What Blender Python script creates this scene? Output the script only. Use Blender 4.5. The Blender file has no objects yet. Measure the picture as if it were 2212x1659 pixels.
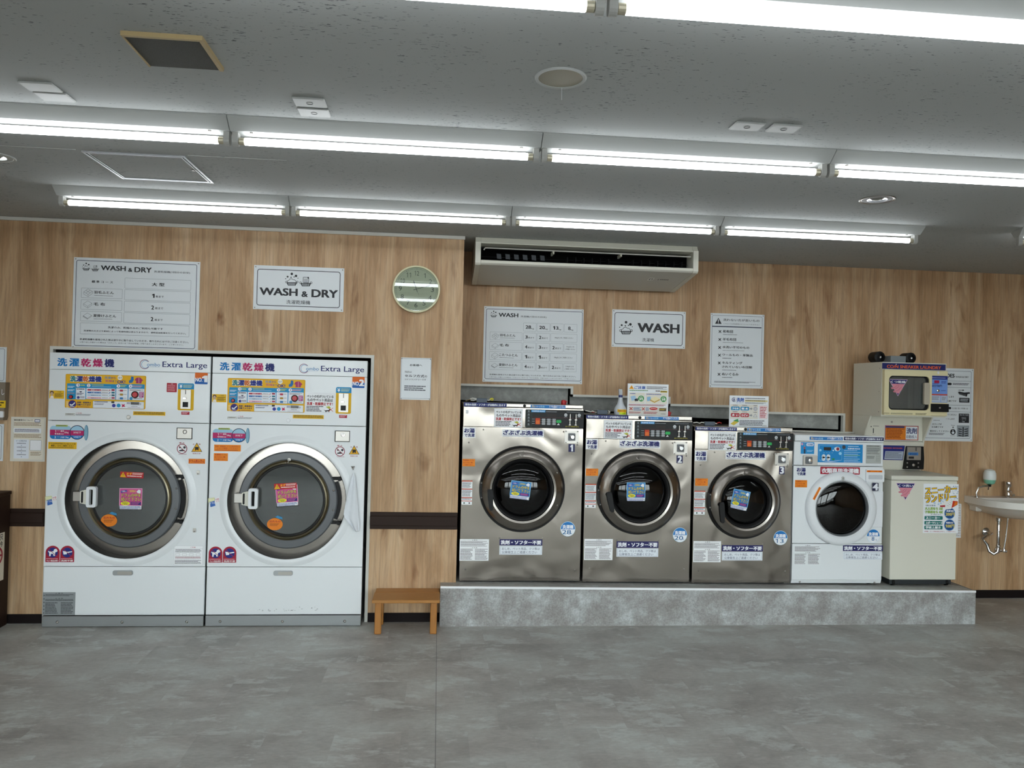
import bpy, bmesh, math, random
from mathutils import Vector, Matrix
random.seed(7)
SC = bpy.context.scene
COL = SC.collection

# ------------------------------------------------------------------ camera, world, exposure
FPX = 1659.9; CAMH = 1.5686
RX = Vector((0.99522411, -0.09450572, 0.02444665))
FW = Vector((0.0943195, 0.99550428, 0.00866413))
UP = Vector((-0.02515556, -0.00631695, 0.99966359))
cam = bpy.data.cameras.new('camera'); cam_o = bpy.data.objects.new('camera', cam); COL.objects.link(cam_o)
m4 = Matrix.Identity(4)
for i in range(3):
    m4[i][0] = RX[i]; m4[i][1] = UP[i]; m4[i][2] = -FW[i]
m4[2][3] = CAMH
cam_o.matrix_world = m4
cam.sensor_fit = 'HORIZONTAL'; cam.sensor_width = 36.0; cam.lens = FPX / 2212 * 36.0
cam.clip_start = 0.05; cam.clip_end = 200
SC.camera = cam_o
TUBE_POWER = 6.5
SKY_POWER = 6.0
EXPOSURE = 0.92
SC.view_settings.view_transform = 'Standard'; SC.view_settings.look = 'None'
SC.view_settings.exposure = EXPOSURE; SC.view_settings.gamma = 1.0; SC.view_settings.use_curve_mapping = False
SC.cycles.max_bounces = 6; SC.cycles.diffuse_bounces = 4; SC.cycles.glossy_bounces = 3; SC.cycles.use_adaptive_sampling = True; SC.cycles.adaptive_threshold = 0.025
SC.cycles.transparent_max_bounces = 12; SC.cycles.caustics_reflective = False; SC.cycles.caustics_refractive = False
SC.cycles.use_light_tree = False; SC.cycles.sample_clamp_indirect = 4.0
wd = bpy.data.worlds.new('overcast_sky'); SC.world = wd; wd.use_nodes = True
wd.node_tree.nodes['Background'].inputs[0].default_value = (0.95, 0.98, 1.0, 1)
wd.node_tree.nodes['Background'].inputs[1].default_value = SKY_POWER

# ------------------------------------------------------------------ pixel helpers (a photo point on a known plane)
def ray(px, py):
    return RX * ((px - 1106) / FPX) + FW - UP * ((py - 829.5) / FPX)
def at(px, py, Y):
    d = ray(px, py); t = Y / d.y
    return (d.x * t, CAMH + d.z * t)
def atz(px, py, Z):
    d = ray(px, py); t = (Z - CAMH) / d.z
    return (d.x * t, d.y * t)
def crop(x0, y0, s):
    return lambda x, y: (x0 + x / s, y0 + y / s)

ZC = 2.6086; YL = 5.218; YM = 5.1306; YP = 5.1036; YR = 5.7936; YW = 5.23
XE = 0.146
def platz(x): return 0.2625 + (0.2325 - 0.2625) * (x - 0.04) / 3.77

# ------------------------------------------------------------------ materials
def lin(c): return c / 12.92 if c <= 0.04045 else ((c + 0.055) / 1.055) ** 2.4
def hexc(h):
    h = h.lstrip('#')
    return tuple(lin(int(h[i:i + 2], 16) / 255) for i in (0, 2, 4)) + (1,)
_mats = {}
def mat(name, col, rough=0.5, metal=0.0, spec=0.5, emit=None, noise=0.0, nscale=8.0, bump=0.0, bscale=60.0, coat=0.0, stretch=(1, 1, 1)):
    if name in _mats: return _mats[name]
    m = bpy.data.materials.new(name); m.use_nodes = True
    nt = m.node_tree; b = nt.nodes['Principled BSDF']
    c = hexc(col) if isinstance(col, str) else tuple(col) + (1,)
    b.inputs['Base Color'].default_value = c; b.inputs['Roughness'].default_value = rough
    b.inputs['Metallic'].default_value = metal; b.inputs['Specular IOR Level'].default_value = spec
    b.inputs['Coat Weight'].default_value = coat
    if emit:
        b.inputs['Emission Color'].default_value = hexc(emit[0]); b.inputs['Emission Strength'].default_value = emit[1]
    if noise or bump:
        tc = nt.nodes.new('ShaderNodeTexCoord'); mp = nt.nodes.new('ShaderNodeMapping'); mp.inputs['Scale'].default_value = stretch
        nt.links.new(tc.outputs['Object'], mp.inputs[0])
        if noise:
            n = nt.nodes.new('ShaderNodeTexNoise'); n.inputs['Scale'].default_value = nscale; n.inputs['Detail'].default_value = 4
            nt.links.new(mp.outputs[0], n.inputs[0])
            mx = nt.nodes.new('ShaderNodeMix'); mx.data_type = 'RGBA'
            mx.inputs[6].default_value = tuple(max(0, v * (1 - noise)) for v in c[:3]) + (1,)
            mx.inputs[7].default_value = tuple(min(1, v * (1 + noise)) for v in c[:3]) + (1,)
            nt.links.new(n.outputs[0], mx.inputs[0]); nt.links.new(mx.outputs[2], b.inputs['Base Color'])
        if bump:
            n = nt.nodes.new('ShaderNodeTexNoise'); n.inputs['Scale'].default_value = bscale; n.inputs['Detail'].default_value = 2
            nt.links.new(mp.outputs[0], n.inputs[0])
            bp = nt.nodes.new('ShaderNodeBump'); bp.inputs['Strength'].default_value = bump; bp.inputs['Distance'].default_value = 0.01
            nt.links.new(n.outputs[0], bp.inputs['Height']); nt.links.new(bp.outputs[0], b.inputs['Normal'])
    _mats[name] = m
    return m
def ink(h):
    return mat('print_' + h.lstrip('#').lower(), h, rough=0.45, spec=0.3)

def node_mat(name):
    m = bpy.data.materials.new(name); m.use_nodes = True
    nt = m.node_tree
    _mats[name] = m
    def N(t, **kw):
        n = nt.nodes.new(t)
        for k, v in kw.items():
            setattr(n, k, v)
        return n
    return m, nt, nt.nodes['Principled BSDF'], N, nt.links.new

def coords(N, L, scale, loc=(0, 0, 0)):
    g = N('ShaderNodeNewGeometry'); mp = N('ShaderNodeMapping')
    mp.inputs['Scale'].default_value = scale; mp.inputs['Location'].default_value = loc
    L(g.outputs['Position'], mp.inputs[0])
    return mp.outputs[0]
def ramp(N, pts):
    r = N('ShaderNodeValToRGB'); e = r.color_ramp.elements
    while len(e) < len(pts): e.new(0.5)
    for el, (p, c) in zip(e, pts):
        el.position = p; el.color = hexc(c) if isinstance(c, str) else (c, c, c, 1)
    return r
def mixc(N, L, a, b, fac, mode='MIX'):
    mx = N('ShaderNodeMix', data_type='RGBA', blend_type=mode)
    for s, i in ((a, 6), (b, 7), (fac, 0)):
        if isinstance(s, (int, float)): mx.inputs[i].default_value = s
        elif isinstance(s, tuple): mx.inputs[i].default_value = s
        else: L(s, mx.inputs[i])
    return mx.outputs[2]

def make_wood():
    m, nt, b, N, L = node_mat('oak_laminate')
    # broad vertical figure
    n1 = N('ShaderNodeTexNoise'); n1.inputs['Scale'].default_value = 1.0; n1.inputs['Detail'].default_value = 5; n1.inputs['Roughness'].default_value = 0.6; n1.inputs['Distortion'].default_value = 0.5
    L(coords(N, L, (7.5, 7.5, 1.1)), n1.inputs[0])
    r1 = ramp(N, [(0.28, '#a37f5b'), (0.43, '#b5916b'), (0.56, '#c6a580'), (0.72, '#d3b693')])
    L(n1.outputs[0], r1.inputs[0])
    n2 = N('ShaderNodeTexNoise'); n2.inputs['Scale'].default_value = 1.0; n2.inputs['Detail'].default_value = 6; n2.inputs['Roughness'].default_value = 0.65
    L(coords(N, L, (85, 85, 2.6)), n2.inputs[0])
    r2 = ramp(N, [(0.3, 0.55), (0.55, 1.0), (0.8, 1.0)]); L(n2.outputs[0], r2.inputs[0])
    c = mixc(N, L, r1.outputs[0], r2.outputs[0], 0.55, 'MULTIPLY')
    # knots and cathedral strokes
    n3 = N('ShaderNodeTexNoise'); n3.inputs['Scale'].default_value = 1.0; n3.inputs['Detail'].default_value = 3; n3.inputs['Distortion'].default_value = 1.5
    L(coords(N, L, (5.5, 5.5, 1.6), (3, 1, 5)), n3.inputs[0])
    r3 = ramp(N, [(0.60, 0.0), (0.80, 1.0)]); L(n3.outputs[0], r3.inputs[0])
    w = N('ShaderNodeTexWave'); w.bands_direction = 'X'; w.inputs['Scale'].default_value = 6.0; w.inputs['Distortion'].default_value = 9.0; w.inputs['Detail'].default_value = 3; w.inputs['Detail Scale'].default_value = 1.2
    L(coords(N, L, (2.4, 2.4, 0.55)), w.inputs[0])
    r4 = ramp(N, [(0.0, 0.86), (0.35, 1.0)]); L(w.outputs[0], r4.inputs[0])
    c = mixc(N, L, c, r4.outputs[0], 0.6, 'MULTIPLY')
    c = mixc(N, L, c, mixc(N, L, hexc('#ffffff'), hexc('#b29372'), r3.outputs[0]), 1.0, 'MULTIPLY')
    L(c, b.inputs['Base Color'])
    b.inputs['Roughness'].default_value = 0.5; b.inputs['Specular IOR Level'].default_value = 0.35
    # embossed pore relief in vertical bands
    n5 = N('ShaderNodeTexNoise'); n5.inputs['Scale'].default_value = 1.0; n5.inputs['Detail'].default_value = 3
    L(coords(N, L, (160, 160, 55)), n5.inputs[0])
    bp = N('ShaderNodeBump'); bp.inputs['Strength'].default_value = 0.25; bp.inputs['Distance'].default_value = 0.004
    L(n5.outputs[0], bp.inputs['Height']); L(bp.outputs[0], b.inputs['Normal'])
    return m
M_WOOD = make_wood()

def make_stone(name, kind):
    m, nt, b, N, L = node_mat(name)
    def noise(scale, detail, rough, dist=0.0, vec=None):
        n = N('ShaderNodeTexNoise'); n.inputs['Scale'].default_value = 1.0; n.inputs['Detail'].default_value = detail; n.inputs['Roughness'].default_value = rough; n.inputs['Distortion'].default_value = dist
        L(vec or coords(N, L, scale), n.inputs[0]); return n.outputs[0]
    if kind == 'floor':
        # printed blocks, each with its own flakes
        br = N('ShaderNodeTexBrick'); br.offset = 0.5; br.inputs['Scale'].default_value = 1.0
        br.inputs['Brick Width'].default_value = 0.30; br.inputs['Row Height'].default_value = 0.30; br.inputs['Mortar Size'].default_value = 0.0008; br.inputs['Mortar Smooth'].default_value = 0.3
        br.inputs['Color1'].default_value = (0.85, 0.85, 0.85, 1); br.inputs['Color2'].default_value = (1.0, 1.0, 1.0, 1); br.inputs['Mortar'].default_value = (0.86, 0.86, 0.86, 1)
        L(coords(N, L, (1, 1, 1), (0.13, 0.05, 0)), br.inputs[0])
        vm = N('ShaderNodeVectorMath', operation='MULTIPLY'); L(br.outputs[0], vm.inputs[0]); vm.inputs[1].default_value = (37, 23, 11)
        va = N('ShaderNodeVectorMath', operation='ADD'); L(coords(N, L, (4.0, 7.5, 4)), va.inputs[0]); L(vm.outputs[0], va.inputs[1])
        r1 = ramp(N, [(0.32, '#a19d98'), (0.46, '#b3b0ab'), (0.56, '#bdbdb8'), (0.70, '#c9ccc8')]); L(noise((2.0, 2.6, 2), 6, 0.65, 0.3), r1.inputs[0])
        r2 = ramp(N, [(0.53, 0.0), (0.60, 1.0)]); L(noise(None, 9, 0.70, 0.25, va.outputs[0]), r2.inputs[0])
        c = mixc(N, L, r1.outputs[0], br.outputs[0], 1.0, 'MULTIPLY')
        c = mixc(N, L, c, hexc('#cfd5d1'), mixc(N, L, (0, 0, 0, 1), r2.outputs[0], 0.55))
        r3 = ramp(N, [(0.3, 0.86), (0.7, 1.1)]); L(noise((26, 60, 26), 5, 0.7), r3.inputs[0])
        c = mixc(N, L, c, r3.outputs[0], 1.0, 'MULTIPLY')
    elif kind == 'face':
        r1 = ramp(N, [(0.34, '#8c8986'), (0.48, '#9c9b99'), (0.58, '#adb0af'), (0.70, '#c3c9c9')]); L(noise((6.5, 6.5, 6.5), 9, 0.72), r1.inputs[0])
        r3 = ramp(N, [(0.34, 0.80), (0.5, 1.0), (0.66, 1.18)]); L(noise((85, 85, 85), 4, 0.7), r3.inputs[0])
        c = mixc(N, L, r1.outputs[0], r3.outputs[0], 1.0, 'MULTIPLY')
    else:
        r1 = ramp(N, [(0.3, '#7a7b78'), (0.5, '#8d8e8a'), (0.7, '#a6a7a3')]); L(noise((9, 9, 9), 7, 0.68), r1.inputs[0]); c = r1.outputs[0]
    L(c, b.inputs['Base Color'])
    b.inputs['Roughness'].default_value = 0.5 if kind == 'floor' else 0.7
    b.inputs['Specular IOR Level'].default_value = 0.35
    bp = N('ShaderNodeBump'); bp.inputs['Strength'].default_value = 0.6 if kind == 'face' else 0.12; bp.inputs['Distance'].default_value = 0.004
    L(noise((75, 75, 75) if kind == 'face' else (40, 40, 40), 3, 0.5), bp.inputs['Height']); L(bp.outputs[0], b.inputs['Normal'])
    return m
M_FLOOR = make_stone('grey_stone_vinyl', 'floor')
M_FACE = make_stone('rough_grey_stone_laminate', 'face')
M_PANEL = make_stone('dark_grey_stone_panel', 'panel')

def make_ceiling():
    m, nt, b, N, L = node_mat('fissured_ceiling_board')
    v = N('ShaderNodeTexNoise'); v.inputs['Scale'].default_value = 1.0; v.inputs['Detail'].default_value = 2
    L(coords(N, L, (46, 190, 1)), v.inputs[0])
    n = N('ShaderNodeTexNoise'); n.inputs['Scale'].default_value = 4.0
    L(coords(N, L, (1, 1, 1)), n.inputs[0])
    ad = N('ShaderNodeMath', operation='MULTIPLY_ADD'); L(n.outputs[0], ad.inputs[0]); ad.inputs[1].default_value = 0.25; L(v.outputs[0], ad.inputs[2])
    r = ramp(N, [(0.800, '#b2b5b4'), (0.832, '#6e7071')]); L(ad.outputs[0], r.inputs[0])
    L(r.outputs[0], b.inputs['Base Color']); b.inputs['Roughness'].default_value = 0.9; b.inputs['Specular IOR Level'].default_value = 0.2
    return m
M_CEIL = make_ceiling()

def make_steel(name, col, rough, wav, wscale):
    m, nt, b, N, L = node_mat(name)
    b.inputs['Metallic'].default_value = 1.0; b.inputs['Base Color'].default_value = hexc(col); b.inputs['Roughness'].default_value = rough
    n = N('ShaderNodeTexNoise'); n.inputs['Scale'].default_value = wscale; n.inputs['Detail'].default_value = 1.0; n.inputs['Distortion'].default_value = 0.8
    L(coords(N, L, (1, 1, 0.8)), n.inputs[0])
    bp = N('ShaderNodeBump'); bp.inputs['Strength'].default_value = wav; bp.inputs['Distance'].default_value = 0.02
    L(n.outputs[0], bp.inputs['Height']); L(bp.outputs[0], b.inputs['Normal'])
    b.inputs['Anisotropic'].default_value = 0.3
    return m
M_STEEL = make_steel('brushed_stainless_panel', '#928b83', 0.19, 0.6, 3.4)
M_STEEL2 = make_steel('stainless_ring', '#9c968f', 0.24, 0.05, 6)
M_GALV = make_steel('galvanised_kick_plate', '#9fa2a3', 0.42, 0.05, 9)
M_WHITE = mat('white_enamel', '#e4e8ea', 0.35, coat=0.2)
M_WHITEP = mat('white_plastic', '#e6e9ec', 0.4)
M_IVORY = mat('ivory_enamel', '#dad8ca', 0.4)
M_CREAM = mat('cream_plastic', '#e0d5ab', 0.4)
M_BLACK = mat('black_plastic', '#0a0a0b', 0.45, spec=0.25)
M_RUBBER = mat('black_rubber', '#101011', 0.6)
M_VOID = mat('dark_service_space', '#0c0b0a', 0.9)  # near-black colour stands in for the darkness of the service space
M_GREY = mat('dark_grey_door_ring', '#606366', 0.35)
M_OLIVE = make_steel('worn_olive_steel', '#8f8772', 0.35, 0.02, 8)
M_CHROME = mat('chrome', '#d8d8d8', 0.08, 1.0)
M_METAL = mat('satin_metal', '#a9a59f', 0.33, 1.0)
M_BROWN = mat('dark_brown_laminate', '#2b1c15', 0.55, spec=0.2, noise=0.15, nscale=3, stretch=(1, 1, 12))
M_SKIRT = mat('black_brown_skirting', '#171010', 0.6, spec=0.15)
M_TRIMW = mat('off_white_trim', '#d3d2ca', 0.5)
M_LAMPW = mat('white_lamp_steel', '#b9bcba', 0.5)
M_SIGN = mat('white_sign_board', '#dde2e5', 0.4)
M_PAPER = mat('white_paper', '#e8ecef', 0.5)
M_TUBE = mat('fluorescent_tube_glow', '#ffffff', 0.3, emit=('#f6fbff', TUBE_POWER))
M_CLOTH = mat('white_cotton_cloth', '#dfe3e8', 0.9, bump=0.4, bscale=30)
M_PINE = mat('varnished_pine', '#a87232', 0.4, noise=0.22, nscale=6, stretch=(3, 14, 14), coat=0.1)
M_PINEV = mat('varnished_pine_leg', '#a76f30', 0.4, noise=0.25, nscale=6, stretch=(14, 14, 2), coat=0.1)
M_CERAM = mat('white_ceramic', '#e6e2da', 0.25, coat=0.3)
M_MESHG = mat('grey_filter_mesh', '#4a4a44', 0.8, bump=0.6, bscale=400)
M_TAN = mat('aged_tan_metal', '#b9a376', 0.5)
M_WIREG = mat('slate_grey_plastic', '#4c5763', 0.5)

def make_glass(name, tint, haze=None):
    m = bpy.data.materials.new(name); m.use_nodes = True; nt = m.node_tree; nt.nodes.clear()
    o = nt.nodes.new('ShaderNodeOutputMaterial'); t = nt.nodes.new('ShaderNodeBsdfTransparent'); t.inputs[0].default_value = hexc(tint)
    g = nt.nodes.new('ShaderNodeBsdfGlossy'); g.inputs['Roughness'].default_value = 0.02; g.inputs[0].default_value = (1, 1, 1, 1)
    fr = nt.nodes.new('ShaderNodeFresnel'); fr.inputs[0].default_value = 1.5
    mx = nt.nodes.new('ShaderNodeMixShader')
    nt.links.new(fr.outputs[0], mx.inputs[0]); nt.links.new(t.outputs[0], mx.inputs[1]); nt.links.new(g.outputs[0], mx.inputs[2]); nt.links.new(mx.outputs[0], o.inputs[0])
    if haze:
        d = nt.nodes.new('ShaderNodeBsdfDiffuse'); d.inputs[0].default_value = hexc(haze[0]); m2 = nt.nodes.new('ShaderNodeMixShader'); m2.inputs[0].default_value = haze[1]
        nt.links.new(t.outputs[0], m2.inputs[1]); nt.links.new(d.outputs[0], m2.inputs[2]); nt.links.new(m2.outputs[0], mx.inputs[1])
    _mats[name] = m
    return m
M_GLASS = make_glass('clear_glass', '#eef2f2')
M_GLASSD = make_glass('smoked_door_glass', '#707478')
M_GLASSS = make_glass('grey_door_glass', '#aeb2b2', ('#858988', 0.33))

# ------------------------------------------------------------------ object helpers
ORG = {}
def thing(name, label, cat, loc=(0, 0, 0), group=None):
    o = bpy.data.objects.new(name, None); COL.objects.link(o); o.location = loc; o.empty_display_size = 0.1
    o['label'] = label; o['category'] = cat
    if group: o['group'] = group
    ORG[o.name] = Vector(loc)
    return o
def tag(o, label=None, cat=None, group=None, kind=None):
    if label: o['label'] = label
    if cat: o['category'] = cat
    if group: o['group'] = group
    if kind: o['kind'] = kind
    return o
def org(p): return ORG.get(p.name, Vector((0, 0, 0))) if p else Vector((0, 0, 0))
def link(name, me, parent=None, label=None):
    o = bpy.data.objects.new(name, me); COL.objects.link(o)
    if parent: o.parent = parent; ORG[o.name] = org(parent)
    if label: o['label'] = label
    return o

class G:
    """geometry collected in world metres; build() links it as one mesh"""
    def __init__(s): s.v = []; s.f = []; s.mi = []; s.mats = []
    def mid(s, m):
        if m not in s.mats: s.mats.append(m)
        return s.mats.index(m)
    def add(s, vs, fs, m=None):
        k = len(s.v); s.v += [tuple(x) for x in vs]
        i = s.mid(m) if m else 0
        for f in fs: s.f.append(tuple(a + k for a in f)); s.mi.append(i)
        return s
    def box(s, x0, x1, y0, y1, z0, z1, bev=0.0, m=None, seg=1):
        vs = [(x, y, z) for z in (z0, z1) for y in (y0, y1) for x in (x0, x1)]
        fs = [(0, 2, 3, 1), (4, 5, 7, 6), (0, 1, 5, 4), (2, 6, 7, 3), (0, 4, 6, 2), (1, 3, 7, 5)]
        if bev <= 0: return s.add(vs, fs, m)
        bm = bmesh.new(); bv = [bm.verts.new(v) for v in vs]
        for f in fs: bm.faces.new([bv[i] for i in f])
        bmesh.ops.bevel(bm, geom=list(bm.edges), offset=bev, segments=seg, profile=0.5, affect='EDGES')
        bm.verts.index_update()
        s.add([v.co[:] for v in bm.verts], [[v.index for v in f.verts] for f in bm.faces], m); bm.free()
        return s
    def prism(s, pts, a0, a1, axis='x', m=None):
        """polygon pts extruded along axis; pts are (y,z) for x, (x,z) for y, (x,y) for z"""
        e = {'x': lambda a, p: (a, p[0], p[1]), 'y': lambda a, p: (p[0], a, p[1]), 'z': lambda a, p: (p[0], p[1], a)}[axis]
        n = len(pts)
        vs = [e(a0, p) for p in pts] + [e(a1, p) for p in pts]
        fs = [tuple(range(n))[::-1], tuple(range(n, 2 * n))] + [(i, (i + 1) % n, n + (i + 1) % n, n + i) for i in range(n)]
        return s.add(vs, fs, m)
    def lathe(s, prof, c, axis='y', seg=48, m=None, a0=0.0, a1=2 * math.pi, sx=1.0):
        """prof: (radius, position along axis)"""
        full = abs(a1 - a0 - 2 * math.pi) < 1e-6
        n = seg if full else seg + 1
        vs = []
        for r, h in prof:
            for i in range(n):
                a = a0 + (a1 - a0) * i / seg
                u, w = r * math.cos(a) * sx, r * math.sin(a)
                vs.append({'y': (c[0] + u, h, c[1] + w), 'z': (c[0] + u, c[1] + w, h), 'x': (h, c[0] + u, c[1] + w)}[axis])
        fs = []
        for j in range(len(prof) - 1):
            for i in range(n if full else n - 1):
                k = (i + 1) % n
                fs.append((j * n + i, j * n + k, (j + 1) * n + k, (j + 1) * n + i))
        if full:
            if prof[0][0] > 1e-6 and len(prof) > 2 and prof[0] != prof[-1]: fs.append(tuple(range(n))[::-1])
            if prof[-1][0] > 1e-6 and len(prof) > 2 and prof[0] != prof[-1]: fs.append(tuple(range((len(prof) - 1) * n, len(prof) * n)))
        return s.add(vs, fs, m)
    def ring(s, prof, c, axis='y', seg=48, m=None, **k):
        """closed profile: open at the bore"""
        return s.lathe(list(prof) + [prof[0]], c, axis, seg, m, **k)
    def tube(s, pts, r, seg=10, m=None, cap=True):
        pts = [Vector(p) for p in pts]; n = len(pts); rr = r if isinstance(r, (list, tuple)) else [r] * n
        vs = []; prev = None
        for i, p in enumerate(pts):
            d = (pts[min(i + 1, n - 1)] - pts[max(i - 1, 0)]).normalized()
            if prev is None:
                u = d.orthogonal().normalized()
            else:
                u = (prev - d * prev.dot(d)).normalized()
            prev = u; w = d.cross(u)
            for k in range(seg):
                a = 2 * math.pi * k / seg
                vs.append(p + (u * math.cos(a) + w * math.sin(a)) * rr[i])
        fs = [(i * seg + k, i * seg + (k + 1) % seg, (i + 1) * seg + (k + 1) % seg, (i + 1) * seg + k) for i in range(n - 1) for k in range(seg)]
        if cap: fs += [tuple(range(seg))[::-1], tuple(range((n - 1) * seg, n * seg))]
        return s.add(vs, fs, m)
    def plate_hole(s, x0, x1, z0, z1, yf, yb, cx, cz, r, seg=64, m=None):
        ang = sorted([2 * math.pi * i / seg for i in range(seg)] + [math.atan2(z - cz, x - cx) % (2 * math.pi) for x in (x0, x1) for z in (z0, z1)])
        inner, outer = [], []
        for a in ang:
            c, q = math.cos(a), math.sin(a)
            t = min([(x1 - cx) / c if c > 1e-9 else (x0 - cx) / c if c < -1e-9 else 1e9, (z1 - cz) / q if q > 1e-9 else (z0 - cz) / q if q < -1e-9 else 1e9])
            inner.append((cx + r * c, cz + r * q)); outer.append((cx + t * c, cz + t * q))
        n = len(ang)
        vs = [(p[0], y, p[1]) for y in (yf, yb) for ps in (inner, outer) for p in ps]
        fs = []
        for i in range(n):
            k = (i + 1) % n
            fs += [(i, k, n + k, n + i), (2 * n + i, 3 * n + i, 3 * n + k, 2 * n + k), (n + i, n + k, 3 * n + k, 3 * n + i), (i, 2 * n + i, 2 * n + k, k)]
        return s.add(vs, fs, m)
    def build(s, name, m=None, parent=None, label=None, smooth=False, angle=35, kind=None):
        o0 = org(parent)
        me = bpy.data.meshes.new(name)
        me.from_pydata([(a - o0.x, b - o0.y, c - o0.z) for a, b, c in s.v], [], s.f)
        ms = s.mats if s.mats else [m]
        for x in ms: me.materials.append(x)
        if s.mats: me.polygons.foreach_set('material_index', s.mi)
        bm = bmesh.new(); bm.from_mesh(me); bmesh.ops.recalc_face_normals(bm, faces=list(bm.faces)); bm.to_mesh(me); bm.free()
        if smooth:
            me.shade_smooth(); me.set_sharp_from_angle(angle=math.radians(angle))
        o = link(name, me, parent, label)
        if kind: o['kind'] = kind
        return o
def arc(c, r, a0, a1, n):
    return [(c[0] + r * math.cos(math.radians(a0 + (a1 - a0) * i / n)), c[1] + r * math.sin(math.radians(a0 + (a1 - a0) * i / n))) for i in range(n + 1)]
def rrect(x0, z0, x1, z1, r, n=5):
    """rounded rectangle, counter-clockwise"""
    if x0 > x1: x0, x1 = x1, x0
    if z0 > z1: z0, z1 = z1, z0
    r = min(r, (x1 - x0) / 2 - 1e-6, (z1 - z0) / 2 - 1e-6)
    if r <= 1e-6: return [(x0, z0), (x1, z0), (x1, z1), (x0, z1)]
    return arc((x1 - r, z0 + r), r, -90, 0, n) + arc((x1 - r, z1 - r), r, 0, 90, n) + arc((x0 + r, z1 - r), r, 90, 180, n) + arc((x0 + r, z0 + r), r, 180, 270, n)

# ------------------------------------------------------------------ flat print
_tc = bpy.data.curves.new('type', 'FONT'); _to = bpy.data.objects.new('type', _tc); _tcache = {}
def glyphs(body, bold):
    k = (body, bold)
    if k not in _tcache:
        _tc.body = body.replace('1', '\U0001D7ED' if bold >= 0.02 else '\U0001D7E3'); _tc.offset = 0.0; _tc.resolution_u = 3
        me = bpy.data.meshes.new_from_object(_to)
        vs = [(v.co.x, v.co.y) for v in me.vertices]; fs = [tuple(p.vertices) for p in me.polygons]
        if not vs: vs = [(0, 0), (1, 0), (1, 1)]
        x0 = min(v[0] for v in vs); x1 = max(v[0] for v in vs); y0 = min(v[1] for v in vs); y1 = max(v[1] for v in vs)
        W, H = max(x1 - x0, 1e-6), max(y1 - y0, 1e-6)
        _tcache[k] = ([((a - x0) / W, (b - y0) / H) for a, b in vs], fs, W, H)
        bpy.data.meshes.remove(me)
    return _tcache[k]
STEP = 0.00035
def clipz(pts, lo, hi):
    """the part of a convex outline between two heights"""
    for sg, lim in ((1, lo), (-1, -hi)):
        out = []
        for i, p in enumerate(pts):
            q = pts[(i + 1) % len(pts)]; a, b = sg * p[1] - lim, sg * q[1] - lim
            if a >= 0: out.append(p)
            if a * b < 0: t = a / (a - b); out.append((p[0] + (q[0] - p[0]) * t, p[1] + (q[1] - p[1]) * t))
        pts = out
    return pts
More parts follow.
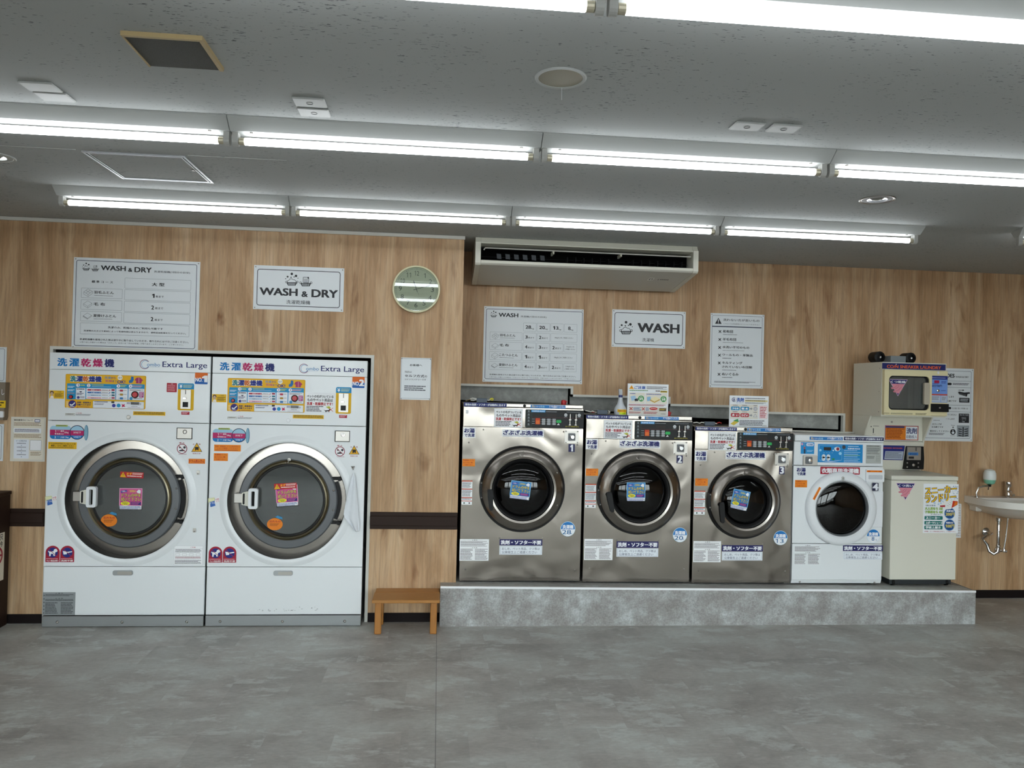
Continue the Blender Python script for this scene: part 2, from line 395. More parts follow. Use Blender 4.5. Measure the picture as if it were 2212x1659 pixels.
class Sheet:
    """print on a plane. M maps drawing units to (a, b) metres on the plane; e places (a, b, depth)"""
    def __init__(s, M, Y=None, e=None, d0=0.0008):
        s.M = M; s.g = G(); s.d0 = d0
        s.e = e or (lambda a, b, d: (a, Y - d, b))
    def put(s, pts, fs, col, lay):
        d = s.d0 + STEP * lay
        s.g.add([s.e(a, b, d) for a, b in pts], fs, col if not isinstance(col, str) else ink(col))
    def polyw(s, pts, col, lay=1): s.put(pts, [tuple(range(len(pts)))], col, lay)
    def poly(s, pts, col, lay=1): s.polyw([s.M(*p) for p in pts], col, lay)
    def rect(s, x0, y0, x1, y1, col, lay=0, r=0.0):
        a, b = s.M(x0, y0), s.M(x1, y1); s.polyw(rrect(a[0], a[1], b[0], b[1], r), col, lay)
    def frame(s, x0, y0, x1, y1, t, col, lay=1, r=0.0):
        a, b = s.M(x0, y0), s.M(x1, y1)
        X0, X1 = sorted((a[0], b[0])); Z0, Z1 = sorted((a[1], b[1]))
        if r <= 0: r = 1e-5
        o = rrect(X0, Z0, X1, Z1, max(r, 2e-6)); i = rrect(X0 + t, Z0 + t, X1 - t, Z1 - t, max(r - t, 2e-5)); n = len(o)
        if len(i) != n: return
        s.put(o + i, [(k, (k + 1) % n, n + (k + 1) % n, n + k) for k in range(n)], col, lay)
    def disc(s, x, y, rx, col, lay=1, ry=None, a0=0, a1=360, n=32):
        c = s.M(x, y); q = s.M(x + rx, y); R = abs(q[0] - c[0]); Rz = R if ry is None else abs(s.M(x, y + ry)[1] - c[1])
        pts = [(c[0] + R * math.cos(math.radians(a0 + (a1 - a0) * i / n)), c[1] + Rz * math.sin(math.radians(a0 + (a1 - a0) * i / n))) for i in range(n if a1 - a0 == 360 else n + 1)]
        s.polyw(pts, col, lay)
    def hoop(s, x, y, r, t, col, lay=1, a0=0, a1=360, n=36, ry=None):
        c = s.M(x, y); R = abs(s.M(x + r, y)[0] - c[0]); T = abs(s.M(x + t, y)[0] - c[0]); q = 1.0 if ry is None else ry / r
        cs = lambda a: (math.cos(math.radians(a)), math.sin(math.radians(a)) * q)
        A = [cs(a0 + (a1 - a0) * i / n) for i in range(n + 1)]
        pts = [(c[0] + R * u, c[1] + R * w) for u, w in A] + [(c[0] + (R - T) * u, c[1] + (R - T) * w) for u, w in A]
        s.put(pts, [(i, i + 1, n + 2 + i, n + 1 + i) for i in range(n)], col, lay)
    def line(s, pts, w, col, lay=1):
        P = [s.M(*p) for p in pts]
        for (a, b), (c, d) in zip(P, P[1:]):
            L = math.hypot(c - a, d - b) or 1e-9; nx, nz = -(d - b) / L * w / 2, (c - a) / L * w / 2
            s.polyw([(a - nx, b - nz), (c - nx, d - nz), (c + nx, d + nz), (a + nx, b + nz)], col, lay)
    def text(s, body, x0, y0, x1, y1, col='#1b1b1f', lay=2, bold=0.012, rot=0.0):
        a, b = s.M(x0, y0), s.M(x1, y1); W, H = b[0] - a[0], a[1] - b[1]
        if bold >= 0.01 and any(ord(ch) > 0x2e80 for ch in body): bold *= 1.5
        vs, fs, gw, gh = glyphs(body, bold)
        k = len(vs); sh = [(0, 0)] if bold < 0.005 else [(-bold, 0), (bold, 0)] if bold < 0.022 else [(-bold, -bold * 0.5), (bold, bold * 0.5), (-bold, bold * 0.5), (bold, -bold * 0.5), (0, 0)]
        pts = [(a[0] + (u + dx / gw) * W, b[1] + (w + dz / gh) * H) for dx, dz in sh for u, w in vs]
        if rot:
            cx, cz = (a[0] + b[0]) / 2, (a[1] + b[1]) / 2; c, q = math.cos(math.radians(rot)), math.sin(math.radians(rot))
            pts = [(cx + (x - cx) * c - (z - cz) * q, cz + (x - cx) * q + (z - cz) * c) for x, z in pts]
        for j in range(len(sh)):
            s.put(pts[j * k:(j + 1) * k], fs, col, lay + 0.12 * j)
    def greek(s, x0, y0, x1, y1, rows, col='#4a4a50', lay=2, fill=0.55, seed=1, ragged=0.25):
        """lines of type too small to read"""
        rnd = random.Random(seed * 7919 + rows); a, b = s.M(x0, y0), s.M(x1, y1); W, H = b[0] - a[0], a[1] - b[1]
        p = H / rows
        for i in range(rows):
            zt = a[1] - i * p; x = a[0]; end = a[0] + W * (1 - ragged * rnd.random() * (1 if i else 0.3))
            em = p * fill
            while x < end:
                w = em * rnd.uniform(1.6, 4.2); w = min(w, end - x)
                if w > em * 0.4:
                    s.polyw([(x, zt - em), (x + w, zt - em), (x + w, zt - em * rnd.uniform(0, 0.15)), (x, zt - em * rnd.uniform(0, 0.15))], col, lay)
                x += w + em * rnd.uniform(0.12, 0.3)
    def build(s, name, parent, label=None):
        o0 = org(parent); me = bpy.data.meshes.new(name); g = s.g
        me.from_pydata([(a - o0.x, b - o0.y, c - o0.z) for a, b, c in g.v], [], g.f)
        for x in g.mats: me.materials.append(x)
        me.polygons.foreach_set('material_index', g.mi)
        return link(name, me, parent, label)
def unit(M, x0, y0, x1, y1):
    """0..1 drawing units inside the box whose corners are given in M's units"""
    a, b = M(x0, y0), M(x1, y1)
    return lambda u, v: (a[0] + u * (b[0] - a[0]), a[1] + v * (b[1] - a[1]))
def plane(K, Y, dx=0.0, dz=0.0):
    def f(x, y):
        a = at(*K(x, y), Y); return (a[0] + dx, a[1] + dz)
    return f
def photo(x, y): return (x, y)

# ================================================================== THE SETTING
XL, XRT, YF = -5.2, 6.6, -3.2          # side walls and the glazed front behind the camera
def struct(g, name, m, **k):
    o = g.build(name, m, **k); o['kind'] = 'structure'; return o
fl = struct(G().box(XL, XRT, YF, 6.6, -0.08, -0.002), 'floor', M_VOID)
G().box(XL, 0.0225, YF, 6.5, -0.002, 0.0).build('vinyl_sheet', M_FLOOR, fl)
G().box(0.0255, XRT, YF, 6.5, -0.002, 0.0).build('vinyl_sheet', M_FLOOR, fl)
G().box(0.0225, 0.0255, YF, 6.5, -0.002, -0.0004).build('seam', mat('seam_sealant', '#6f6f6e', 0.6), fl)

DL = [(0.375, 2.512, 0.078), (2.240, 3.788, 0.080), (-2.105, 3.815, 0.080)]   # downlights: x, y, bore
cg = G()
def cslab(x0, x1, y0, y1): cg.box(x0, x1, y0, y1, ZC, ZC + 0.012)
def chole(x0, x1, y0, y1, c):
    n = 40; ang = sorted([2 * math.pi * i / n for i in range(n)] + [math.atan2(y - c[1], x - c[0]) % (2 * math.pi) for x in (x0, x1) for y in (y0, y1)])
    inn, out = [], []
    for a in ang:
        q, w = math.cos(a), math.sin(a)
        t = min((x1 - c[0]) / q if q > 1e-9 else (x0 - c[0]) / q if q < -1e-9 else 1e9, (y1 - c[1]) / w if w > 1e-9 else (y0 - c[1]) / w if w < -1e-9 else 1e9)
        inn.append((c[0] + c[2] * q, c[1] + c[2] * w, ZC)); out.append((c[0] + t * q, c[1] + t * w, ZC))
    k = len(ang); cg.add(inn + out, [(i, (i + 1) % k, k + (i + 1) % k, k + i) for i in range(k)])
cslab(XL, XRT, YF, 2.35); cslab(XL, XRT, 2.67, 3.62); cslab(XL, XRT, 3.98, 6.6)
cslab(XL, 0.2, 2.35, 2.67); cslab(0.55, XRT, 2.35, 2.67); chole(0.2, 0.55, 2.35, 2.67, DL[0])
cslab(XL, -2.3, 3.62, 3.98); chole(-2.3, -1.9, 3.62, 3.98, DL[2]); cslab(-1.9, 2.05, 3.62, 3.98); chole(2.05, 2.43, 3.62, 3.98, DL[1]); cslab(2.43, XRT, 3.62, 3.98)
cl = struct(cg, 'ceiling', M_CEIL)
for x0, x1 in ((-2.6, -1.66), (-1.17, -0.73)):
    G().box(x0, x1, 3.630, 3.6335, ZC - 0.0015, ZC).build('joint_line', M_LAMPW, cl)

# back wall, projecting half, with the opening the two big machines stand in
OX0, OX1, OZ = -2.492, -0.450, 1.768
w = G()
for b in ((XL, OX0, 0, ZC), (OX1, XE, 0, ZC), (OX0, OX1, OZ, ZC)):
    w.box(b[0], b[1], YL, YL + 0.05, b[2], b[3])
w.box(XE - 0.05, XE, YL + 0.05, YR, 0, ZC)
wl = struct(w, 'wall_back_left', M_WOOD)
# back wall, recessed half, its lower edge stepped over the washers
ST = [(XE, 1.018, 1.613), (1.018, 1.780, 1.551), (1.780, 2.46, 1.497), (2.46, 3.195, 1.453)]
w = G()
for x0, x1, z in ST: w.box(x0, x1, YR, YR + 0.05, z, ZC)
w.box(3.195, XRT, YR, YR + 0.05, 0, ZC)
struct(w, 'wall_back_right', M_WOOD)
w = G(); w.box(XL, XRT, 6.55, 6.6, 0, ZC).box(OX0 - 0.03, OX0 - 0.01, YL + 0.05, 6.55, 0, ZC).box(OX1 + 0.02, OX1 + 0.04, YL + 0.05, 6.55, 0, ZC).box(3.24, 3.26, YR + 0.05, 6.55, 0, ZC)
struct(w, 'wall_service', M_VOID)
struct(G().box(XL - 0.05, XL, YF, 6.6, 0, ZC), 'wall_left', M_WOOD)
struct(G().box(XRT, XRT + 0.05, YF, 6.6, 0, ZC), 'wall_right', M_WOOD)
# glazed shop front behind the camera
w = G(); w.box(XL, XRT, YF - 0.1, YF, 2.25, ZC).box(XL, XRT, YF - 0.1, YF, 0, 0.25)
nwin = 6; ww = (XRT - XL) / nwin
for i in range(nwin + 1):
    x = XL + i * ww; w.box(max(XL, x - 0.09), min(XRT, x + 0.09), YF - 0.1, YF, 0.25, 2.25)
struct(w, 'wall_front', mat('shopfront_grey', '#8b8580', 0.6))
for i in range(nwin):
    x0, x1 = XL + i * ww + 0.09, XL + (i + 1) * ww - 0.09
    g = G(); g.box(x0, x1, YF - 0.08, YF - 0.03, 0.25, 0.30).box(x0, x1, YF - 0.08, YF - 0.03, 2.20, 2.25).box(x0, x0 + 0.05, YF - 0.08, YF - 0.03, 0.30, 2.20).box(x1 - 0.05, x1, YF - 0.08, YF - 0.03, 0.30, 2.20).box((x0 + x1) / 2 - 0.02, (x0 + x1) / 2 + 0.02, YF - 0.08, YF - 0.03, 0.30, 2.20)
    f = struct(g, 'window_%d' % (i + 1), mat('aluminium_sash', '#9a9a98', 0.4, 0.6))
    G().box(x0 + 0.05, x1 - 0.05, YF - 0.058, YF - 0.052, 0.30, 2.20).build('pane', M_GLASS, f)
struct(G().box(-30, 30, -40, YF - 0.1, -0.12, -0.05), 'ground_outside', mat('asphalt', '#6d6d6c', 0.9, noise=0.15))

# trims
struct(G().box(XL, XE + 0.004, YL - 0.014, YL, ZC - 0.024, ZC - 0.002), 'trim_1', M_TRIMW)
t = G(); t.box(OX0 - 0.012, OX0 + 0.008, YL - 0.006, YL + 0.03, 0, OZ + 0.016).box(OX1 - 0.008, OX1 + 0.012, YL - 0.006, YL + 0.03, 0, OZ + 0.016).box(OX0 + 0.008, OX1 - 0.008, YL - 0.006, YL + 0.03, OZ - 0.004, OZ + 0.016)
struct(t, 'trim_2', M_TRIMW)
t = G(); th = 0.017
for i, (x0, x1, z) in enumerate(ST):
    t.box(x0 if i == 0 else x0 - th, x1, YR - 0.006, YR + 0.03, z - th, z)
    nz = ST[i + 1][2] if i + 1 < len(ST) else 1.20
    t.box(x1 - th, x1, YR - 0.006, YR + 0.03, nz - (th if i + 1 < len(ST) else 0), z - th)
struct(t, 'trim_3', M_TRIMW)
def rail(x0, x1, name, y=YL, z0=0.622, z1=0.735):
    g = G(); g.box(x0, x1, y - 0.014, y, z0, z1, 0.002).box(x0, x1, y - 0.024, y - 0.013, z0 + 0.024, z1 - 0.024, 0.003)
    struct(g, name, M_BROWN)
rail(XL, OX0 - 0.013, 'trim_4'); rail(OX1 + 0.013, XE, 'trim_5')
struct(G().box(XL, OX0 - 0.013, YL - 0.008, YL, 0, 0.058), 'baseboard_left', M_SKIRT)
struct(G().box(OX1 + 0.013, 0.05, YL - 0.008, YL, 0, 0.06), 'baseboard_middle', M_SKIRT)
struct(G().box(3.82, XRT, YR - 0.008, YR, 0, 0.062), 'baseboard_right', M_SKIRT)

# grey infill boards behind the washers
for x0, x1, z0, z1 in ((XE, 0.985, 1.478, 1.60), (1.0, 1.765, 1.42, 1.54), (1.785, 2.44, 1.385, 1.485), (2.47, 3.16, 1.325, 1.44)):
    struct(G().prism([(x0, z0 + 0.012), (x1, z0), (x1, z1), (x0, z1)], YR + 0.035, YR + 0.05, 'y'), 'wall_infill', M_PANEL)

# stepped platform the washers stand on
PX0, PX1 = 0.042, 3.809
g = G(); pr = [(PX0, 0.0), (PX1, 0.0), (PX1, platz(PX1)), (PX0, platz(PX0))]
g.prism(pr, YP, 6.4, 'y')
pf = struct(g, 'platform', M_FACE)
g = G(); g.add([(x, y, platz(x) + 0.001) for y in (YP + 0.012, YR + 0.5) for x in (PX0, PX1)], [(0, 1, 3, 2)])
g.build('platform_top_sheet', M_FLOOR, pf)
e = 0.009
g = G(); g.prism([(PX0, platz(PX0) - e), (PX1, platz(PX1) - e), (PX1, platz(PX1) + 0.004), (PX0, platz(PX0) + 0.004)], YP - 0.004, YP + 0.010, 'y')
g.build('nosing', mat('aluminium_painted_glare', '#f2f4f6', 0.35), pf)  # plain white stands in for tube light glinting on the aluminium
g = G(); g.add([(PX1 - 0.012, YP + 0.01, platz(PX1) + 0.002), (PX1, YP + 0.01, platz(PX1) + 0.002), (PX1 - 0.0, YR, platz(PX1) + 0.002), (PX1 - 0.012, YR, platz(PX1) + 0.002)], [(0, 1, 2, 3)])
g.build('edge_strip', M_GREY, pf)

# ================================================================== CEILING THINGS
FLEN = 1.235
def fixture(name, label, group):
    """batten at the origin: x 0..FLEN, near edge y = 0, ceiling z = 0"""
    r = thing(name, label, 'ceiling light', (0, 0, 0), group)
    hw = 0.085
    g = G(); g.prism([(0, 0), (0.002, -0.006), (hw - 0.033, -0.044), (hw + 0.033, -0.044), (2 * hw - 0.002, -0.006), (2 * hw, 0)], 0.0015, FLEN - 0.0015, 'x')
    b = g.build('housing', M_LAMPW, r)
    for x in (0.05, FLEN - 0.05):
        G().lathe([(0.0001, -0.050), (0.006, -0.049), (0.007, -0.044)], (x + (0.03 if x < 0.5 else -0.03), hw - 0.02), 'z', 12).build('screw', M_METAL, b)
    for x in (0.006, FLEN - 0.028):
        g = G(); g.prism([(hw - 0.018, -0.040), (hw - 0.019, -0.075)] + arc((hw, -0.077), 0.019, 180, 360, 8) + [(hw + 0.018, -0.040)], x, x + 0.022, 'x')
        g.build('socket', mat('grey_lamp_socket', '#bdbdb9', 0.5), r)
    tb = G().lathe([(0.0145, 0.052), (0.0148, 0.056), (0.0148, FLEN - 0.056), (0.0145, FLEN - 0.052)], (hw, -0.075), 'x', 14).build('tube', M_TUBE, r, smooth=True)
    for x in (0.0285, FLEN - 0.052):
        G().lathe([(0.012, x), (0.0142, x + 0.002), (0.0142, x + 0.0215), (0.012, x + 0.0235)], (hw, -0.075), 'x', 14).build('ferrule', mat('lamp_ferrule', '#cfc7b0', 0.35, 0.6), tb)
    return r
def copy_tree(o, parent=None):
    c = o.copy(); COL.objects.link(c); c.parent = parent
    for ch in list(o.children): copy_tree(ch, c)
    return c
ROWS = [  # y of near edge, first x, labels
    (4.306, -2.0846, ['fluorescent batten light nearest the back wall, leftmost of its row of four', 'fluorescent batten light nearest the back wall, second from left in its row', 'fluorescent batten light nearest the back wall, directly above the air conditioner', 'fluorescent batten light nearest the back wall, rightmost of its row of four']),
    (3.0547, -2.0798, ['fluorescent batten light in the middle ceiling row, cut off at the left picture edge', 'fluorescent batten light in the middle row between square hatch and double switch plates', 'fluorescent batten light in the middle row, second from right', 'fluorescent batten light in the middle row reaching the right picture edge']),
    (1.804, -0.843, ['fluorescent batten light at the top picture edge, left of the socket joint', 'fluorescent batten light at the top picture edge, right of the socket joint', 'fluorescent batten light in the topmost row, further right out of frame', ]),
    ] + [(y, -4.548, ['fluorescent batten light overhead in the %s row behind the viewer, %s along' % (r_, k_) for k_ in ('first', 'second', 'third', 'fourth', 'fifth', 'sixth', 'seventh', 'eighth')]) for y, r_ in ((0.56, 'first'), (-0.69, 'second'), (-1.94, 'third'))]
proto = None
for y, x0, labs in ROWS:
    for i, lb in enumerate(labs):
        if proto is None: o = proto = fixture('fluorescent_light', lb, 'fluorescent batten lights')
        else: o = copy_tree(proto)
        o['label'] = lb; o.location = (x0 + i * FLEN, y, ZC)
o = copy_tree(proto); o['label'] = 'fluorescent batten light turned askew at the right picture edge above the sink'; o.location = (3.405, 4.225, ZC); o.rotation_euler = (0, 0, math.radians(-18))

def downlight(c, label, ring_m, cone_m, kind):
    x, y, r = c
    t = thing('downlight', label, 'downlight', (x, y, ZC), 'ceiling downlights')
    G().ring([(r - 0.004, ZC - 0.004), (r + 0.005, ZC - 0.006), (r + 0.008, ZC - 0.003), (r + 0.008, ZC), (r - 0.004, ZC)], (x, y), 'z', 40).build('rim', ring_m, t, smooth=True)
    if kind == 'cone':
        G().lathe([(r - 0.004, ZC - 0.002), (r - 0.012, ZC + 0.03), (0.045, ZC + 0.085), (0.0001, ZC + 0.09)], (x, y), 'z', 40).build('reflector', cone_m, t, smooth=True)
        G().lathe([(0.0001, ZC + 0.018), (0.016, ZC + 0.022), (0.024, ZC + 0.04), (0.022, ZC + 0.06), (0.014, ZC + 0.088)], (x, y), 'z', 24).build('bulb', mat('unlit_frosted_bulb', '#b9b6ae', 0.2), t, smooth=True)
    else:
        G().ring([(0.05, ZC - 0.004), (r - 0.005, ZC - 0.003), (r - 0.005, ZC + 0.006), (0.05, ZC + 0.006)], (x, y), 'z', 40).build('inner_ring', cone_m, t, smooth=True)
        G().lathe([(0.0001, ZC - 0.006), (0.025, ZC - 0.003), (0.042, ZC + 0.012), (0.0001, ZC + 0.03)], (x, y), 'z', 24).build('eyeball', mat('dark_lamp_eye', '#77766f', 0.3), t, smooth=True)
    return t
d1 = downlight(DL[0], 'large recessed downlight with unlit bulb and a dangling thread near top centre', M_LAMPW, mat('cream_reflector', '#b4ad9b', 0.25, 0.3), 'cone')
G().tube([(0.390, 2.585, ZC), (0.391, 2.586, ZC - 0.045)], 0.0007, 5).build('thread', M_WHITEP, d1)
downlight(DL[1], 'small ringed downlight above the sneaker laundry unit', M_METAL, M_GREY, 'eye')
downlight(DL[2], 'downlight cut off by the left picture edge beside the ceiling hatch', M_LAMPW, M_LAMPW, 'eye')

vx0, vx1, vy0, vy1 = -0.968, -0.732, 2.372, 2.605
t = thing('exhaust_vent', 'square ceiling vent with dark mesh filter and tan frame', 'vent', (vx0, vy0, ZC))
g = G(); fw = 0.012; z0 = ZC - 0.014
g.box(vx0, vx1, vy0, vy0 + fw, z0, ZC).box(vx0, vx1, vy1 - 0.004, vy1, z0 + 0.006, ZC).box(vx0, vx0 + 0.005, vy0 + fw, vy1 - 0.004, z0, ZC).box(vx1 - fw, vx1, vy0 + fw, vy1 - 0.004, z0, ZC)
g.build('frame', M_TAN, t)
G().box(vx0 + 0.005, vx1 - fw, vy0 + fw, vy1 - 0.004, z0 + 0.004, ZC - 0.001).build('mesh_filter', M_MESHG, t)

hx0, hx1, hy0, hy1 = -1.640, -1.185, 3.643, 4.095
t = thing('ceiling_hatch', 'square ceiling inspection hatch with silver frame', 'hatch', (hx0, hy0, ZC))
g = G(); fw = 0.011
for a, b in ((0.0, fw), (fw + 0.006, fw + 0.012)):
    for q in ((hx0 + a, hx1 - a, hy0 + a, hy0 + b), (hx0 + a, hx1 - a, hy1 - b, hy1 - a), (hx0 + a, hx0 + b, hy0 + b, hy1 - b), (hx1 - b, hx1 - a, hy0 + b, hy1 - b)):
        g.box(q[0], q[1], q[2], q[3], ZC - 0.006, ZC)
g.build('frame', mat('anodised_frame', '#b5b8ba', 0.35, 0.7), t)
G().box(hx0 + 0.024, hx1 - 0.024, hy0 + 0.024, hy1 - 0.024, ZC - 0.003, ZC).build('panel', M_CEIL, t)
G().box(hx0 + 0.011, hx1 - 0.011, hy0 + 0.011, hy1 - 0.011, ZC - 0.0015, ZC).build('gap', M_GREY, t)
G().lathe([(0.0001, ZC - 0.009), (0.009, ZC - 0.008), (0.009, ZC - 0.001)], (hx1 - 0.03, 3.86), 'z', 12).build('latch', M_METAL, t)

for x, y, lb, hook in ((-1.432, 2.862, 'blank ceiling cover plate, upper left of the pair above the hatch', 0), (-1.428, 2.955, 'blank ceiling cover plate, lower right of the pair above the hatch', 0),
                 (-0.497, 2.86, 'ceiling cover plate with hook slot, farther from the middle lights, left of centre', 1), (-0.497, 2.962, 'ceiling cover plate with hook slot touching the middle light row, left of centre', 1),
                 (1.150, 2.842, 'ceiling cover plate, left one of the pair in front of the middle light row', 1), (1.296, 2.842, 'ceiling cover plate, right one of the pair in front of the middle light row', 1)):
    t = thing('cover_plate', lb, 'cover plate', (x, y, ZC), 'ceiling cover plates')
    G().box(x - 0.058, x + 0.058, y - 0.041, y + 0.041, ZC - 0.008, ZC, 0.003).build('plate', M_LAMPW, t)
    if hook:
        G().ring([(0.009, ZC - 0.0085), (0.012, ZC - 0.0095), (0.012, ZC - 0.008), (0.009, ZC - 0.008)], (x, y), 'z', 20).build('socket_slot', M_GREY, t)

# ================================================================== WASHER-DRYERS
K1 = crop(80, 740, 5.821); K2 = crop(80, 1000, 4.366)
NAVY, BLUE, MAG, RED, ORG_, YEL = '#1d2468', '#0a78bd', '#b81f63', '#b3152e', '#f08a12', '#e8b81c'
def screw_mesh():
    g = G(); g.lathe([(0.0001, -0.0035), (0.0035, -0.003), (0.005, 0.0)], (0, 0), 'y', 12)
    me = bpy.data.meshes.new('screw'); me.from_pydata(g.v, [], g.f); me.materials.append(M_METAL); me.shade_smooth()
    return me
ME_SCREW = screw_mesh()
def screw(parent, x, y, z, s=1.0, name='screw'):
    o = bpy.data.objects.new(name, ME_SCREW); COL.objects.link(o); o.parent = parent; o.location = Vector((x, y, z)) - org(parent); o.scale = (s, s, s)
    return o
def sticker(name, parent, M, Y, box, draw, label=None, lay=0, base='#f2f4f6', r=0.0, edge=None):
    """a pasted label: box corners in M units, draw(sheet) in 0..1 units"""
    s = Sheet(unit(M, *box), Y, d0=0.0008 + 0.003 * lay)
    if base: s.rect(0, 0, 1, 1, base, 0, r)
    if edge: s.frame(0, 0, 1, 1, edge[1], edge[0], 1, r)
    draw(s)
    return s.build(name, parent, label)
def pet_notice(s):
    s.frame(0.015, 0.02, 0.985, 0.98, 0.0012, '#c9cdd6', 1)
    s.text('ペットの毛がついている', 0.06, 0.11, 0.95, 0.25, '#2a2a2e', bold=0.02)
    s.text('ものやペット用品は', 0.08, 0.29, 0.93, 0.44, '#2a2a2e', bold=0.02)
    s.text('洗濯・乾燥禁止です！', 0.06, 0.48, 0.93, 0.63, '#b01d2b', bold=0.03)
    s.greek(0.05, 0.67, 0.62, 0.97, 4, '#4b4b50', seed=3)
    s.poly([(0.63, 0.84), (0.68, 0.88), (0.80, 0.86), (0.84, 0.78), (0.88, 0.84), (0.83, 0.90), (0.82, 0.98), (0.79, 0.92), (0.73, 0.93), (0.71, 0.99), (0.69, 0.93)], '#26262a', 2)
    s.poly([(0.70, 0.70), (0.82, 0.66), (0.88, 0.76), (0.80, 0.80)], '#b9c24a', 2)
    s.line([(0.80, 0.74), (0.95, 0.93)], 0.003, '#d84a20', 3); s.line([(0.95, 0.74), (0.80, 0.93)], 0.003, '#d84a20', 3)
def three_lines(col, rows):
    def d(s):
        n = len(rows)
        for i, t in enumerate(rows): s.text(t, 0.07, 0.08 + i * 0.9 / n, 0.07 + 0.86 * min(1, len(t) / max(len(q) for q in rows)), 0.08 + i * 0.9 / n + 0.62 / n, col, bold=0.015)
    return d
def drum_sticker(main, dots):
    def d(s):
        s.frame(0, 0, 1, 1, 0.004, dots, 1)
        s.rect(0, 0.80, 1, 1, '#eef0f4', 1)
        s.poly([(0.06, 0.12), (0.32, 0.08), (0.34, 0.17), (0.06, 0.22)], '#3a3a9a', 2); s.text('お願い', 0.10, 0.115, 0.30, 0.175, '#f4f4f8', 3)
        s.text('ご使用後は', 0.40, 0.08, 0.72, 0.19, '#e0d23a', 3)
        s.poly([(0.74, 0.16), (0.84, 0.06), (0.93, 0.10), (0.92, 0.24), (0.80, 0.22)], '#eef2f6', 2)
        s.text('ドラムの中を', 0.115, 0.235, 0.945, 0.415, '#22225a', 3, bold=0.05); s.text('ドラムの中を', 0.11, 0.235, 0.94, 0.405, '#efe04a', 4, bold=0.01)
        s.text('拭いて下さい', 0.085, 0.425, 0.955, 0.605, '#22225a', 3, bold=0.05); s.text('拭いて下さい', 0.08, 0.425, 0.95, 0.595, '#efe04a', 4, bold=0.01)
        s.disc(0.27, 0.70, 0.20, '#f0e631', 2, ry=0.09); s.text('使用前も', 0.14, 0.65, 0.40, 0.70, '#2a2a2a', 3); s.text('ご確認！', 0.15, 0.71, 0.39, 0.76, '#2a2a2a', 3)
        s.rect(0.50, 0.63, 0.95, 0.77, '#2b2a74', 2); s.greek(0.53, 0.65, 0.92, 0.76, 3, '#c45a9a', 3)
        s.greek(0.04, 0.83, 0.97, 0.98, 3, '#5b6fae', 3, seed=5)
    return d

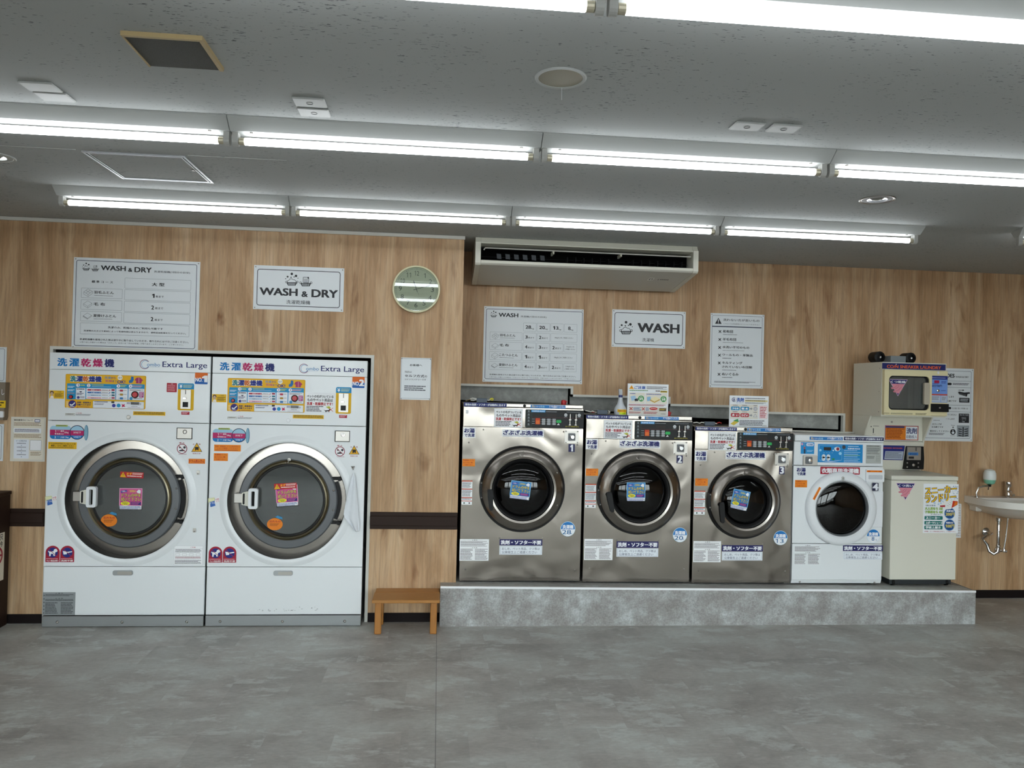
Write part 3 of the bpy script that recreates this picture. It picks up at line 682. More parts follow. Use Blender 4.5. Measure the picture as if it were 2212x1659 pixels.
def washer_dryer(dx, num, label, right):
    R = thing('washer_dryer', label, 'washer dryer', (-1.967 + dx, YM + 0.4, 0), 'two white coin washer-dryers')
    P1 = plane(K1, YM, dx); P2 = plane(K2, YM, dx)
    x0, x1 = -2.463 + dx, -1.474 + dx
    zt, z1, z2, z3 = 1.7405, 1.3085, 0.3845, 0.0725
    yb = 6.25
    g = G(); xa, xb = x0 + 0.004, x1 - 0.004
    g.box(xa, xa + 0.01, YM + 0.021, yb, 0.002, zt - 0.004).box(xb - 0.01, xb, YM + 0.021, yb, 0.002, zt - 0.004).box(xa + 0.01, xb - 0.01, YM + 0.021, yb, zt - 0.014, zt - 0.004).box(xa + 0.01, xb - 0.01, yb - 0.01, yb, 0.002, zt - 0.014).box(xa + 0.01, xb - 0.01, YM + 0.021, yb - 0.01, 0.002, 0.012)
    g.build('cabinet', M_GALV, R)
    hp = 1.634
    G().box(x0, x1, YM, YM + 0.02, hp + 0.001, zt, 0.002).build('header_panel', M_WHITE, R)
    G().box(x0, x1, YM, YM + 0.02, z1 + 0.002, hp - 0.001, 0.002).build('control_panel', M_WHITE, R)
    cx, cz, rh = -1.967 + dx, 0.814, 0.376
    dpt = 0.066
    g = G(); g.plate_hole(x0, x1, z2 + 0.002, z1 - 0.002, YM, YM + 0.0195, cx, cz, rh + 0.004)
    fp = g.build('front_panel', M_WHITE, R)
    g = G(); g.ring([(rh + 0.003, YM - 0.006), (rh + 0.012, YM - 0.012), (rh + 0.03, YM - 0.009), (rh + 0.052, YM - 0.001), (rh + 0.052, YM), (rh + 0.003, YM)], (cx, cz), 'y', 72)
    g.build('raised_rim', M_WHITE, fp, smooth=True, angle=60)
    G().ring([(rh + 0.003, YM - 0.006), (rh + 0.003, YM + dpt), (rh + 0.001, YM + dpt), (rh, YM - 0.004)], (cx, cz), 'y', 72).build('door_recess', M_RUBBER, R, smooth=True)
    G().ring([(0.314, YM + dpt - 0.004), (rh + 0.002, YM + dpt - 0.001), (rh + 0.002, YM + dpt + 0.003), (0.314, YM + dpt + 0.003)], (cx, cz), 'y', 72).build('steel_ring', M_STEEL2, R, smooth=True, angle=20)
    # door
    D = G().ring([(0.262, YM + dpt - 0.034), (0.270, YM + dpt - 0.040), (0.310, YM + dpt - 0.038), (0.318, YM + dpt - 0.030), (0.318, YM + dpt - 0.006), (0.262, YM + dpt - 0.006)], (cx, cz), 'y', 72).build('door', M_GREY, R, smooth=True, angle=30)
    yd = YM + dpt - 0.034
    G().ring([(0.236, yd + 0.004), (0.242, yd - 0.010), (0.250, yd - 0.006), (0.254, yd + 0.004), (0.262, yd - 0.004), (0.262, yd + 0.02), (0.236, yd + 0.02)], (cx, cz), 'y', 72).build('window_ring', M_OLIVE, D, smooth=True, angle=40)
    G().ring([(0.222, yd + 0.010), (0.227, yd + 0.002), (0.236, yd + 0.004), (0.236, yd + 0.02), (0.222, yd + 0.02)], (cx, cz), 'y', 72).build('gasket', M_RUBBER, D, smooth=True)
    G().lathe([(0.0001, yd + 0.008), (0.223, yd + 0.008), (0.223, yd + 0.014), (0.0001, yd + 0.014)], (cx, cz), 'y', 56).build('glass', M_GLASSS, D)
    # what shows behind the glass: rubber lip, pale drum rim, drum
    G().lathe([(0.222, yd + 0.020), (0.205, yd + 0.05), (0.200, yd + 0.11)], (cx, cz), 'y', 56).build('inner_bowl', mat('dull_bowl', '#4d4e4c', 0.4), R, smooth=True)
    dr = G().lathe([(0.200, yd + 0.11), (0.196, yd + 0.115), (0.205, yd + 0.14), (0.36, yd + 0.17), (0.37, yd + 0.55), (0.0001, yd + 0.58)], (cx, cz), 'y', 56).build('drum', mat('drum_steel', '#6f716f', 0.4, 0.8), R, smooth=True, angle=50)
    G().ring([(0.186, yd + 0.052), (0.201, yd + 0.040), (0.206, yd + 0.048), (0.190, yd + 0.066)], (cx, cz), 'y', 56).build('drum_lip', mat('beige_drum_lip', '#d8d0b4', 0.3, 0.3), dr, smooth=True)
    # hinges
    for zz in (0.86, 0.0):
        hz = cz + (0.145 if zz else -0.145)
        hx = cx + 0.275
        g = G(); g.lathe([(0.012, YM + dpt - 0.055), (0.014, YM + dpt - 0.05), (0.014, YM + dpt - 0.004), (0.012, YM + dpt)], (hx + 0.055, hz), 'y', 16)
        g.box(hx - 0.0, hx + 0.055, YM + dpt - 0.03, YM + dpt - 0.004, hz - 0.010, hz + 0.010, 0.003)
        g.build('hinge', M_BLACK, D, smooth=True)
    G().prism(arc((cx, cz), 0.342, -22, 22, 10) + arc((cx, cz), 0.312, 22, -22, 10), YM + dpt - 0.02, YM + dpt - 0.004, 'y').build('hinge_cover', M_BLACK, D)
    for zz in (0.068, -0.062): screw(D, cx + 0.292, YM + dpt - 0.039, cz + zz, 1.3)
    # pull handle on the left: bar, pivot plate, loop
    hz = cz + 0.010; hy = YM + dpt - 0.052
    g = G(); g.box(cx - 0.345, cx - 0.285, hy + 0.010, hy + 0.035, hz - 0.031, hz + 0.033, 0.003).build('latch_arm', M_METAL, D)
    g = G(); g.prism([(cx - 0.290, hz - 0.038), (cx - 0.232, hz - 0.052), (cx - 0.232, hz + 0.055), (cx - 0.290, hz + 0.038)], hy - 0.012, hy + 0.012, 'y')
    H = g.build('handle', M_IVORY, D)
    G().prism(rrect(cx - 0.283, hz - 0.036, cx - 0.271, hz + 0.036, 0.006), hy - 0.0135, hy - 0.011, 'y').build('slot', M_BLACK, H)
    o_, i_ = rrect(cx - 0.244, hz - 0.062, cx - 0.184, hz + 0.070, 0.014, 6), rrect(cx - 0.226, hz - 0.046, cx - 0.204, hz + 0.052, 0.006, 6)
    n = len(o_); ya, yc = hy - 0.034, hy - 0.008
    g = G(); g.add([(p[0], y, p[1]) for y in (ya, yc) for q in (o_, i_) for p in q], [f for k in range(n) for f in ((k, (k + 1) % n, n + (k + 1) % n, n + k), (2 * n + k, 3 * n + k, 3 * n + (k + 1) % n, 2 * n + (k + 1) % n), (k, 2 * n + k, 2 * n + (k + 1) % n, (k + 1) % n), (n + k, n + (k + 1) % n, 3 * n + (k + 1) % n, 3 * n + k))])
    g.build('loop_grip', M_WHITEP, H)
    # lower service door and kick plate
    L_ = G().box(x0, x1, YM, YM + 0.02, z3 + 0.002, z2 - 0.002, 0.003).build('service_door', M_WHITE, R)
    a, b = P2(717, 1012), P2(905, 1060)
    G().prism(rrect(a[0], b[1], b[0], a[1], 0.012), YM - 0.006, YM + 0.002, 'y').build('pull_bezel', M_GALV, L_)
    G().prism(rrect(a[0] + 0.030, b[1] + 0.006, b[0] - 0.004, a[1] - 0.006, 0.008), YM - 0.011, YM - 0.005, 'y').build('pull', M_METAL, L_)
    kp = G().box(x0, x1, YM - 0.004, YM + 0.02, 0.002, z3 - 0.002, 0.002).build('kick_plate', M_GALV, R)
    for q in ((193, 1500), (803, 1500), (1413, 1497)):
        p = P2(*q); screw(kp, p[0], YM - 0.004, p[1], 1.8, 'bolt')
    # ---- header lettering
    s = Sheet(P1, YM)
    for ch, xa, xb, c in (('洗', 262, 375, BLUE), ('濯', 412, 525, BLUE), ('乾', 560, 675, MAG), ('燥', 710, 822, MAG), ('機', 855, 967, NAVY)):
        yo = (xa - 262) * 0.022
        s.text(ch, xa, 194 + yo, xb, 296 + yo, c, 1, bold=0.03)
    s.build('header_lettering', R); s = Sheet(P1, YM)
    s.hoop(1355, 273, 63, 7, '#7a3a62', 1, 35, 325); s.hoop(1362, 274, 50, 5, '#3a8fc0', 1, 45, 330)
    s.text('ombo', 1385, 252, 1548, 301, '#2f86bb', 2, bold=0.0); s.rect(1400, 306, 1540, 311, '#4a6aa8', 1); s.build('emblem_lettering', R); s = Sheet(P1, YM)
    s.text('Extra Large', 1580, 238, 2138, 344, NAVY, 1, bold=0.012)
    s.build('header_lettering', R)
    # ---- number badge
    def badge(s):
        s.rect(0, 0.0, 1, 1, '#0f5aa8', 1, 0.005); s.polyw(clipz(rrect(*s.M(0, 1), *s.M(1, 0), 0.005), s.M(0, 0.52)[1], 9), '#dd6a1c', 2)
        s.text('NO.', 0.05, 0.44, 0.58, 0.78, '#f2f4f6', 3, bold=0.03); s.text(num, 0.60, 0.26, 0.93, 0.80, '#f2f4f6', 3, bold=0.06)
    sticker('number_badge', R, P1, YM, (1988, 378, 2145, 525), badge, 'orange and blue number badge', base=None)
    # ---- instruction panel
    s = Sheet(P1, YM); Y_ = '#eab414'
    s.rect(362, 393, 1362, 840, '#d79f12', 0, 0.008); s.rect(370, 400, 1355, 832, Y_, 1, 0.007)
    for i, ch in enumerate('洗濯乾燥機'):
        c = ('#1e7f8c', '#1d2f86', '#d2691e', '#1d2f86', '#1d2f86')[i]; xa = 422 + i * 79; yo = i * 1.5
        s.rect(xa - 3, 416 + yo, xa + 74, 494 + yo, '#f6f2dc', 2, 0.003); s.text(ch, xa, 419 + yo, xa + 71, 490 + yo, c, 3, bold=0.04)
    s.text('洗濯', 850, 425, 930, 458, '#2a86c0', 3); s.text('から', 935, 430, 990, 458, '#1d2f86', 3); s.text('乾燥', 862, 466, 945, 498, '#c04a80', 3); s.text('まで', 950, 472, 1003, 500, '#1d2f86', 3)
    s.disc(1045, 442, 32, '#f4f0e0', 2); s.text('1台で', 1020, 430, 1070, 455, '#1d2f86', 3); s.text('OK!', 1012, 475, 1108, 516, '#1d2f86', 3, bold=0.03)
    s.poly([(1185, 425), (1215, 430), (1218, 470), (1200, 505), (1160, 510), (1155, 480), (1180, 465)], '#1f6fb0', 2)
    s.poly([(1245, 445), (1275, 438), (1300, 440), (1335, 475), (1318, 490), (1312, 515), (1245, 512), (1246, 480), (1228, 475)], '#a83264', 2); s.line([(1282, 442), (1282, 512)], 0.002, '#e8b8c8', 3)
    TB = '#1f8fc4'
    for a, b in ((380, 483), (490, 612), (618, 988), (994, 1143), (1149, 1350)):
        s.rect(a, 512 + (a - 380) * 0.012, b, 715 + (a - 380) * 0.016, TB, 2, 0.005)
    for a, b in ((494, 608), (622, 984), (998, 1139), (1153, 1346)):
        s.rect(a, 568 + (a - 380) * 0.012, b, 711 + (a - 380) * 0.016, '#e9edf2', 3, 0.004)
    for n_, x, y in (('1', 517, 536), ('2', 651, 539), ('3', 1024, 547), ('4', 1178, 549)):
        s.disc(x, y, 22, '#f4f6f8', 3); s.text(n_, x - 8, y - 14, x + 8, y + 14, '#1d2f86', 4)
    s.greek(545, 530, 605, 552, 1, '#c7d23a', 3); s.greek(690, 528, 850, 546, 1, '#c7d23a', 3); s.greek(690, 550, 950, 562, 1, '#e4eef4', 3); s.greek(1050, 535, 1130, 565, 2, '#c7d23a', 3); s.greek(1205, 540, 1330, 570, 2, '#e0a0a0', 3)
    for i, (c, t) in enumerate((('#b8324a', '標準コース'), ('#2f6fb4', '少量コース'), ('#b9d3ea', '洗濯のみコース'), ('#f0b8c4', '乾燥のみコース'))):
        y = 584 + i * 33; s.rect(636, y, 915, y + 26, c, 4, 0.003); s.text(t, 680, y + 6, 800, y + 21, '#f4f4f4' if i < 2 else '#3a3a66', 5); s.rect(806, y + 3, 908, y + 23, '#f1f3f5', 5, 0.002); s.greek(815, y + 8, 900, y + 20, 1, '#5a5a66', 6)
        s.rect(938, y + 2, 978, y + 24, ('#a02848', '#1f7890', '#3a6a80', '#b04a68')[i], 4, 0.002); s.poly([(918, y + 8), (930, y + 13), (918, y + 18)], '#3a3a4a', 4)
    s.rect(1002, 590, 1003, 591, '#3a3a4a', 4)
    for y, c in ((603, '#b83a50'), (653, '#b08a30'), (700, '#2f78b8')):
        s.rect(1042, y - 12, 1084, y + 14, c, 4, 0.004); s.greek(1088, y - 4, 1132, y + 6, 1, '#7a6a70', 4); s.poly([(1027, y - 5), (1038, y), (1027, y + 5)], '#3a3a4a', 4)
    s.greek(388, 545, 476, 575, 2, '#cfe4f0', 3); s.greek(388, 588, 476, 618, 2, '#cfe4f0', 3); s.greek(388, 630, 476, 648, 1, '#d89070', 3)
    s.greek(500, 578, 605, 600, 1, '#3a3a44', 4); s.disc(551, 612, 16, '#3a3f58', 4, a0=180, a1=360); s.greek(500, 632, 590, 665, 2, '#4a4a70', 4); s.disc(520, 690, 18, '#3a3a8a', 4); s.greek(542, 678, 604, 704, 2, '#5a4a60', 4)
    s.greek(1168, 590, 1340, 612, 2, '#6a5a60', 4, seed=2); s.rect(1285, 618, 1340, 692, '#a02a78', 4, 0.003); s.greek(1290, 625, 1335, 688, 4, '#e8c8dc', 5); s.disc(1184, 703, 20, '#2f8fc4', 4); s.greek(1210, 700, 1335, 715, 1, '#5a5a66', 4)
    s.disc(445, 772, 50, '#2a2a78', 2); s.hoop(445, 772, 50, 6, '#7a2a5a', 3); s.poly([(412, 770), (440, 780), (478, 748), (482, 760), (445, 795), (415, 790)], '#e8ecf2', 4); s.greek(415, 800, 476, 812, 1, '#f0f0f4', 4)
    for y in range(742, 826, 14): s.rect(368, y, 398, y + 5, '#f4eed0', 2)
    s.text('洗剤・柔軟剤は', 505, 742, 680, 766, '#232a5c', 3, bold=0.03); s.text('自動で入ります', 505, 769, 677, 795, '#232a5c', 3, bold=0.03); s.poly([(512, 800), (528, 822), (496, 822)], '#c06a20', 3); s.greek(530, 804, 670, 818, 1, '#a04040', 3)
    s.rect(705, 732, 1345, 836, '#e9edf2', 2, 0.005); s.frame(705, 732, 1345, 836, 0.0012, '#4a8a90', 3, 0.005)
    s.greek(722, 740, 905, 760, 1, '#33335c', 4); s.greek(722, 764, 850, 788, 2, '#6a6a80', 4); s.rect(935, 738, 975, 762, '#33363a', 4, 0.004)
    s.disc(967, 792, 23, '#32389a', 4); s.disc(1027, 791, 25, '#1f96c8', 4); s.poly([(1065, 772), (1085, 782), (1105, 770), (1100, 792), (1112, 810), (1088, 806), (1068, 815), (1072, 795)], '#c0285a', 4)
    s.greek(1130, 752, 1175, 778, 2, '#4a4a80', 4); s.text('分', 1290, 762, 1312, 784, '#4a4a60', 4); s.greek(1185, 800, 1270, 810, 1, '#6a6a78', 4); s.greek(1140, 815, 1310, 826, 1, '#a06a70', 4)
    ip = s.build('instruction_panel', R, 'yellow and blue instruction panel with four numbered steps')
    for q, r_, nm in (((430, 683), 0.010, 'red_button'), ((1235, 655), 0.018, 'red_button')):
        p = P1(*q); g = G(); g.lathe([(r_ * 1.25, YM - 0.003), (r_ * 1.25, YM - 0.006), (r_, YM - 0.007)], p, 'y', 24, M_BLACK); g.lathe([(0.0001, YM - 0.010), (r_ * 0.8, YM - 0.010), (r_, YM - 0.006)], p, 'y', 24, mat('red_button', '#b31420', 0.3)); g.build(nm, None, ip, smooth=True)
    a, b = P1(1182, 748), P1(1285, 782)
    G().box(a[0], b[0], YM - 0.005, YM, b[1], a[1]).build('display', mat('dark_display', '#1a1410', 0.2), ip)
    # ---- coin slot
    def coin(s):
        s.rect(0, 0, 1, 1, '#e2b312', 0, 0.010); s.polyw(clipz(rrect(*s.M(0, 1), *s.M(1, 0), 0.010), s.M(0, 0.22)[1], 9), TB, 1)
        s.text('¥', 0.10, 0.05, 0.26, 0.18, '#f2f6fa', 2, bold=0.03); s.greek(0.32, 0.05, 0.92, 0.18, 3, '#b9cfae', 2)
    cs = sticker('coin_slot', R, P1, YM, (1775, 510, 1968, 855), coin, 'coin slot with yellow and blue surround', base=None)
    a, b = P1(1812, 592), P1(1932, 835)
    G().prism(rrect(a[0], b[1], b[0], a[1], 0.004), YM - 0.006, YM, 'y').build('slot_plate', M_METAL, cs)
    p, q = P1(1870, 594), P1(1876, 650); G().box(p[0], q[0], YM - 0.0068, YM - 0.005, q[1], p[1]).build('slit', M_BLACK, cs)
    p = P1(1862, 700); g = G(); g.box(p[0] - 0.010, p[0] + 0.010, YM - 0.014, YM - 0.005, p[1] - 0.006, p[1] + 0.006, 0.002); g.build('return_lever', M_CHROME, cs)
    p, q = P1(1836, 746), P1(1902, 812); G().box(p[0], q[0], YM - 0.0075, YM - 0.005, q[1], p[1]).build('return_cup', M_BLACK, cs)
    # ---- small labels
    def face(s):
        s.disc(0.17, 0.42, 0.10, '#caa98a', 2, ry=0.22); s.disc(0.17, 0.30, 0.13, '#5a4030', 1, ry=0.24); s.poly([(0.04, 0.98), (0.10, 0.66), (0.26, 0.66), (0.32, 0.98)], '#efe8de', 1)
        s.text('ご注意', 0.52, 0.10, 0.80, 0.24, '#4a3a10', 2); s.greek(0.36, 0.36, 0.95, 0.85, 4, '#6a5618', 2)
    sticker('caution_label', R, P1, YM, (157, 600, 340, 707), face, 'yellow caution label with a drawn attendant', base=YEL)
    sticker('red_label', R, P1, YM, (1633, 507, 1757, 625), lambda s: (s.text('注意', 0.40, 0.06, 0.62, 0.14, '#f0e8e8', 2), s.greek(0.08, 0.18, 0.92, 0.92, 7, '#d89098', 2)), 'red label', base='#a8122c', r=0.003) if not right else sticker('pet_hair_notice', R, plane(crop(440, 740, 5.821), YM), YM, (1278, 628, 1645, 885), pet_notice, 'white notice against pet hair')
    sticker('red_strip', R, P1, YM, (1815, 868, 1917, 908), lambda s: s.greek(0.1, 0.15, 0.9, 0.85, 2, '#e8b0b8', 2), base='#a8122c')
    sticker('yellow_strip', R, P1, YM, (1210, 864, 1613, 920), lambda s: s.greek(0.03, 0.15, 0.97, 0.85, 2, '#5a4a10', 2, ragged=0.1), base=YEL)
    s = Sheet(P1, YM); s.frame(357, 890, 478, 918, 0.0015, '#7a6a40', 1, 0.002); s.greek(366, 896, 470, 912, 1, '#5a5040', 1); s.text('ご注意', 490, 879, 563, 894, '#b01830', 1); s.greek(488, 899, 685, 922, 2, '#6a6a70', 1); s.build('fine_print', R)
    p = P1(1152, 937)
    g = G(); g.lathe([(0.012, YM), (0.0125, YM - 0.004), (0.010, YM - 0.006), (0.0001, YM - 0.006)], p, 'y', 20); g.build('panel_lock', M_WHITEP if right else M_METAL, R, smooth=True)
    # ---- drum filling gauge
    s = Sheet(P1, YM); LB = '#9fc9df'
    c = [s.M(x, y) for x, y in ((165, 1045), (430, 1216))]; out = rrect(c[0][0], c[1][1], c[1][0], c[0][1], 0.022, 8)
    zA, zB = s.M(300, 1096)[1], s.M(300, 1166)[1]
    clip = clipz
    s.polyw(clip(out, zA, 9), LB, 1); s.polyw(clip(out, zB, zA), MAG, 1); s.polyw(clip(out, -9, zB), BLUE, 1)
    s.disc(505, 1130, 95, '#232b52', 2); cc = s.M(505, 1130); rr = abs(s.M(591, 1130)[0] - cc[0]); ci = [(cc[0] + rr * math.cos(t * math.pi / 20), cc[1] + rr * math.sin(t * math.pi / 20)) for t in range(40)]
    zA, zB = s.M(505, 1106)[1], s.M(505, 1168)[1]
    s.polyw(clip(ci, zA, 9), LB, 3); s.polyw(clip(ci, zB, zA), MAG, 3); s.polyw(clip(ci, -9, zB), BLUE, 3)
    s.disc(620, 1133, 27, '#5d8aa6', 4, ry=98); s.disc(616, 1133, 20, '#86b2c8', 5, ry=88)
    s.rect(238, 1033, 388, 1058, '#a8b45a', 4, 0.002); s.greek(246, 1038, 380, 1054, 1, '#5e7040', 5)
    s.text('1', 228, 1101, 240, 1126, '#f2eaf0', 4); s.greek(252, 1108, 292, 1116, 1, '#e0b8cc', 4); s.text('標準', 298, 1103, 342, 1125, '#f2eaf0', 4); s.text('4', 224, 1133, 242, 1158, '#f2eaf0', 4); s.text('乾燥のみ', 250, 1137, 338, 1158, '#f2eaf0', 4); s.text('20kg', 345, 1120, 398, 1145, '#f2eaf0', 4)
    s.text('2', 222, 1176, 240, 1202, '#e8f0f6', 4); s.greek(252, 1184, 290, 1192, 1, '#a8cbe0', 4); s.text('少量', 296, 1179, 340, 1201, '#e8f0f6', 4); s.text('12kg', 346, 1180, 398, 1205, '#e8f0f6', 4)
    s.text('2/3以下', 460, 1118, 553, 1144, '#f4eef2', 5); s.text('1/3以下', 462, 1174, 553, 1199, '#eaf2f8', 5)
    s.build('filling_gauge_sticker', R, 'blue and magenta drum filling gauge sticker')
    if not right:
        sticker('yellow_check_label', R, P1, YM, (143, 1248, 498, 1340), lambda s: (s.text('ドラムの中が汚れていないことを', 0.04, 0.12, 0.96, 0.36, '#3a3008', 2, bold=0.02), s.text('確認してからご使用ください', 0.10, 0.42, 0.90, 0.66, '#3a3008', 2, bold=0.02), s.greek(0.04, 0.76, 0.96, 0.92, 1, '#5a4a10', 2)), base=YEL)
        sticker('drum_cloth_label', R, P1, YM, (1907, 1460, 2113, 1524), lambda s: (s.frame(0.02, 0.05, 0.98, 0.95, 0.0012, '#c03a18', 1), s.text('ドラム用ふきん', 0.05, 0.18, 0.95, 0.82, '#b8281a', 2, bold=0.02)), 'orange label', base=ORG_)
    else:
        P3 = plane(crop(440, 740, 5.821), YM)
        sticker('orange_check_label', R, P3, YM, (133, 1282, 466, 1370), lambda s: (s.text('洗濯・乾燥前にドラム内が汚れて', 0.04, 0.14, 0.96, 0.38, '#b8321a', 2, bold=0.01), s.text('いないか確認してください', 0.12, 0.44, 0.88, 0.68, '#b8321a', 2, bold=0.01), s.greek(0.04, 0.78, 0.96, 0.92, 1, '#b8502a', 2)), base=ORG_)
        sticker('orange_door_label', R, P3, YM, (128, 1390, 304, 1490), three_lines('#c0401a', ['洗濯物をドアに', 'はさまない様', 'ご注意下さい']), base=ORG_)
    # ---- lock plate, prohibition and warning signs
    a, b = P1(1760, 1068), P1(1952, 1215)
    G().prism(rrect(a[0], b[1], b[0], a[1], 0.003), YM - 0.005, YM, 'y').build('coin_box_frame', M_BLACK, R)
    cb = G().box(a[0] + 0.005, b[0] - 0.002, YM - 0.010, YM - 0.004, b[1] + 0.004, a[1] - 0.003, 0.001).build('coin_box_door', M_METAL, R)
    p = P1(1865, 1122); G().ring([(0.008, YM - 0.012), (0.012, YM - 0.016), (0.014, YM - 0.010), (0.008, YM - 0.010)], p, 'y', 24).build('key_cylinder', M_CHROME, cb, smooth=True)
    s = Sheet(P1, YM); s.disc(1824, 1335, 62, '#f2f2f4', 1); s.hoop(1824, 1335, 65, 9, '#8e1b34', 2); s.line([(1780, 1292), (1868, 1378)], 0.0035, '#8e1b34', 3)
    s.disc(1855, 1318, 16, '#3c3640', 2); s.poly([(1785, 1355), (1830, 1340), (1862, 1358), (1840, 1366), (1790, 1368)], '#3c3640', 2); s.disc(1798, 1318, 12, '#4a4450', 2)
    s.text('禁 止', 1790, 1253, 1856, 1271, '#a02038', 2, bold=0.02); s.greek(1760, 1400, 1890, 1412, 1, '#b06a78', 2)
    s.build('prohibition_sign', R, 'red prohibition sign sticker')
    s = Sheet(P1, YM); s.poly([(2010, 1258), (2078, 1374), (1940, 1374)], '#2c2410', 1); s.poly([(2010, 1270), (2069, 1369), (1950, 1369)], '#e6ac18', 2); s.poly([(1985, 1312), (2035, 1312), (2030, 1360), (2012, 1345), (1990, 1362)], '#221c10', 3)
    s.text('危', 1962, 1270, 1982, 1288, '#a02038', 2); s.text('険', 2036, 1270, 2056, 1288, '#a02038', 2); s.text('取扱注意', 1958, 1386, 2056, 1403, '#a04050', 2)
    s.build('warning_triangle', R, 'yellow warning triangle sticker')
    # ---- lower stickers
    def arch(pict, txt):
        def d(s):
            a, b = s.M(0, 1), s.M(1, 0); w_ = b[0] - a[0]
            sh = [(a[0], a[1]), (b[0], a[1])] + arc(((a[0] + b[0]) / 2, b[1] - w_ / 2), w_ / 2, 0, 180, 16)
            s.polyw(sh, '#a11a34', 0); s.disc(0.5, 0.42, 0.42, '#1d2a78', 1); pict(s); s.hoop(0.5, 0.42, 0.43, 0.06, '#a11a34', 3); s.line([(0.22, 0.20), (0.78, 0.63)], 0.003, '#a11a34', 3)
            s.greek(0.06, 0.77, 0.94, 0.84, 1, '#e0a8b4', 4); s.text(txt, 0.08, 0.86, 0.92, 0.96, '#f2eef0', 4, bold=0.02)
        return d
    dog = lambda s: s.poly([(0.22, 0.30), (0.28, 0.36), (0.55, 0.34), (0.60, 0.22), (0.74, 0.18), (0.86, 0.30), (0.78, 0.38), (0.68, 0.40), (0.66, 0.62), (0.56, 0.62), (0.54, 0.50), (0.38, 0.50), (0.36, 0.64), (0.26, 0.64), (0.26, 0.44), (0.18, 0.36)], '#eef0f4', 2)
    scoop = lambda s: (s.poly([(0.18, 0.32), (0.48, 0.36), (0.46, 0.52), (0.24, 0.54)], '#eef0f4', 2), s.poly([(0.46, 0.38), (0.84, 0.33), (0.84, 0.39), (0.46, 0.45)], '#eef0f4', 2))
    sticker('pet_sticker', R, P2, YM, (83, 780, 213, 935), arch(dog, 'ペット用品お断り'), 'red arched sticker with crossed-out dog', base=None)
    sticker('detergent_sticker', R, P2, YM, (222, 780, 350, 935), arch(scoop, '洗剤不要'), 'red arched sticker with crossed-out scoop', base=None)
    s = Sheet(P2, YM); s.poly([(76, 318), (140, 308), (142, 345), (78, 358)], '#e4e4b8', 1); s.frame(80, 314, 140, 352, 0.001, '#6a8a60', 2); s.poly([(92, 352), (138, 340), (148, 388), (100, 402)], '#3a6ab8', 2); s.text('ドラム', 98, 350, 140, 372, '#eef2f8', 3, rot=12); s.poly([(142, 320), (186, 306), (188, 345), (148, 362)], '#f0f0f2', 2); s.text('内部', 148, 318, 182, 334, '#b8283a', 3, rot=14); s.text('ココ', 150, 338, 182, 352, '#b8283a', 3, rot=14); s.build('corner_sticker', R)
    if not right:
        def note(s):
            s.frame(0, 0, 1, 1, 0.001, '#a9adb2', 1); s.line([(0, 0.15), (1, 0.15)], 0.001, '#a9adb2', 1); s.text('ご注意', 0.56, 0.05, 0.74, 0.11, '#b0304a', 2); s.greek(0.05, 0.19, 0.95, 0.36, 3, '#77777e', 2)
            for i in range(4): s.frame(0.06 + i * 0.235, 0.40, 0.20 + i * 0.235, 0.52, 0.0008, '#9a8a90', 2)
            s.greek(0.05, 0.57, 0.95, 0.68, 2, '#a07078', 2); s.greek(0.04, 0.74, 0.97, 0.96, 4, '#77777e', 2)
        sticker('care_notice', R, P2, YM, (1293, 780, 1563, 962), note, 'white printed care notice')
        def gp(s):
            s.frame(0, 0, 1, 1, 0.001, '#565a5c', 1); s.text('△ 警 告', 0.38, 0.02, 0.62, 0.07, '#2e3032', 2); s.greek(0.08, 0.09, 0.97, 0.18, 2, '#4a4d50', 2); s.text('△ 注 意', 0.38, 0.24, 0.62, 0.29, '#2e3032', 2); s.greek(0.08, 0.30, 0.97, 0.40, 2, '#4a4d50', 2)
            s.greek(0.08, 0.44, 0.48, 0.96, 8, '#4a4d50', 2, seed=4); s.greek(0.56, 0.44, 0.96, 0.96, 8, '#4a4d50', 2, seed=6)
            for i in range(6): s.poly([(0.04, 0.10 + i * 0.155), (0.065, 0.15 + i * 0.155), (0.015, 0.15 + i * 0.155)], '#3a3c3e', 2)
        sticker('grey_warning_plate', R, P2, YM, (57, 1220, 357, 1434), gp, 'grey warning plate', base='#8f9496')
        for q in ((1520, 95), (1485, 640)):
            p = P2(*q); g = G(); g.prism(rrect(p[0] - 0.010, p[1] - 0.010, p[0] + 0.010, p[1] + 0.016, 0.004), YM - 0.003, YM, 'y'); g.tube([(p[0], YM - 0.004, p[1] - 0.002), (p[0], YM - 0.013, p[1] - 0.006), (p[0], YM - 0.013, p[1] + 0.001)], 0.0022, 8); g.build('adhesive_hook', M_METAL, R)
    # ---- stickers on the glass
    Yg = yd + 0.008
    if not right: c1, c2, c3, rot2 = (285, 1026), (282.5, 1078), (236, 1121), 0
    else: c1, c2, c3, rot2 = (617, 1050), (620, 1071), (594, 1129), 5
    def gl(c, w_, h_, rot=0):
        p = at(c[0], c[1], Yg); q, k = math.cos(math.radians(rot)), math.sin(math.radians(rot))
        def M(u, v):
            a, b = (u - 0.5) * w_, (0.5 - v) * h_; return (p[0] + a * q - b * k, p[1] + a * k + b * q)
        return M
    def rotsheet(name, c, w_, h_, rot, draw, base, lay, label):
        # draw upright, then turn every point about the centre
        p = at(c[0], c[1], Yg); q, k = math.cos(math.radians(rot)), math.sin(math.radians(rot))
        def e(a, b, d):
            x, z = a - p[0], b - p[1]; return (p[0] + x * q - z * k, Yg - d, p[1] + x * k + z * q)
        s = Sheet(lambda u, v: (p[0] + (u - 0.5) * w_, p[1] + (0.5 - v) * h_), e=e, d0=0.0008 + lay * 0.003)
        if base: s.rect(0, 0, 1, 1, base, 0)
        draw(s); return s.build(name, D, label)
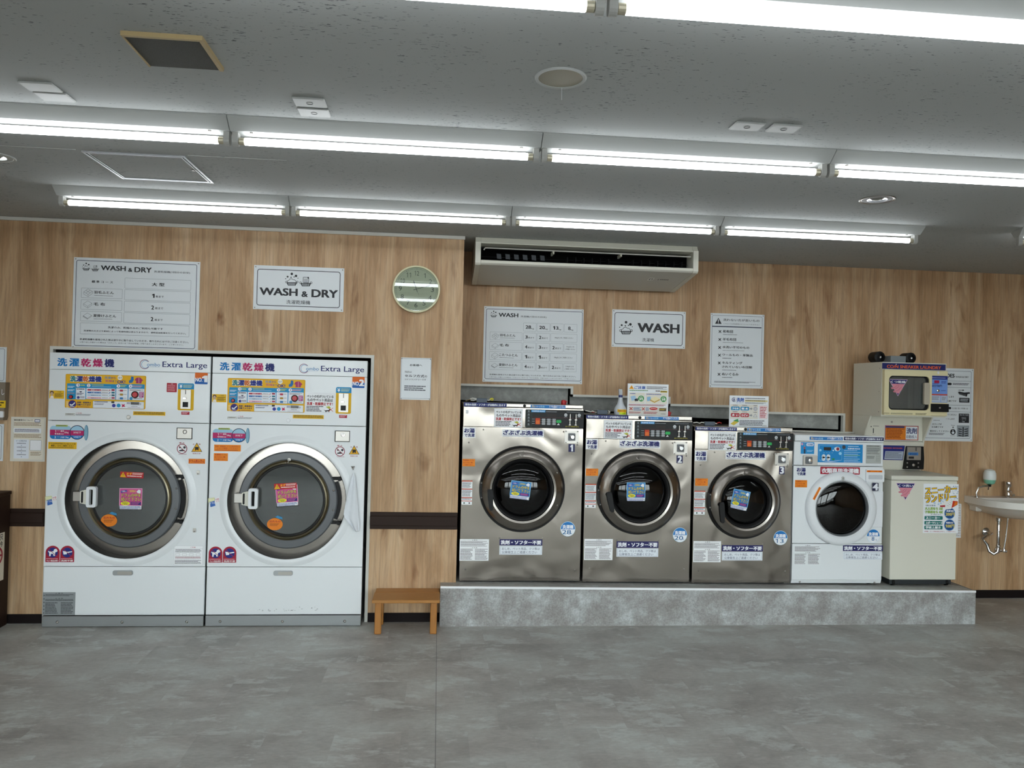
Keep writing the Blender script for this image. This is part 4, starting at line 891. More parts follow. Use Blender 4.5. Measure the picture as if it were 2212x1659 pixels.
    rotsheet('red_warning_label', c1, 0.145, 0.038, 4 if right else -2, lambda s: (s.poly([(0.0, 0.92), (0.12, 0.06), (0.26, 0.92)], '#e8b420', 2), s.rect(0.12, 0.32, 0.135, 0.66, '#2a2010', 3), s.text('まず', 0.28, 0.12, 0.50, 0.52, '#f0a020', 2, bold=0.04), s.greek(0.52, 0.12, 0.97, 0.50, 2, '#f0d8d0', 2, ragged=0.1), s.greek(0.30, 0.60, 0.97, 0.90, 1, '#f0d8d0', 2)), '#b81f28', 1 if right else 0, 'red warning label')
    rotsheet('pink_drum_label', c2, 0.142, 0.140, rot2 + 0.001, drum_sticker('#d05a98', '#e8a8c8'), '#cf4f92', 0, 'pink label asking to wipe the drum')
    def peach(s):
        s.polyw([s.M(0.5 + 0.5 * math.sin(t) * (1 - 0.12 * math.cos(t)), 0.55 - 0.45 * math.cos(t) * (1 if math.cos(t) < 0 else 0.8)) for t in [i * math.pi / 14 for i in range(28)]][::-1], '#e8821c', 0)
        s.poly([(0.50, 0.12), (0.66, 0.02), (0.95, 0.12), (0.98, 0.26), (0.72, 0.22)], '#3a8ab8', 1); s.text('忘れもの', 0.16, 0.34, 0.86, 0.48, '#b03020', 1, bold=0.02); s.greek(0.18, 0.54, 0.82, 0.74, 3, '#a05018', 1)
    rotsheet('orange_fruit_label', c3, 0.100, 0.098, 0, peach, None, 1, 'orange fruit-shaped label')
    return R, P1, P2, D
R1, PA, PB, D1 = washer_dryer(0.0, '1', 'white coin washer-dryer with NO.1 badge, nearest the dark cabinet', False)
R2, PC, PD, D2 = washer_dryer(1.0005, '2', 'white coin washer-dryer with NO.2 badge and a hanging cloth, beside the wooden stool', True)
s = Sheet(plane(crop(440, 1000, 4.366), YM), YM); rs = random.Random(11)
for k in range(34):
    x = rs.uniform(500, 1070); y = rs.uniform(1384, 1394) if rs.random() < 0.6 else rs.uniform(1358, 1380) + (0 if x > 850 else 18); w_ = rs.uniform(3, 14); s.rect(x, y, x + w_, y + rs.uniform(1.5, 4), '#6f7478' if rs.random() < 0.6 else '#34373a', 1)
s.build('scuff_print', R2, 'black scuff marks')
# hook on the second door, cloth and its hook
K4 = crop(440, 1000, 4.366); P4 = plane(K4, YM)
hk = at(625, 995, YM + 0.026)
g = G(); g.tube([(hk[0], YM + 0.024, hk[1] + 0.012), (hk[0], YM + 0.005, hk[1] + 0.008), (hk[0] - 0.004, YM - 0.002, hk[1] - 0.014), (hk[0] - 0.016, YM + 0.004, hk[1] - 0.018), (hk[0] - 0.022, YM + 0.008, hk[1] - 0.006)], 0.0022, 8)
g.lathe([(0.0001, YM + 0.018), (0.010, YM + 0.019), (0.011, YM + 0.026)], (hk[0], hk[1] + 0.006), 'y', 16); g.build('door_hook', M_METAL, D2, smooth=True)
p = P4(1408, 45)
g = G(); g.lathe([(0.0001, YM - 0.006), (0.008, YM - 0.005), (0.009, YM)], (p[0], p[1]), 'y', 16)
for s_ in (-1, 0, 1): g.tube([(p[0], YM - 0.005, p[1]), (p[0] + s_ * 0.008, YM - 0.010, p[1] + 0.006), (p[0] + s_ * 0.010, YM - 0.014, p[1] + 0.011)], 0.0024, 8)
g.tube([(p[0], YM - 0.004, p[1] - 0.004), (p[0] + 0.001, YM - 0.014, p[1] - 0.012), (p[0] + 0.004, YM - 0.018, p[1] - 0.008)], 0.0024, 8)
g.build('cloth_hook', M_METAL, R2)
t = thing('drum_cloth', 'white cotton cloth hanging from a hook on the NO.2 washer-dryer', 'cloth', (p[0], YM - 0.02, p[1]))
rows = [(1412, 92, 1420, 92), (1398, 130, 1432, 130), (1385, 190, 1440, 190), (1368, 260, 1446, 265), (1345, 360, 1455, 370), (1330, 440, 1464, 455), (1318, 505, 1472, 545), (1380, 565, 1475, 600), (1430, 640, 1470, 640)]
g = G(); vs = []; nn = 12
for j, (xa, ya, xb, yb_) in enumerate(rows):
    a, b = P4(xa, ya), P4(xb, yb_)
    for i in range(nn + 1):
        u = i / nn; amp = 0.006 + 0.002 * j
        vs.append((a[0] + u * (b[0] - a[0]), YM - 0.022 - amp * (0.5 + 0.5 * math.sin(u * 9 + j * 0.4)), a[1] + u * (b[1] - a[1])))
fr = [(j * (nn + 1) + i, (j + 1) * (nn + 1) + i, (j + 1) * (nn + 1) + i + 1, j * (nn + 1) + i + 1) for j in range(len(rows) - 1) for i in range(nn)]
g.add(vs, fr)
co = g.build('cloth', M_CLOTH, t, smooth=True, angle=80); sm = co.modifiers.new('thickness', 'SOLIDIFY'); sm.thickness = 0.003; co.modifiers.new('soft', 'SUBSURF').render_levels = 1

# ================================================================== WASHING MACHINES ON THE PLATFORM
W1a, W1b = crop(980, 840, 7.373), crop(980, 1040, 6.913)
W2a, W2b = crop(1250, 820, 6.912), crop(1250, 1040, 6.912)
W3a, W3b = crop(1480, 840, 7.54), crop(1480, 1040, 6.912)
W4a, W4b = crop(1700, 920, 9.217), crop(1700, 1080, 8.296)
PH = plane(photo, YW)
def bx(K, x0, y0, x1, y1): return K(x0, y0) + K(x1, y1)
def navy_strip(s): s.text('専用の洗剤・ソフターが自動的に出ます', 0.03, 0.20, 0.97, 0.80, '#e9ecf4', 2, bold=0.02)
def blue_strip(s):
    s.text('洗い', 0.03, 0.15, 0.16, 0.85, '#f0d890', 2); s.text('から', 0.17, 0.30, 0.27, 0.80, '#cfe0f4', 2); s.text('乾燥', 0.28, 0.22, 0.40, 0.85, '#9fd4e8', 2); s.text('ドアを閉めてください', 0.54, 0.15, 0.98, 0.85, '#f2f5fa', 2, bold=0.02)
def hot_water(s): s.text('お湯', 0.10, 0.10, 0.92, 0.52, NAVY, 2, bold=0.035); s.text('で洗濯', 0.12, 0.60, 0.92, 0.92, NAVY, 2, bold=0.03)
def zabuzabu(s): s.text('ざぶざぶ洗濯機', 0.03, 0.12, 0.97, 0.76, NAVY, 2, bold=0.035); s.rect(0.03, 0.86, 0.97, 0.90, '#3a4a80', 1)
def door_label(s): three_lines('#c0501a', ['洗濯物をドアに', 'はさまない様', 'ご注意下さい'])(s)
def warn_strips(s):
    for y0, y1 in ((0.0, 0.045), (0.335, 0.375), (0.69, 0.73), (0.83, 0.86)): s.rect(0, y0, 1, y1, '#c04a2a', 1)
    s.greek(0.05, 0.08, 0.95, 0.31, 6, '#6d7078', 2, seed=2); s.greek(0.05, 0.40, 0.95, 0.67, 6, '#6d7078', 2, seed=5); s.greek(0.05, 0.75, 0.95, 0.81, 1, '#6d7078', 2)
    s.disc(0.25, 0.93, 0.08, '#5a6a60', 2); s.disc(0.75, 0.93, 0.08, '#6a5a60', 2)
def notice(s):
    s.text('△ 警 告', 0.42, 0.02, 0.60, 0.07, '#4a4448', 2); s.greek(0.03, 0.09, 0.97, 0.35, 6, '#8a8488', 2, seed=3); s.text('△ 注 意', 0.42, 0.37, 0.60, 0.42, '#4a4448', 2)
    s.greek(0.03, 0.45, 0.47, 0.97, 10, '#8a8488', 2, seed=8); s.greek(0.53, 0.45, 0.97, 0.97, 10, '#8a8488', 2, seed=9)
def softener(s): s.text('洗剤・ソフター不要', 0.03, 0.18, 0.97, 0.84, '#eef0f6', 2, bold=0.035)
def hygiene(s): s.frame(0.02, 0.06, 0.98, 0.92, 0.0011, '#5a6a8c', 1); s.text('おしめ、ペット用品、クツ等は', 0.06, 0.18, 0.94, 0.48, '#4a5070', 2, bold=0.004); s.text('公衆衛生上ご遠慮ください', 0.06, 0.56, 0.88, 0.86, '#4a5070', 2, bold=0.004)
def kg_disc(kg):
    def d(s):
        c = s.M(0.5, 0.5); R_ = abs(s.M(1, 0.5)[0] - c[0]); ci = [(c[0] + R_ * math.cos(t * math.pi / 24), c[1] + R_ * math.sin(t * math.pi / 24)) for t in range(48)]
        s.polyw(ci, '#cfe2ef', 0); ci = [(c[0] + (x - c[0]) * 0.94, c[1] + (z - c[1]) * 0.94) for x, z in ci]; s.polyw(ci, '#eef2f6', 1); s.polyw(clipz(ci, s.M(0, 0.52)[1], 9), '#1f78c0', 2)
        s.text('洗濯機', 0.14, 0.22, 0.86, 0.48, '#f0f4fa', 3, bold=0.03); w_ = 0.17 * len(kg); s.text(kg, 0.47 - w_ / 1.0 if len(kg) > 1 else 0.38, 0.57, 0.47 + w_ * 0.72 if len(kg) > 1 else 0.58, 0.87, '#2a6a9c', 3, bold=0.008); s.text('kg', 0.68, 0.74, 0.78, 0.86, '#3a7aa8', 3, bold=0)
    return d
def control_face(s):
    s.rect(0, 0, 1, 1, '#141516', 0, 0.008); s.frame(0.012, 0.03, 0.11, 0.97, 0.001, '#2a5a44', 1, 0.003)
    for v in (0.10, 0.28, 0.45, 0.62, 0.82): s.disc(0.058, v, 0.016, '#6a7478', 2); s.greek(0.035, v + 0.055, 0.085, v + 0.09, 1, '#6a7478', 2)
    s.rect(0.10, 0.03, 0.34, 0.15, '#3a9ad8', 2); s.text('洗濯時間 約30分', 0.115, 0.05, 0.33, 0.13, '#f0f6fa', 3, bold=0.01); s.greek(0.35, 0.09, 0.55, 0.15, 1, '#8a9094', 2)
    s.rect(0.37, 0.22, 0.53, 0.38, '#221a16', 2)
    s.rect(0.11, 0.43, 0.98, 0.445, '#5a2024', 1)
    for i, v in enumerate((0.50, 0.62, 0.74)):
        s.greek(0.115, v + 0.02, 0.165, v + 0.07, 1, '#9aa0a4', 2)
        for u in (0.285, 0.375, 0.465): s.rect(u, v, u + 0.055, v + 0.095, '#b9bdc0', 2); s.greek(u + 0.008, v + 0.03, u + 0.05, v + 0.07, 1, '#5a6064', 3)
        for u in (0.268, 0.358, 0.448): s.disc(u, v + 0.05, 0.005, '#8a9094', 2)
    for u in (0.175,): s.rect(u, 0.48, u + 0.078, 0.82, '#c8421c', 2, 0.002); s.rect(u + 0.008, 0.60, u + 0.070, 0.80, '#e0702a', 3, 0.002)
    s.rect(0.53, 0.56, 0.615, 0.72, '#2fae5a', 2, 0.006); s.poly([(0.57, 0.74), (0.59, 0.84), (0.54, 0.84)], '#d8dcda', 2)
    for u, sg in ((0.69, 1), (0.92, -1)):
        s.disc(u, 0.27, 0.027, '#c9cdd0', 2); s.text('100' if sg > 0 else '500', u - 0.012, 0.25, u + 0.012, 0.30, '#33383c', 3, bold=0); s.greek(u - 0.03, 0.38, u + 0.03, 0.42, 1, '#9aa0a4', 2)
    s.greek(0.70, 0.09, 0.95, 0.13, 1, '#8a9094', 2); s.text('おつりは出ません', 0.69, 0.87, 0.92, 0.95, '#d8c834', 2, bold=0.004)

def steel_washer(n, x0, x1, zt, B, door, hinge, bolts, hang, label, kg, gtilt):
    z0 = platz((x0 + x1) / 2) + 0.008
    R = thing('washing_machine', label, 'washing machine', ((x0 + x1) / 2, YW + 0.3, platz((x0 + x1) / 2)), 'coin washing machines on the platform')
    stz = at(B['strip'][2], B['strip'][3], YW)[1]; cpz = at(B['panel'][2], B['panel'][3], YW)[1] - 0.003
    g = G(); xa, xb, yb = x0 + 0.002, x1 - 0.002, 6.10
    g.box(xa, xa + 0.008, YW + 0.021, yb, z0, zt - 0.003).box(xb - 0.008, xb, YW + 0.021, yb, z0, zt - 0.003).box(xa + 0.008, xb - 0.008, YW + 0.021, yb, zt - 0.012, zt - 0.003).box(xa + 0.008, xb - 0.008, yb - 0.01, yb, z0, zt - 0.012)
    g.build('cabinet', M_STEEL2, R)
    G().box(x0 + 0.004, x1 - 0.004, YW - 0.004, YW + 0.02, stz, zt, 0.003).build('top_rail', M_STEEL2, R)
    G().box(x0, x1, YW, YW + 0.02, cpz + 0.001, stz - 0.002, 0.002).build('control_panel_plate', M_STEEL, R)
    (dcx, dcy), ro, (gcx, gcy), ri = door
    c = at(dcx, dcy, YW); ro_ = ro; ri_ = ri; cx, cz = c
    g = G(); g.plate_hole(x0, x1, z0 + 0.006, cpz - 0.001, YW, YW + 0.0195, cx, cz, ro_ - 0.02)
    fp = g.build('front_panel', M_STEEL, R)
    G().box(x0 + 0.03, x1 - 0.03, YW + 0.03, 6.08, platz(x1) + 0.004, z0 + 0.01).build('base_frame', M_BLACK, R)
    for xx in (x0 + 0.07, x1 - 0.07):
        G().lathe([(0.018, platz(xx) + 0.002), (0.018, z0 + 0.004), (0.01, z0 + 0.008)], (xx, YW + 0.05), 'z', 14).build('foot', M_GALV, R)
    G().ring([(ro_ - 0.004, YW - 0.016), (ro_ + 0.001, YW - 0.018), (ro_ + 0.004, YW - 0.010), (ro_ + 0.004, YW), (ro_ - 0.024, YW), (ro_ - 0.024, YW - 0.006)], (cx, cz), 'y', 64).build('door_seal', M_RUBBER, R, smooth=True)
    rd = ro_ - 0.010
    yf = YW - 0.058
    D = G().ring([(ri_ + 0.002, yf + 0.018), (ri_ + 0.008, yf), (ri_ + 0.022, yf - 0.004), (rd - 0.030, yf + 0.012), (rd - 0.006, yf + 0.022), (rd, yf + 0.032), (rd, YW - 0.014), (ri_ + 0.002, YW - 0.014)], (cx, cz), 'y', 72).build('door', M_STEEL2, R, smooth=True, angle=40)
    G().ring([(ri_ - 0.020, yf + 0.026), (ri_ - 0.008, yf + 0.008), (ri_ + 0.003, yf + 0.006), (ri_ + 0.003, yf + 0.04), (ri_ - 0.020, yf + 0.04)], (cx, cz), 'y', 64).build('rubber_bezel', M_BLACK, D, smooth=True, angle=50)
    rg = ri_ - 0.018
    G().lathe([(0.0001, yf - 0.018), (rg * 0.35, yf - 0.013), (rg * 0.65, yf - 0.001), (rg * 0.88, yf + 0.017), (rg, yf + 0.032)], (cx, cz), 'y', 56).build('glass_dome', M_GLASSD, D, smooth=True, angle=80)
    G().lathe([(rg, yf + 0.040), (rg * 0.92, YW + 0.06), (rg * 1.05, YW + 0.09), (rg * 1.25, YW + 0.10), (rg * 1.25, YW + 0.42), (0.0001, YW + 0.44)], (cx, cz), 'y', 48).build('drum', mat('dark_drum', '#2c2e2f', 0.35, 0.8), R, smooth=True, angle=50)
    for rr, yy in ((rg * 0.90, YW + 0.02), (rg * 0.80, YW + 0.055)):
        G().ring([(rr, yy), (rr + 0.006, yy - 0.004), (rr + 0.008, yy + 0.002), (rr + 0.002, yy + 0.006)], (cx, cz), 'y', 48).build('gasket_fold', M_RUBBER, D, smooth=True)
    # hanging grip on the left of the door
    (hx, hy), (hx2, hy2), hw = hang
    a, b = at(hx, hy, yf), at(hx2, hy2, yf)
    dx, dz = b[0] - a[0], b[1] - a[1]; L_ = math.hypot(dx, dz); ux, uz = dx / L_, dz / L_; nx, nz = -uz, ux
    prof = [(0, 0.75), (0.08, 1.0), (0.35, 1.05), (0.75, 0.85), (0.94, 0.75), (1.0, 0.4)]
    def outl(k): return [(a[0] + ux * L_ * t + nx * w_ * hw * k, a[1] + uz * L_ * t + nz * w_ * hw * k) for t, w_ in prof]
    g = G(); g.prism(outl(1) + outl(-1)[::-1], yf - 0.045, yf - 0.022, 'y'); g.lathe([(hw * 0.9, yf - 0.024), (hw * 0.9, yf + 0.02)], (a[0] + ux * 0.02, a[1] + uz * 0.02), 'y', 16)
    g.build('grip', M_BLACK, D)
    for q in hinge:
        p = at(q[0], q[1], yf + 0.015); screw(D, p[0], yf + 0.020, p[1], 1.7, 'rivet')
    g = G(); zc = at(0, B['latch'][0], YW)[1]; ang = 180 + B['latch'][1]
    g.prism(arc((cx, cz), ro_ + 0.003, ang - 12, ang + 12, 8) + arc((cx, cz), ro_ - 0.016, ang + 12, ang - 12, 8), YW - 0.030, YW - 0.012, 'y'); lt = g.build('latch_plate', M_BLACK, R)
    for q in (-10, 10): screw(lt, cx + (ro_ - 0.006) * math.cos(math.radians(ang + q)), YW - 0.030, cz + (ro_ - 0.006) * math.sin(math.radians(ang + q)), 1.1)
    # hook on top of the door
    p = at(dcx, B['hook'], yf + 0.01)
    g = G(); g.tube([(p[0] + 0.008, yf + 0.006, p[1] + 0.016), (p[0] + 0.006, yf - 0.004, p[1] + 0.014), (p[0] + 0.003, yf - 0.014, p[1] - 0.006), (p[0] - 0.006, yf - 0.018, p[1] - 0.014), (p[0] - 0.016, yf - 0.014, p[1] - 0.006), (p[0] - 0.018, yf - 0.012, p[1] + 0.002)], 0.0024, 8)
    g.build('door_hook', M_METAL, D, smooth=True)
    # coin lock plate and number
    a, b = at(B['coin'][0], B['coin'][1], YW), at(B['coin'][2], B['coin'][3], YW)
    cp = G().prism(rrect(a[0], b[1], b[0], a[1], 0.004), YW - 0.004, YW, 'y').build('coin_lock_plate', M_METAL, R)
    m_ = ((a[0] + b[0]) / 2, (a[1] + b[1]) / 2); q = (b[0] - a[0]) / 2
    for sx in (-1, 1):
        for sz in (-1, 1): screw(cp, m_[0] + sx * q * 0.82, YW - 0.004, m_[1] + sz * q * 0.78, 1.0)
    G().prism(rrect(m_[0] - q * 0.52, m_[1] - q * 0.54, m_[0] + q * 0.52, m_[1] + q * 0.54, 0.006), YW - 0.007, YW - 0.003, 'y').build('lock_recess', M_GREY, cp)
    G().lathe([(q * 0.36, YW - 0.006), (q * 0.36, YW - 0.014), (q * 0.26, YW - 0.018), (0.0001, YW - 0.018)], (m_[0] + q * 0.08, m_[1]), 'y', 24).build('lock_barrel', M_CHROME, cp, smooth=True)
    sticker('number_plate', R, PH, YW, B['num'], lambda s: s.text(str(n), 0.24 if n > 1 else 0.30, 0.10, 0.80 if n > 1 else 0.66, 0.90, '#eef0f6', 2, bold=0.05), base='#1f2152', r=0.002)
    # top rail and control panel print
    sticker('detergent_strip', R, PH, YW - 0.004, B['navy'], navy_strip, 'navy strip', base='#1f2a6e')
    sticker('door_strip', R, PH, YW - 0.004, B['blue'], blue_strip, 'blue strip', base='#2878c0')
    p = at(B['lock'][0], B['lock'][1], YW); G().lathe([(0.010, YW - 0.003), (0.010, YW - 0.009), (0.0001, YW - 0.010)], p, 'y', 20).build('rail_lock', M_BLACK, R)
    cf = sticker('control_panel', R, PH, YW, B['panel'], control_face, 'black control panel', base=None)
    U = unit(PH, *B['panel'])
    for u in (0.762, 0.862):
        a = U(u, 0.25); b = U(u + (0.012 if u < 0.8 else -0.012), 0.80)
        g = G(); g.box(a[0] - 0.004, a[0] + 0.004, YW - 0.014, YW - 0.002, U(u, 0.50)[1], U(u, 0.20)[1], 0.002); g.box(a[0] - 0.009, a[0] + 0.009, YW - 0.010, YW - 0.002, U(u, 0.58)[1], U(u, 0.48)[1], 0.002); g.box(a[0] - 0.004, a[0] + 0.004, YW - 0.008, YW - 0.002, U(u, 0.80)[1], U(u, 0.58)[1], 0.002); g.prism([(a[0] - 0.009, U(u, 0.84)[1]), (a[0] + 0.009, U(u, 0.84)[1]), (a[0] + 0.004, U(u, 0.79)[1]), (a[0] - 0.004, U(u, 0.79)[1])], YW - 0.006, YW - 0.002, 'y')
        g.build('coin_slide', M_METAL, cf)
    sticker('pet_hair_notice', R, PH, YW, B['pet'], pet_notice, 'white notice against pet hair', lay=1)
    sticker('hot_water_label', R, PH, YW, B['oyu'], hot_water)
    sticker('name_label', R, PH, YW, B['zabu'], zabuzabu, lay=0)
    sticker('door_caution_label', R, PH, YW, B['org'], door_label, 'orange label', base=ORG_, edge=('#c87a1a', 0.001))
    sticker('warning_label', R, PH, YW, B['warn'], warn_strips, r=0.002)
    sticker('small_print_notice', R, PH, YW, B['note'], notice)
    sticker('capacity_label', R, PH, YW, B['kg'], kg_disc(kg), 'round blue and white capacity label', base=None)
    sticker('no_detergent_label', R, PH, YW, B['soft'], softener, 'navy label', base='#201f5c')
    sticker('hygiene_label', R, PH, YW, B['hyg'], hygiene, base='#e6ecf2')
    for q in bolts: p = at(q[0], q[1], YW); screw(fp, p[0], YW, p[1], 1.1)
    # rubbing label hanging on the glass
    (gx, gy), gw, gh, rot = gtilt
    p = at(gx, gy, yf - 0.022); q, k = math.cos(math.radians(rot)), math.sin(math.radians(rot))
    e = lambda a_, b_, d: (p[0] + (a_ - p[0]) * q - (b_ - p[1]) * k, yf - 0.021 - d, p[1] + (a_ - p[0]) * k + (b_ - p[1]) * q)
    s = Sheet(lambda u, v: (p[0] + (u - 0.5) * gw, p[1] + (0.5 - v) * gh), e=e); s.rect(0, 0, 1, 1, '#2f7ec0', 0); drum_sticker('', '#7fb8de')(s); s.build('blue_drum_label', D, 'blue label asking to wipe the drum')
    return R
def boxes(a, b, **k):
    o = {}
    for n_, v in k.items():
        if isinstance(v, tuple) and isinstance(v[0], str):
            K = a if v[0] == 'a' else b; o[n_] = K(v[1], v[2]) + (K(v[3], v[4]) if len(v) > 3 else ())
        else: o[n_] = v
    return o
B1 = boxes(W1a, W1b, strip=('a', 160, 212, 2078, 318), panel=('a', 1143, 325, 2068, 630), navy=('a', 163, 216, 842, 292), blue=('a', 1225, 252, 1778, 316), lock=('a', 1128, 270), pet=('a', 648, 312, 1092, 616), oyu=('a', 152, 612, 345, 778), zabu=('a', 772, 643, 1437, 772),
    coin=('a', 1770, 662, 1988, 870), num=('a', 1830, 878, 1928, 1006), org=('a', 140, 1114, 338, 1236), note=('b', 92, 860, 520, 1184), kg=('b', 1597, 601, 1813, 817), soft=('b', 687, 862, 1322, 956), hyg=('b', 683, 958, 1320, 1096), warn=W1a(133, 1458) + W1b(272, 348), hook=981, latch=(1056, 2))
WM1 = steel_washer(1, 0.168, 0.996, 1.480, B1, ((1128, 1056), 0.291, (1130, 1058), 0.204), [W1a(1645, 1340), W1a(1645, 1388), W1b(1542, 312), W1b(1542, 355)], [W1a(473, 650), W1a(242, 855), W1a(1752, 684), W1a(1970, 890), W1b(172, 1312), W1b(1808, 1322), W1b(685, 842), W1b(1328, 850)],
    (W1b(535, 108), W1b(556, 420), 0.017), 'largest stainless coin washing machine, numbered 1, 28 kg, beside the projecting wall', '28', (W1b(995, 135), 0.137, 0.124, -6))
p = at(*W1a(215, 365), YW); G().prism(rrect(p[0] - 0.009, p[1] - 0.012, p[0] + 0.009, p[1] + 0.012, 0.003), YW - 0.006, YW, 'y').build('adhesive_hook', M_WHITEP, WM1)
B2 = boxes(W2a, W2b, strip=('a', 112, 520, 1700, 610), panel=('a', 838, 617, 1695, 903), navy=('a', 114, 526, 740, 590), blue=('a', 985, 550, 1492, 606), lock=('a', 912, 567), pet=('a', 377, 603, 797, 886), oyu=('a', 108, 884, 282, 1043), zabu=('a', 606, 900, 1220, 1026),
    coin=('a', 1415, 927, 1620, 1120), num=('a', 1462, 1130, 1553, 1250), org=('a', 108, 1327, 290, 1438), note=('b', 86, 857, 503, 1174), kg=('b', 1407, 692, 1617, 902), soft=('b', 567, 893, 1190, 992), hyg=('b', 566, 995, 1187, 1126), warn=('b', 103, 35, 255, 394), hook=988, latch=(1062, 8))
steel_washer(2, 1.016, 1.769, 1.4175, B2, ((1379, 1062), 0.293, (1381, 1064), 0.204), [W2a(1405, 1443), W2a(1405, 1485), W2b(1400, 352), W2b(1400, 395)], [W2a(405, 918), W2a(193, 1108), W2a(1400, 948), W2a(1605, 1140), W2b(162, 1300), W2b(1572, 1308), W2b(567, 872), W2b(1190, 878)],
    (W2b(430, 150), W2b(488, 445), 0.018), 'stainless coin washing machine numbered 2, 20 kg, with a spray bottle on top', '20', (W2b(857, 157), 0.130, 0.130, 0.5))
B3 = boxes(W3a, W3b, strip=('a', 165, 605, 1765, 703), panel=('a', 850, 704, 1760, 1004), navy=('a', 168, 616, 838, 684), blue=('a', 1010, 634, 1552, 700), lock=('a', 980, 657), pet=('a', 380, 694, 825, 1002), oyu=('a', 157, 1006, 350, 1178), zabu=('a', 658, 1015, 1312, 1154),
    coin=('a', 1463, 1044, 1685, 1252), num=('a', 1530, 1260, 1618, 1393), org=('a', 166, 1457, 368, 1581), note=('b', 124, 890, 529, 1206), kg=('b', 1321, 740, 1525, 944), soft=('b', 550, 950, 1157, 1044), hyg=('b', 548, 1047, 1152, 1181), warn=('b', 140, 138, 292, 496), hook=1021, latch=(1082, 0))
steel_washer(3, 1.789, 2.501, 1.3525, B3, ((1606, 1082), 0.262, (1611, 1086), 0.178), [W3b(1313, 222), W3b(1313, 262), W3b(1313, 332), W3b(1313, 372)], [W3a(478, 1033), W3a(250, 1240), W3a(1445, 1060), W3a(1660, 1268), W3b(197, 1330), W3b(1493, 1340), W3b(550, 932), W3b(1160, 938)],
    (W3b(515, 300), W3b(530, 605), 0.017), 'smallest stainless coin washing machine, numbered 3, 13 kg, beside the white one', '13', (W3b(823, 278), 0.122, 0.138, -11))

# white washing machine number 4
x0, x1, zt = 2.512, 3.179, 1.307
z0 = platz(2.85)
R = R4 = thing('washing_machine', 'white coin washing machine numbered 4, 8 kg, between stainless and ivory machines', 'washing machine', (2.85, YW + 0.3, z0), 'coin washing machines on the platform')
P4a, P4b = plane(W4a, YW), plane(W4b, YW)
seam1, seam2 = P4a(1000, 800)[1], P4b(900, 783)[1]; rail = P4a(1000, 318)[1]
g = G(); xa, xb, yb = x0 + 0.004, x1 - 0.004, 5.95; zb = z0 + 0.016
g.box(xa, xa + 0.01, YW + 0.031, yb, zb, zt - 0.02).box(xb - 0.01, xb, YW + 0.031, yb, zb, zt - 0.02).box(xa + 0.01, xb - 0.01, yb - 0.01, yb, zb, zt - 0.02)
g.build('cabinet', M_WHITE, R)
G().box(x0 + 0.004, x1 - 0.002, YW + 0.012, 5.95, zt - 0.022, zt - 0.006, 0.004).build('top_cover', M_WHITE, R)
G().box(x0 + 0.004, x1, YW - 0.006, YW + 0.03, rail + 0.001, zt, 0.004).build('top_rail', M_WHITE, R)
cpp = G().box(x0, x1, YW, YW + 0.03, seam1 + 0.002, rail - 0.001, 0.004).build('control_panel_plate', M_WHITE, R)
c = at(1815, 1098, YW); rg = 0.192
g = G(); g.plate_hole(x0, x1, seam2 + 0.002, seam1 - 0.002, YW, YW + 0.03, c[0], c[1], 0.20); g.build('front_panel', M_WHITE, R)
D = G().ring([(0.196, YW - 0.030), (0.206, YW - 0.040), (0.236, YW - 0.040), (0.256, YW - 0.030), (0.262, YW - 0.016), (0.262, YW - 0.002), (0.196, YW - 0.002)], c, 'y', 64).build('door', M_WHITEP, R, smooth=True, angle=45)
G().ring([(0.184, YW - 0.020), (0.190, YW - 0.030), (0.197, YW - 0.030), (0.197, YW - 0.004), (0.184, YW - 0.004)], c, 'y', 56).build('window_rim', M_GREY, D, smooth=True)
G().lathe([(0.0001, YW - 0.026), (0.10, YW - 0.024), (0.16, YW - 0.018), (0.186, YW - 0.008)], c, 'y', 48).build('glass', M_GLASSD, D, smooth=True, angle=80)
G().lathe([(0.19, YW - 0.002), (0.18, YW + 0.05), (0.20, YW + 0.08), (0.25, YW + 0.09), (0.25, YW + 0.40), (0.0001, YW + 0.42)], c, 'y', 48).build('drum', make_steel('perforated_drum_steel', '#6e6e6c', 0.3, 0.3, 60), R, smooth=True, angle=50)
G().box(c[0] + 0.225, x1 - 0.001, YW - 0.012, YW, P4b(1700, 488)[1], P4a(1900, 1300)[1], 0.004).build('hinge_cover', M_WHITEP, R)
pp = W4a(1110, 1050); p = at(pp[0], pp[1], YW - 0.04)
g = G(); g.lathe([(0.0001, YW - 0.050), (0.007, YW - 0.048), (0.008, YW - 0.040)], (p[0], p[1] + 0.006), 'y', 14); g.tube([(p[0] + 0.002, YW - 0.045, p[1] + 0.01), (p[0], YW - 0.054, p[1] - 0.008), (p[0] - 0.008, YW - 0.056, p[1] - 0.014), (p[0] - 0.014, YW - 0.052, p[1] - 0.004)], 0.0022, 8); g.build('door_hook', M_METAL, D, smooth=True)
cc = at(*W4a(595, 1345), YW - 0.04); q, k = math.cos(math.radians(62)), math.sin(math.radians(62))
s = Sheet(lambda u, v: (cc[0] + (u - 0.5) * 0.098, cc[1] + (0.5 - v) * 0.017), e=lambda a, b, d: (cc[0] + (a - cc[0]) * q - (b - cc[1]) * k, YW - 0.0402 - d, cc[1] + (a - cc[0]) * k + (b - cc[1]) * q)); s.rect(0, 0, 1, 1, ORG_, 0); s.text('洗濯物はさみ込み注意', 0.04, 0.2, 0.96, 0.8, '#b8401a', 1, bold=0.01); s.build('orange_door_strip', D, 'orange strip')
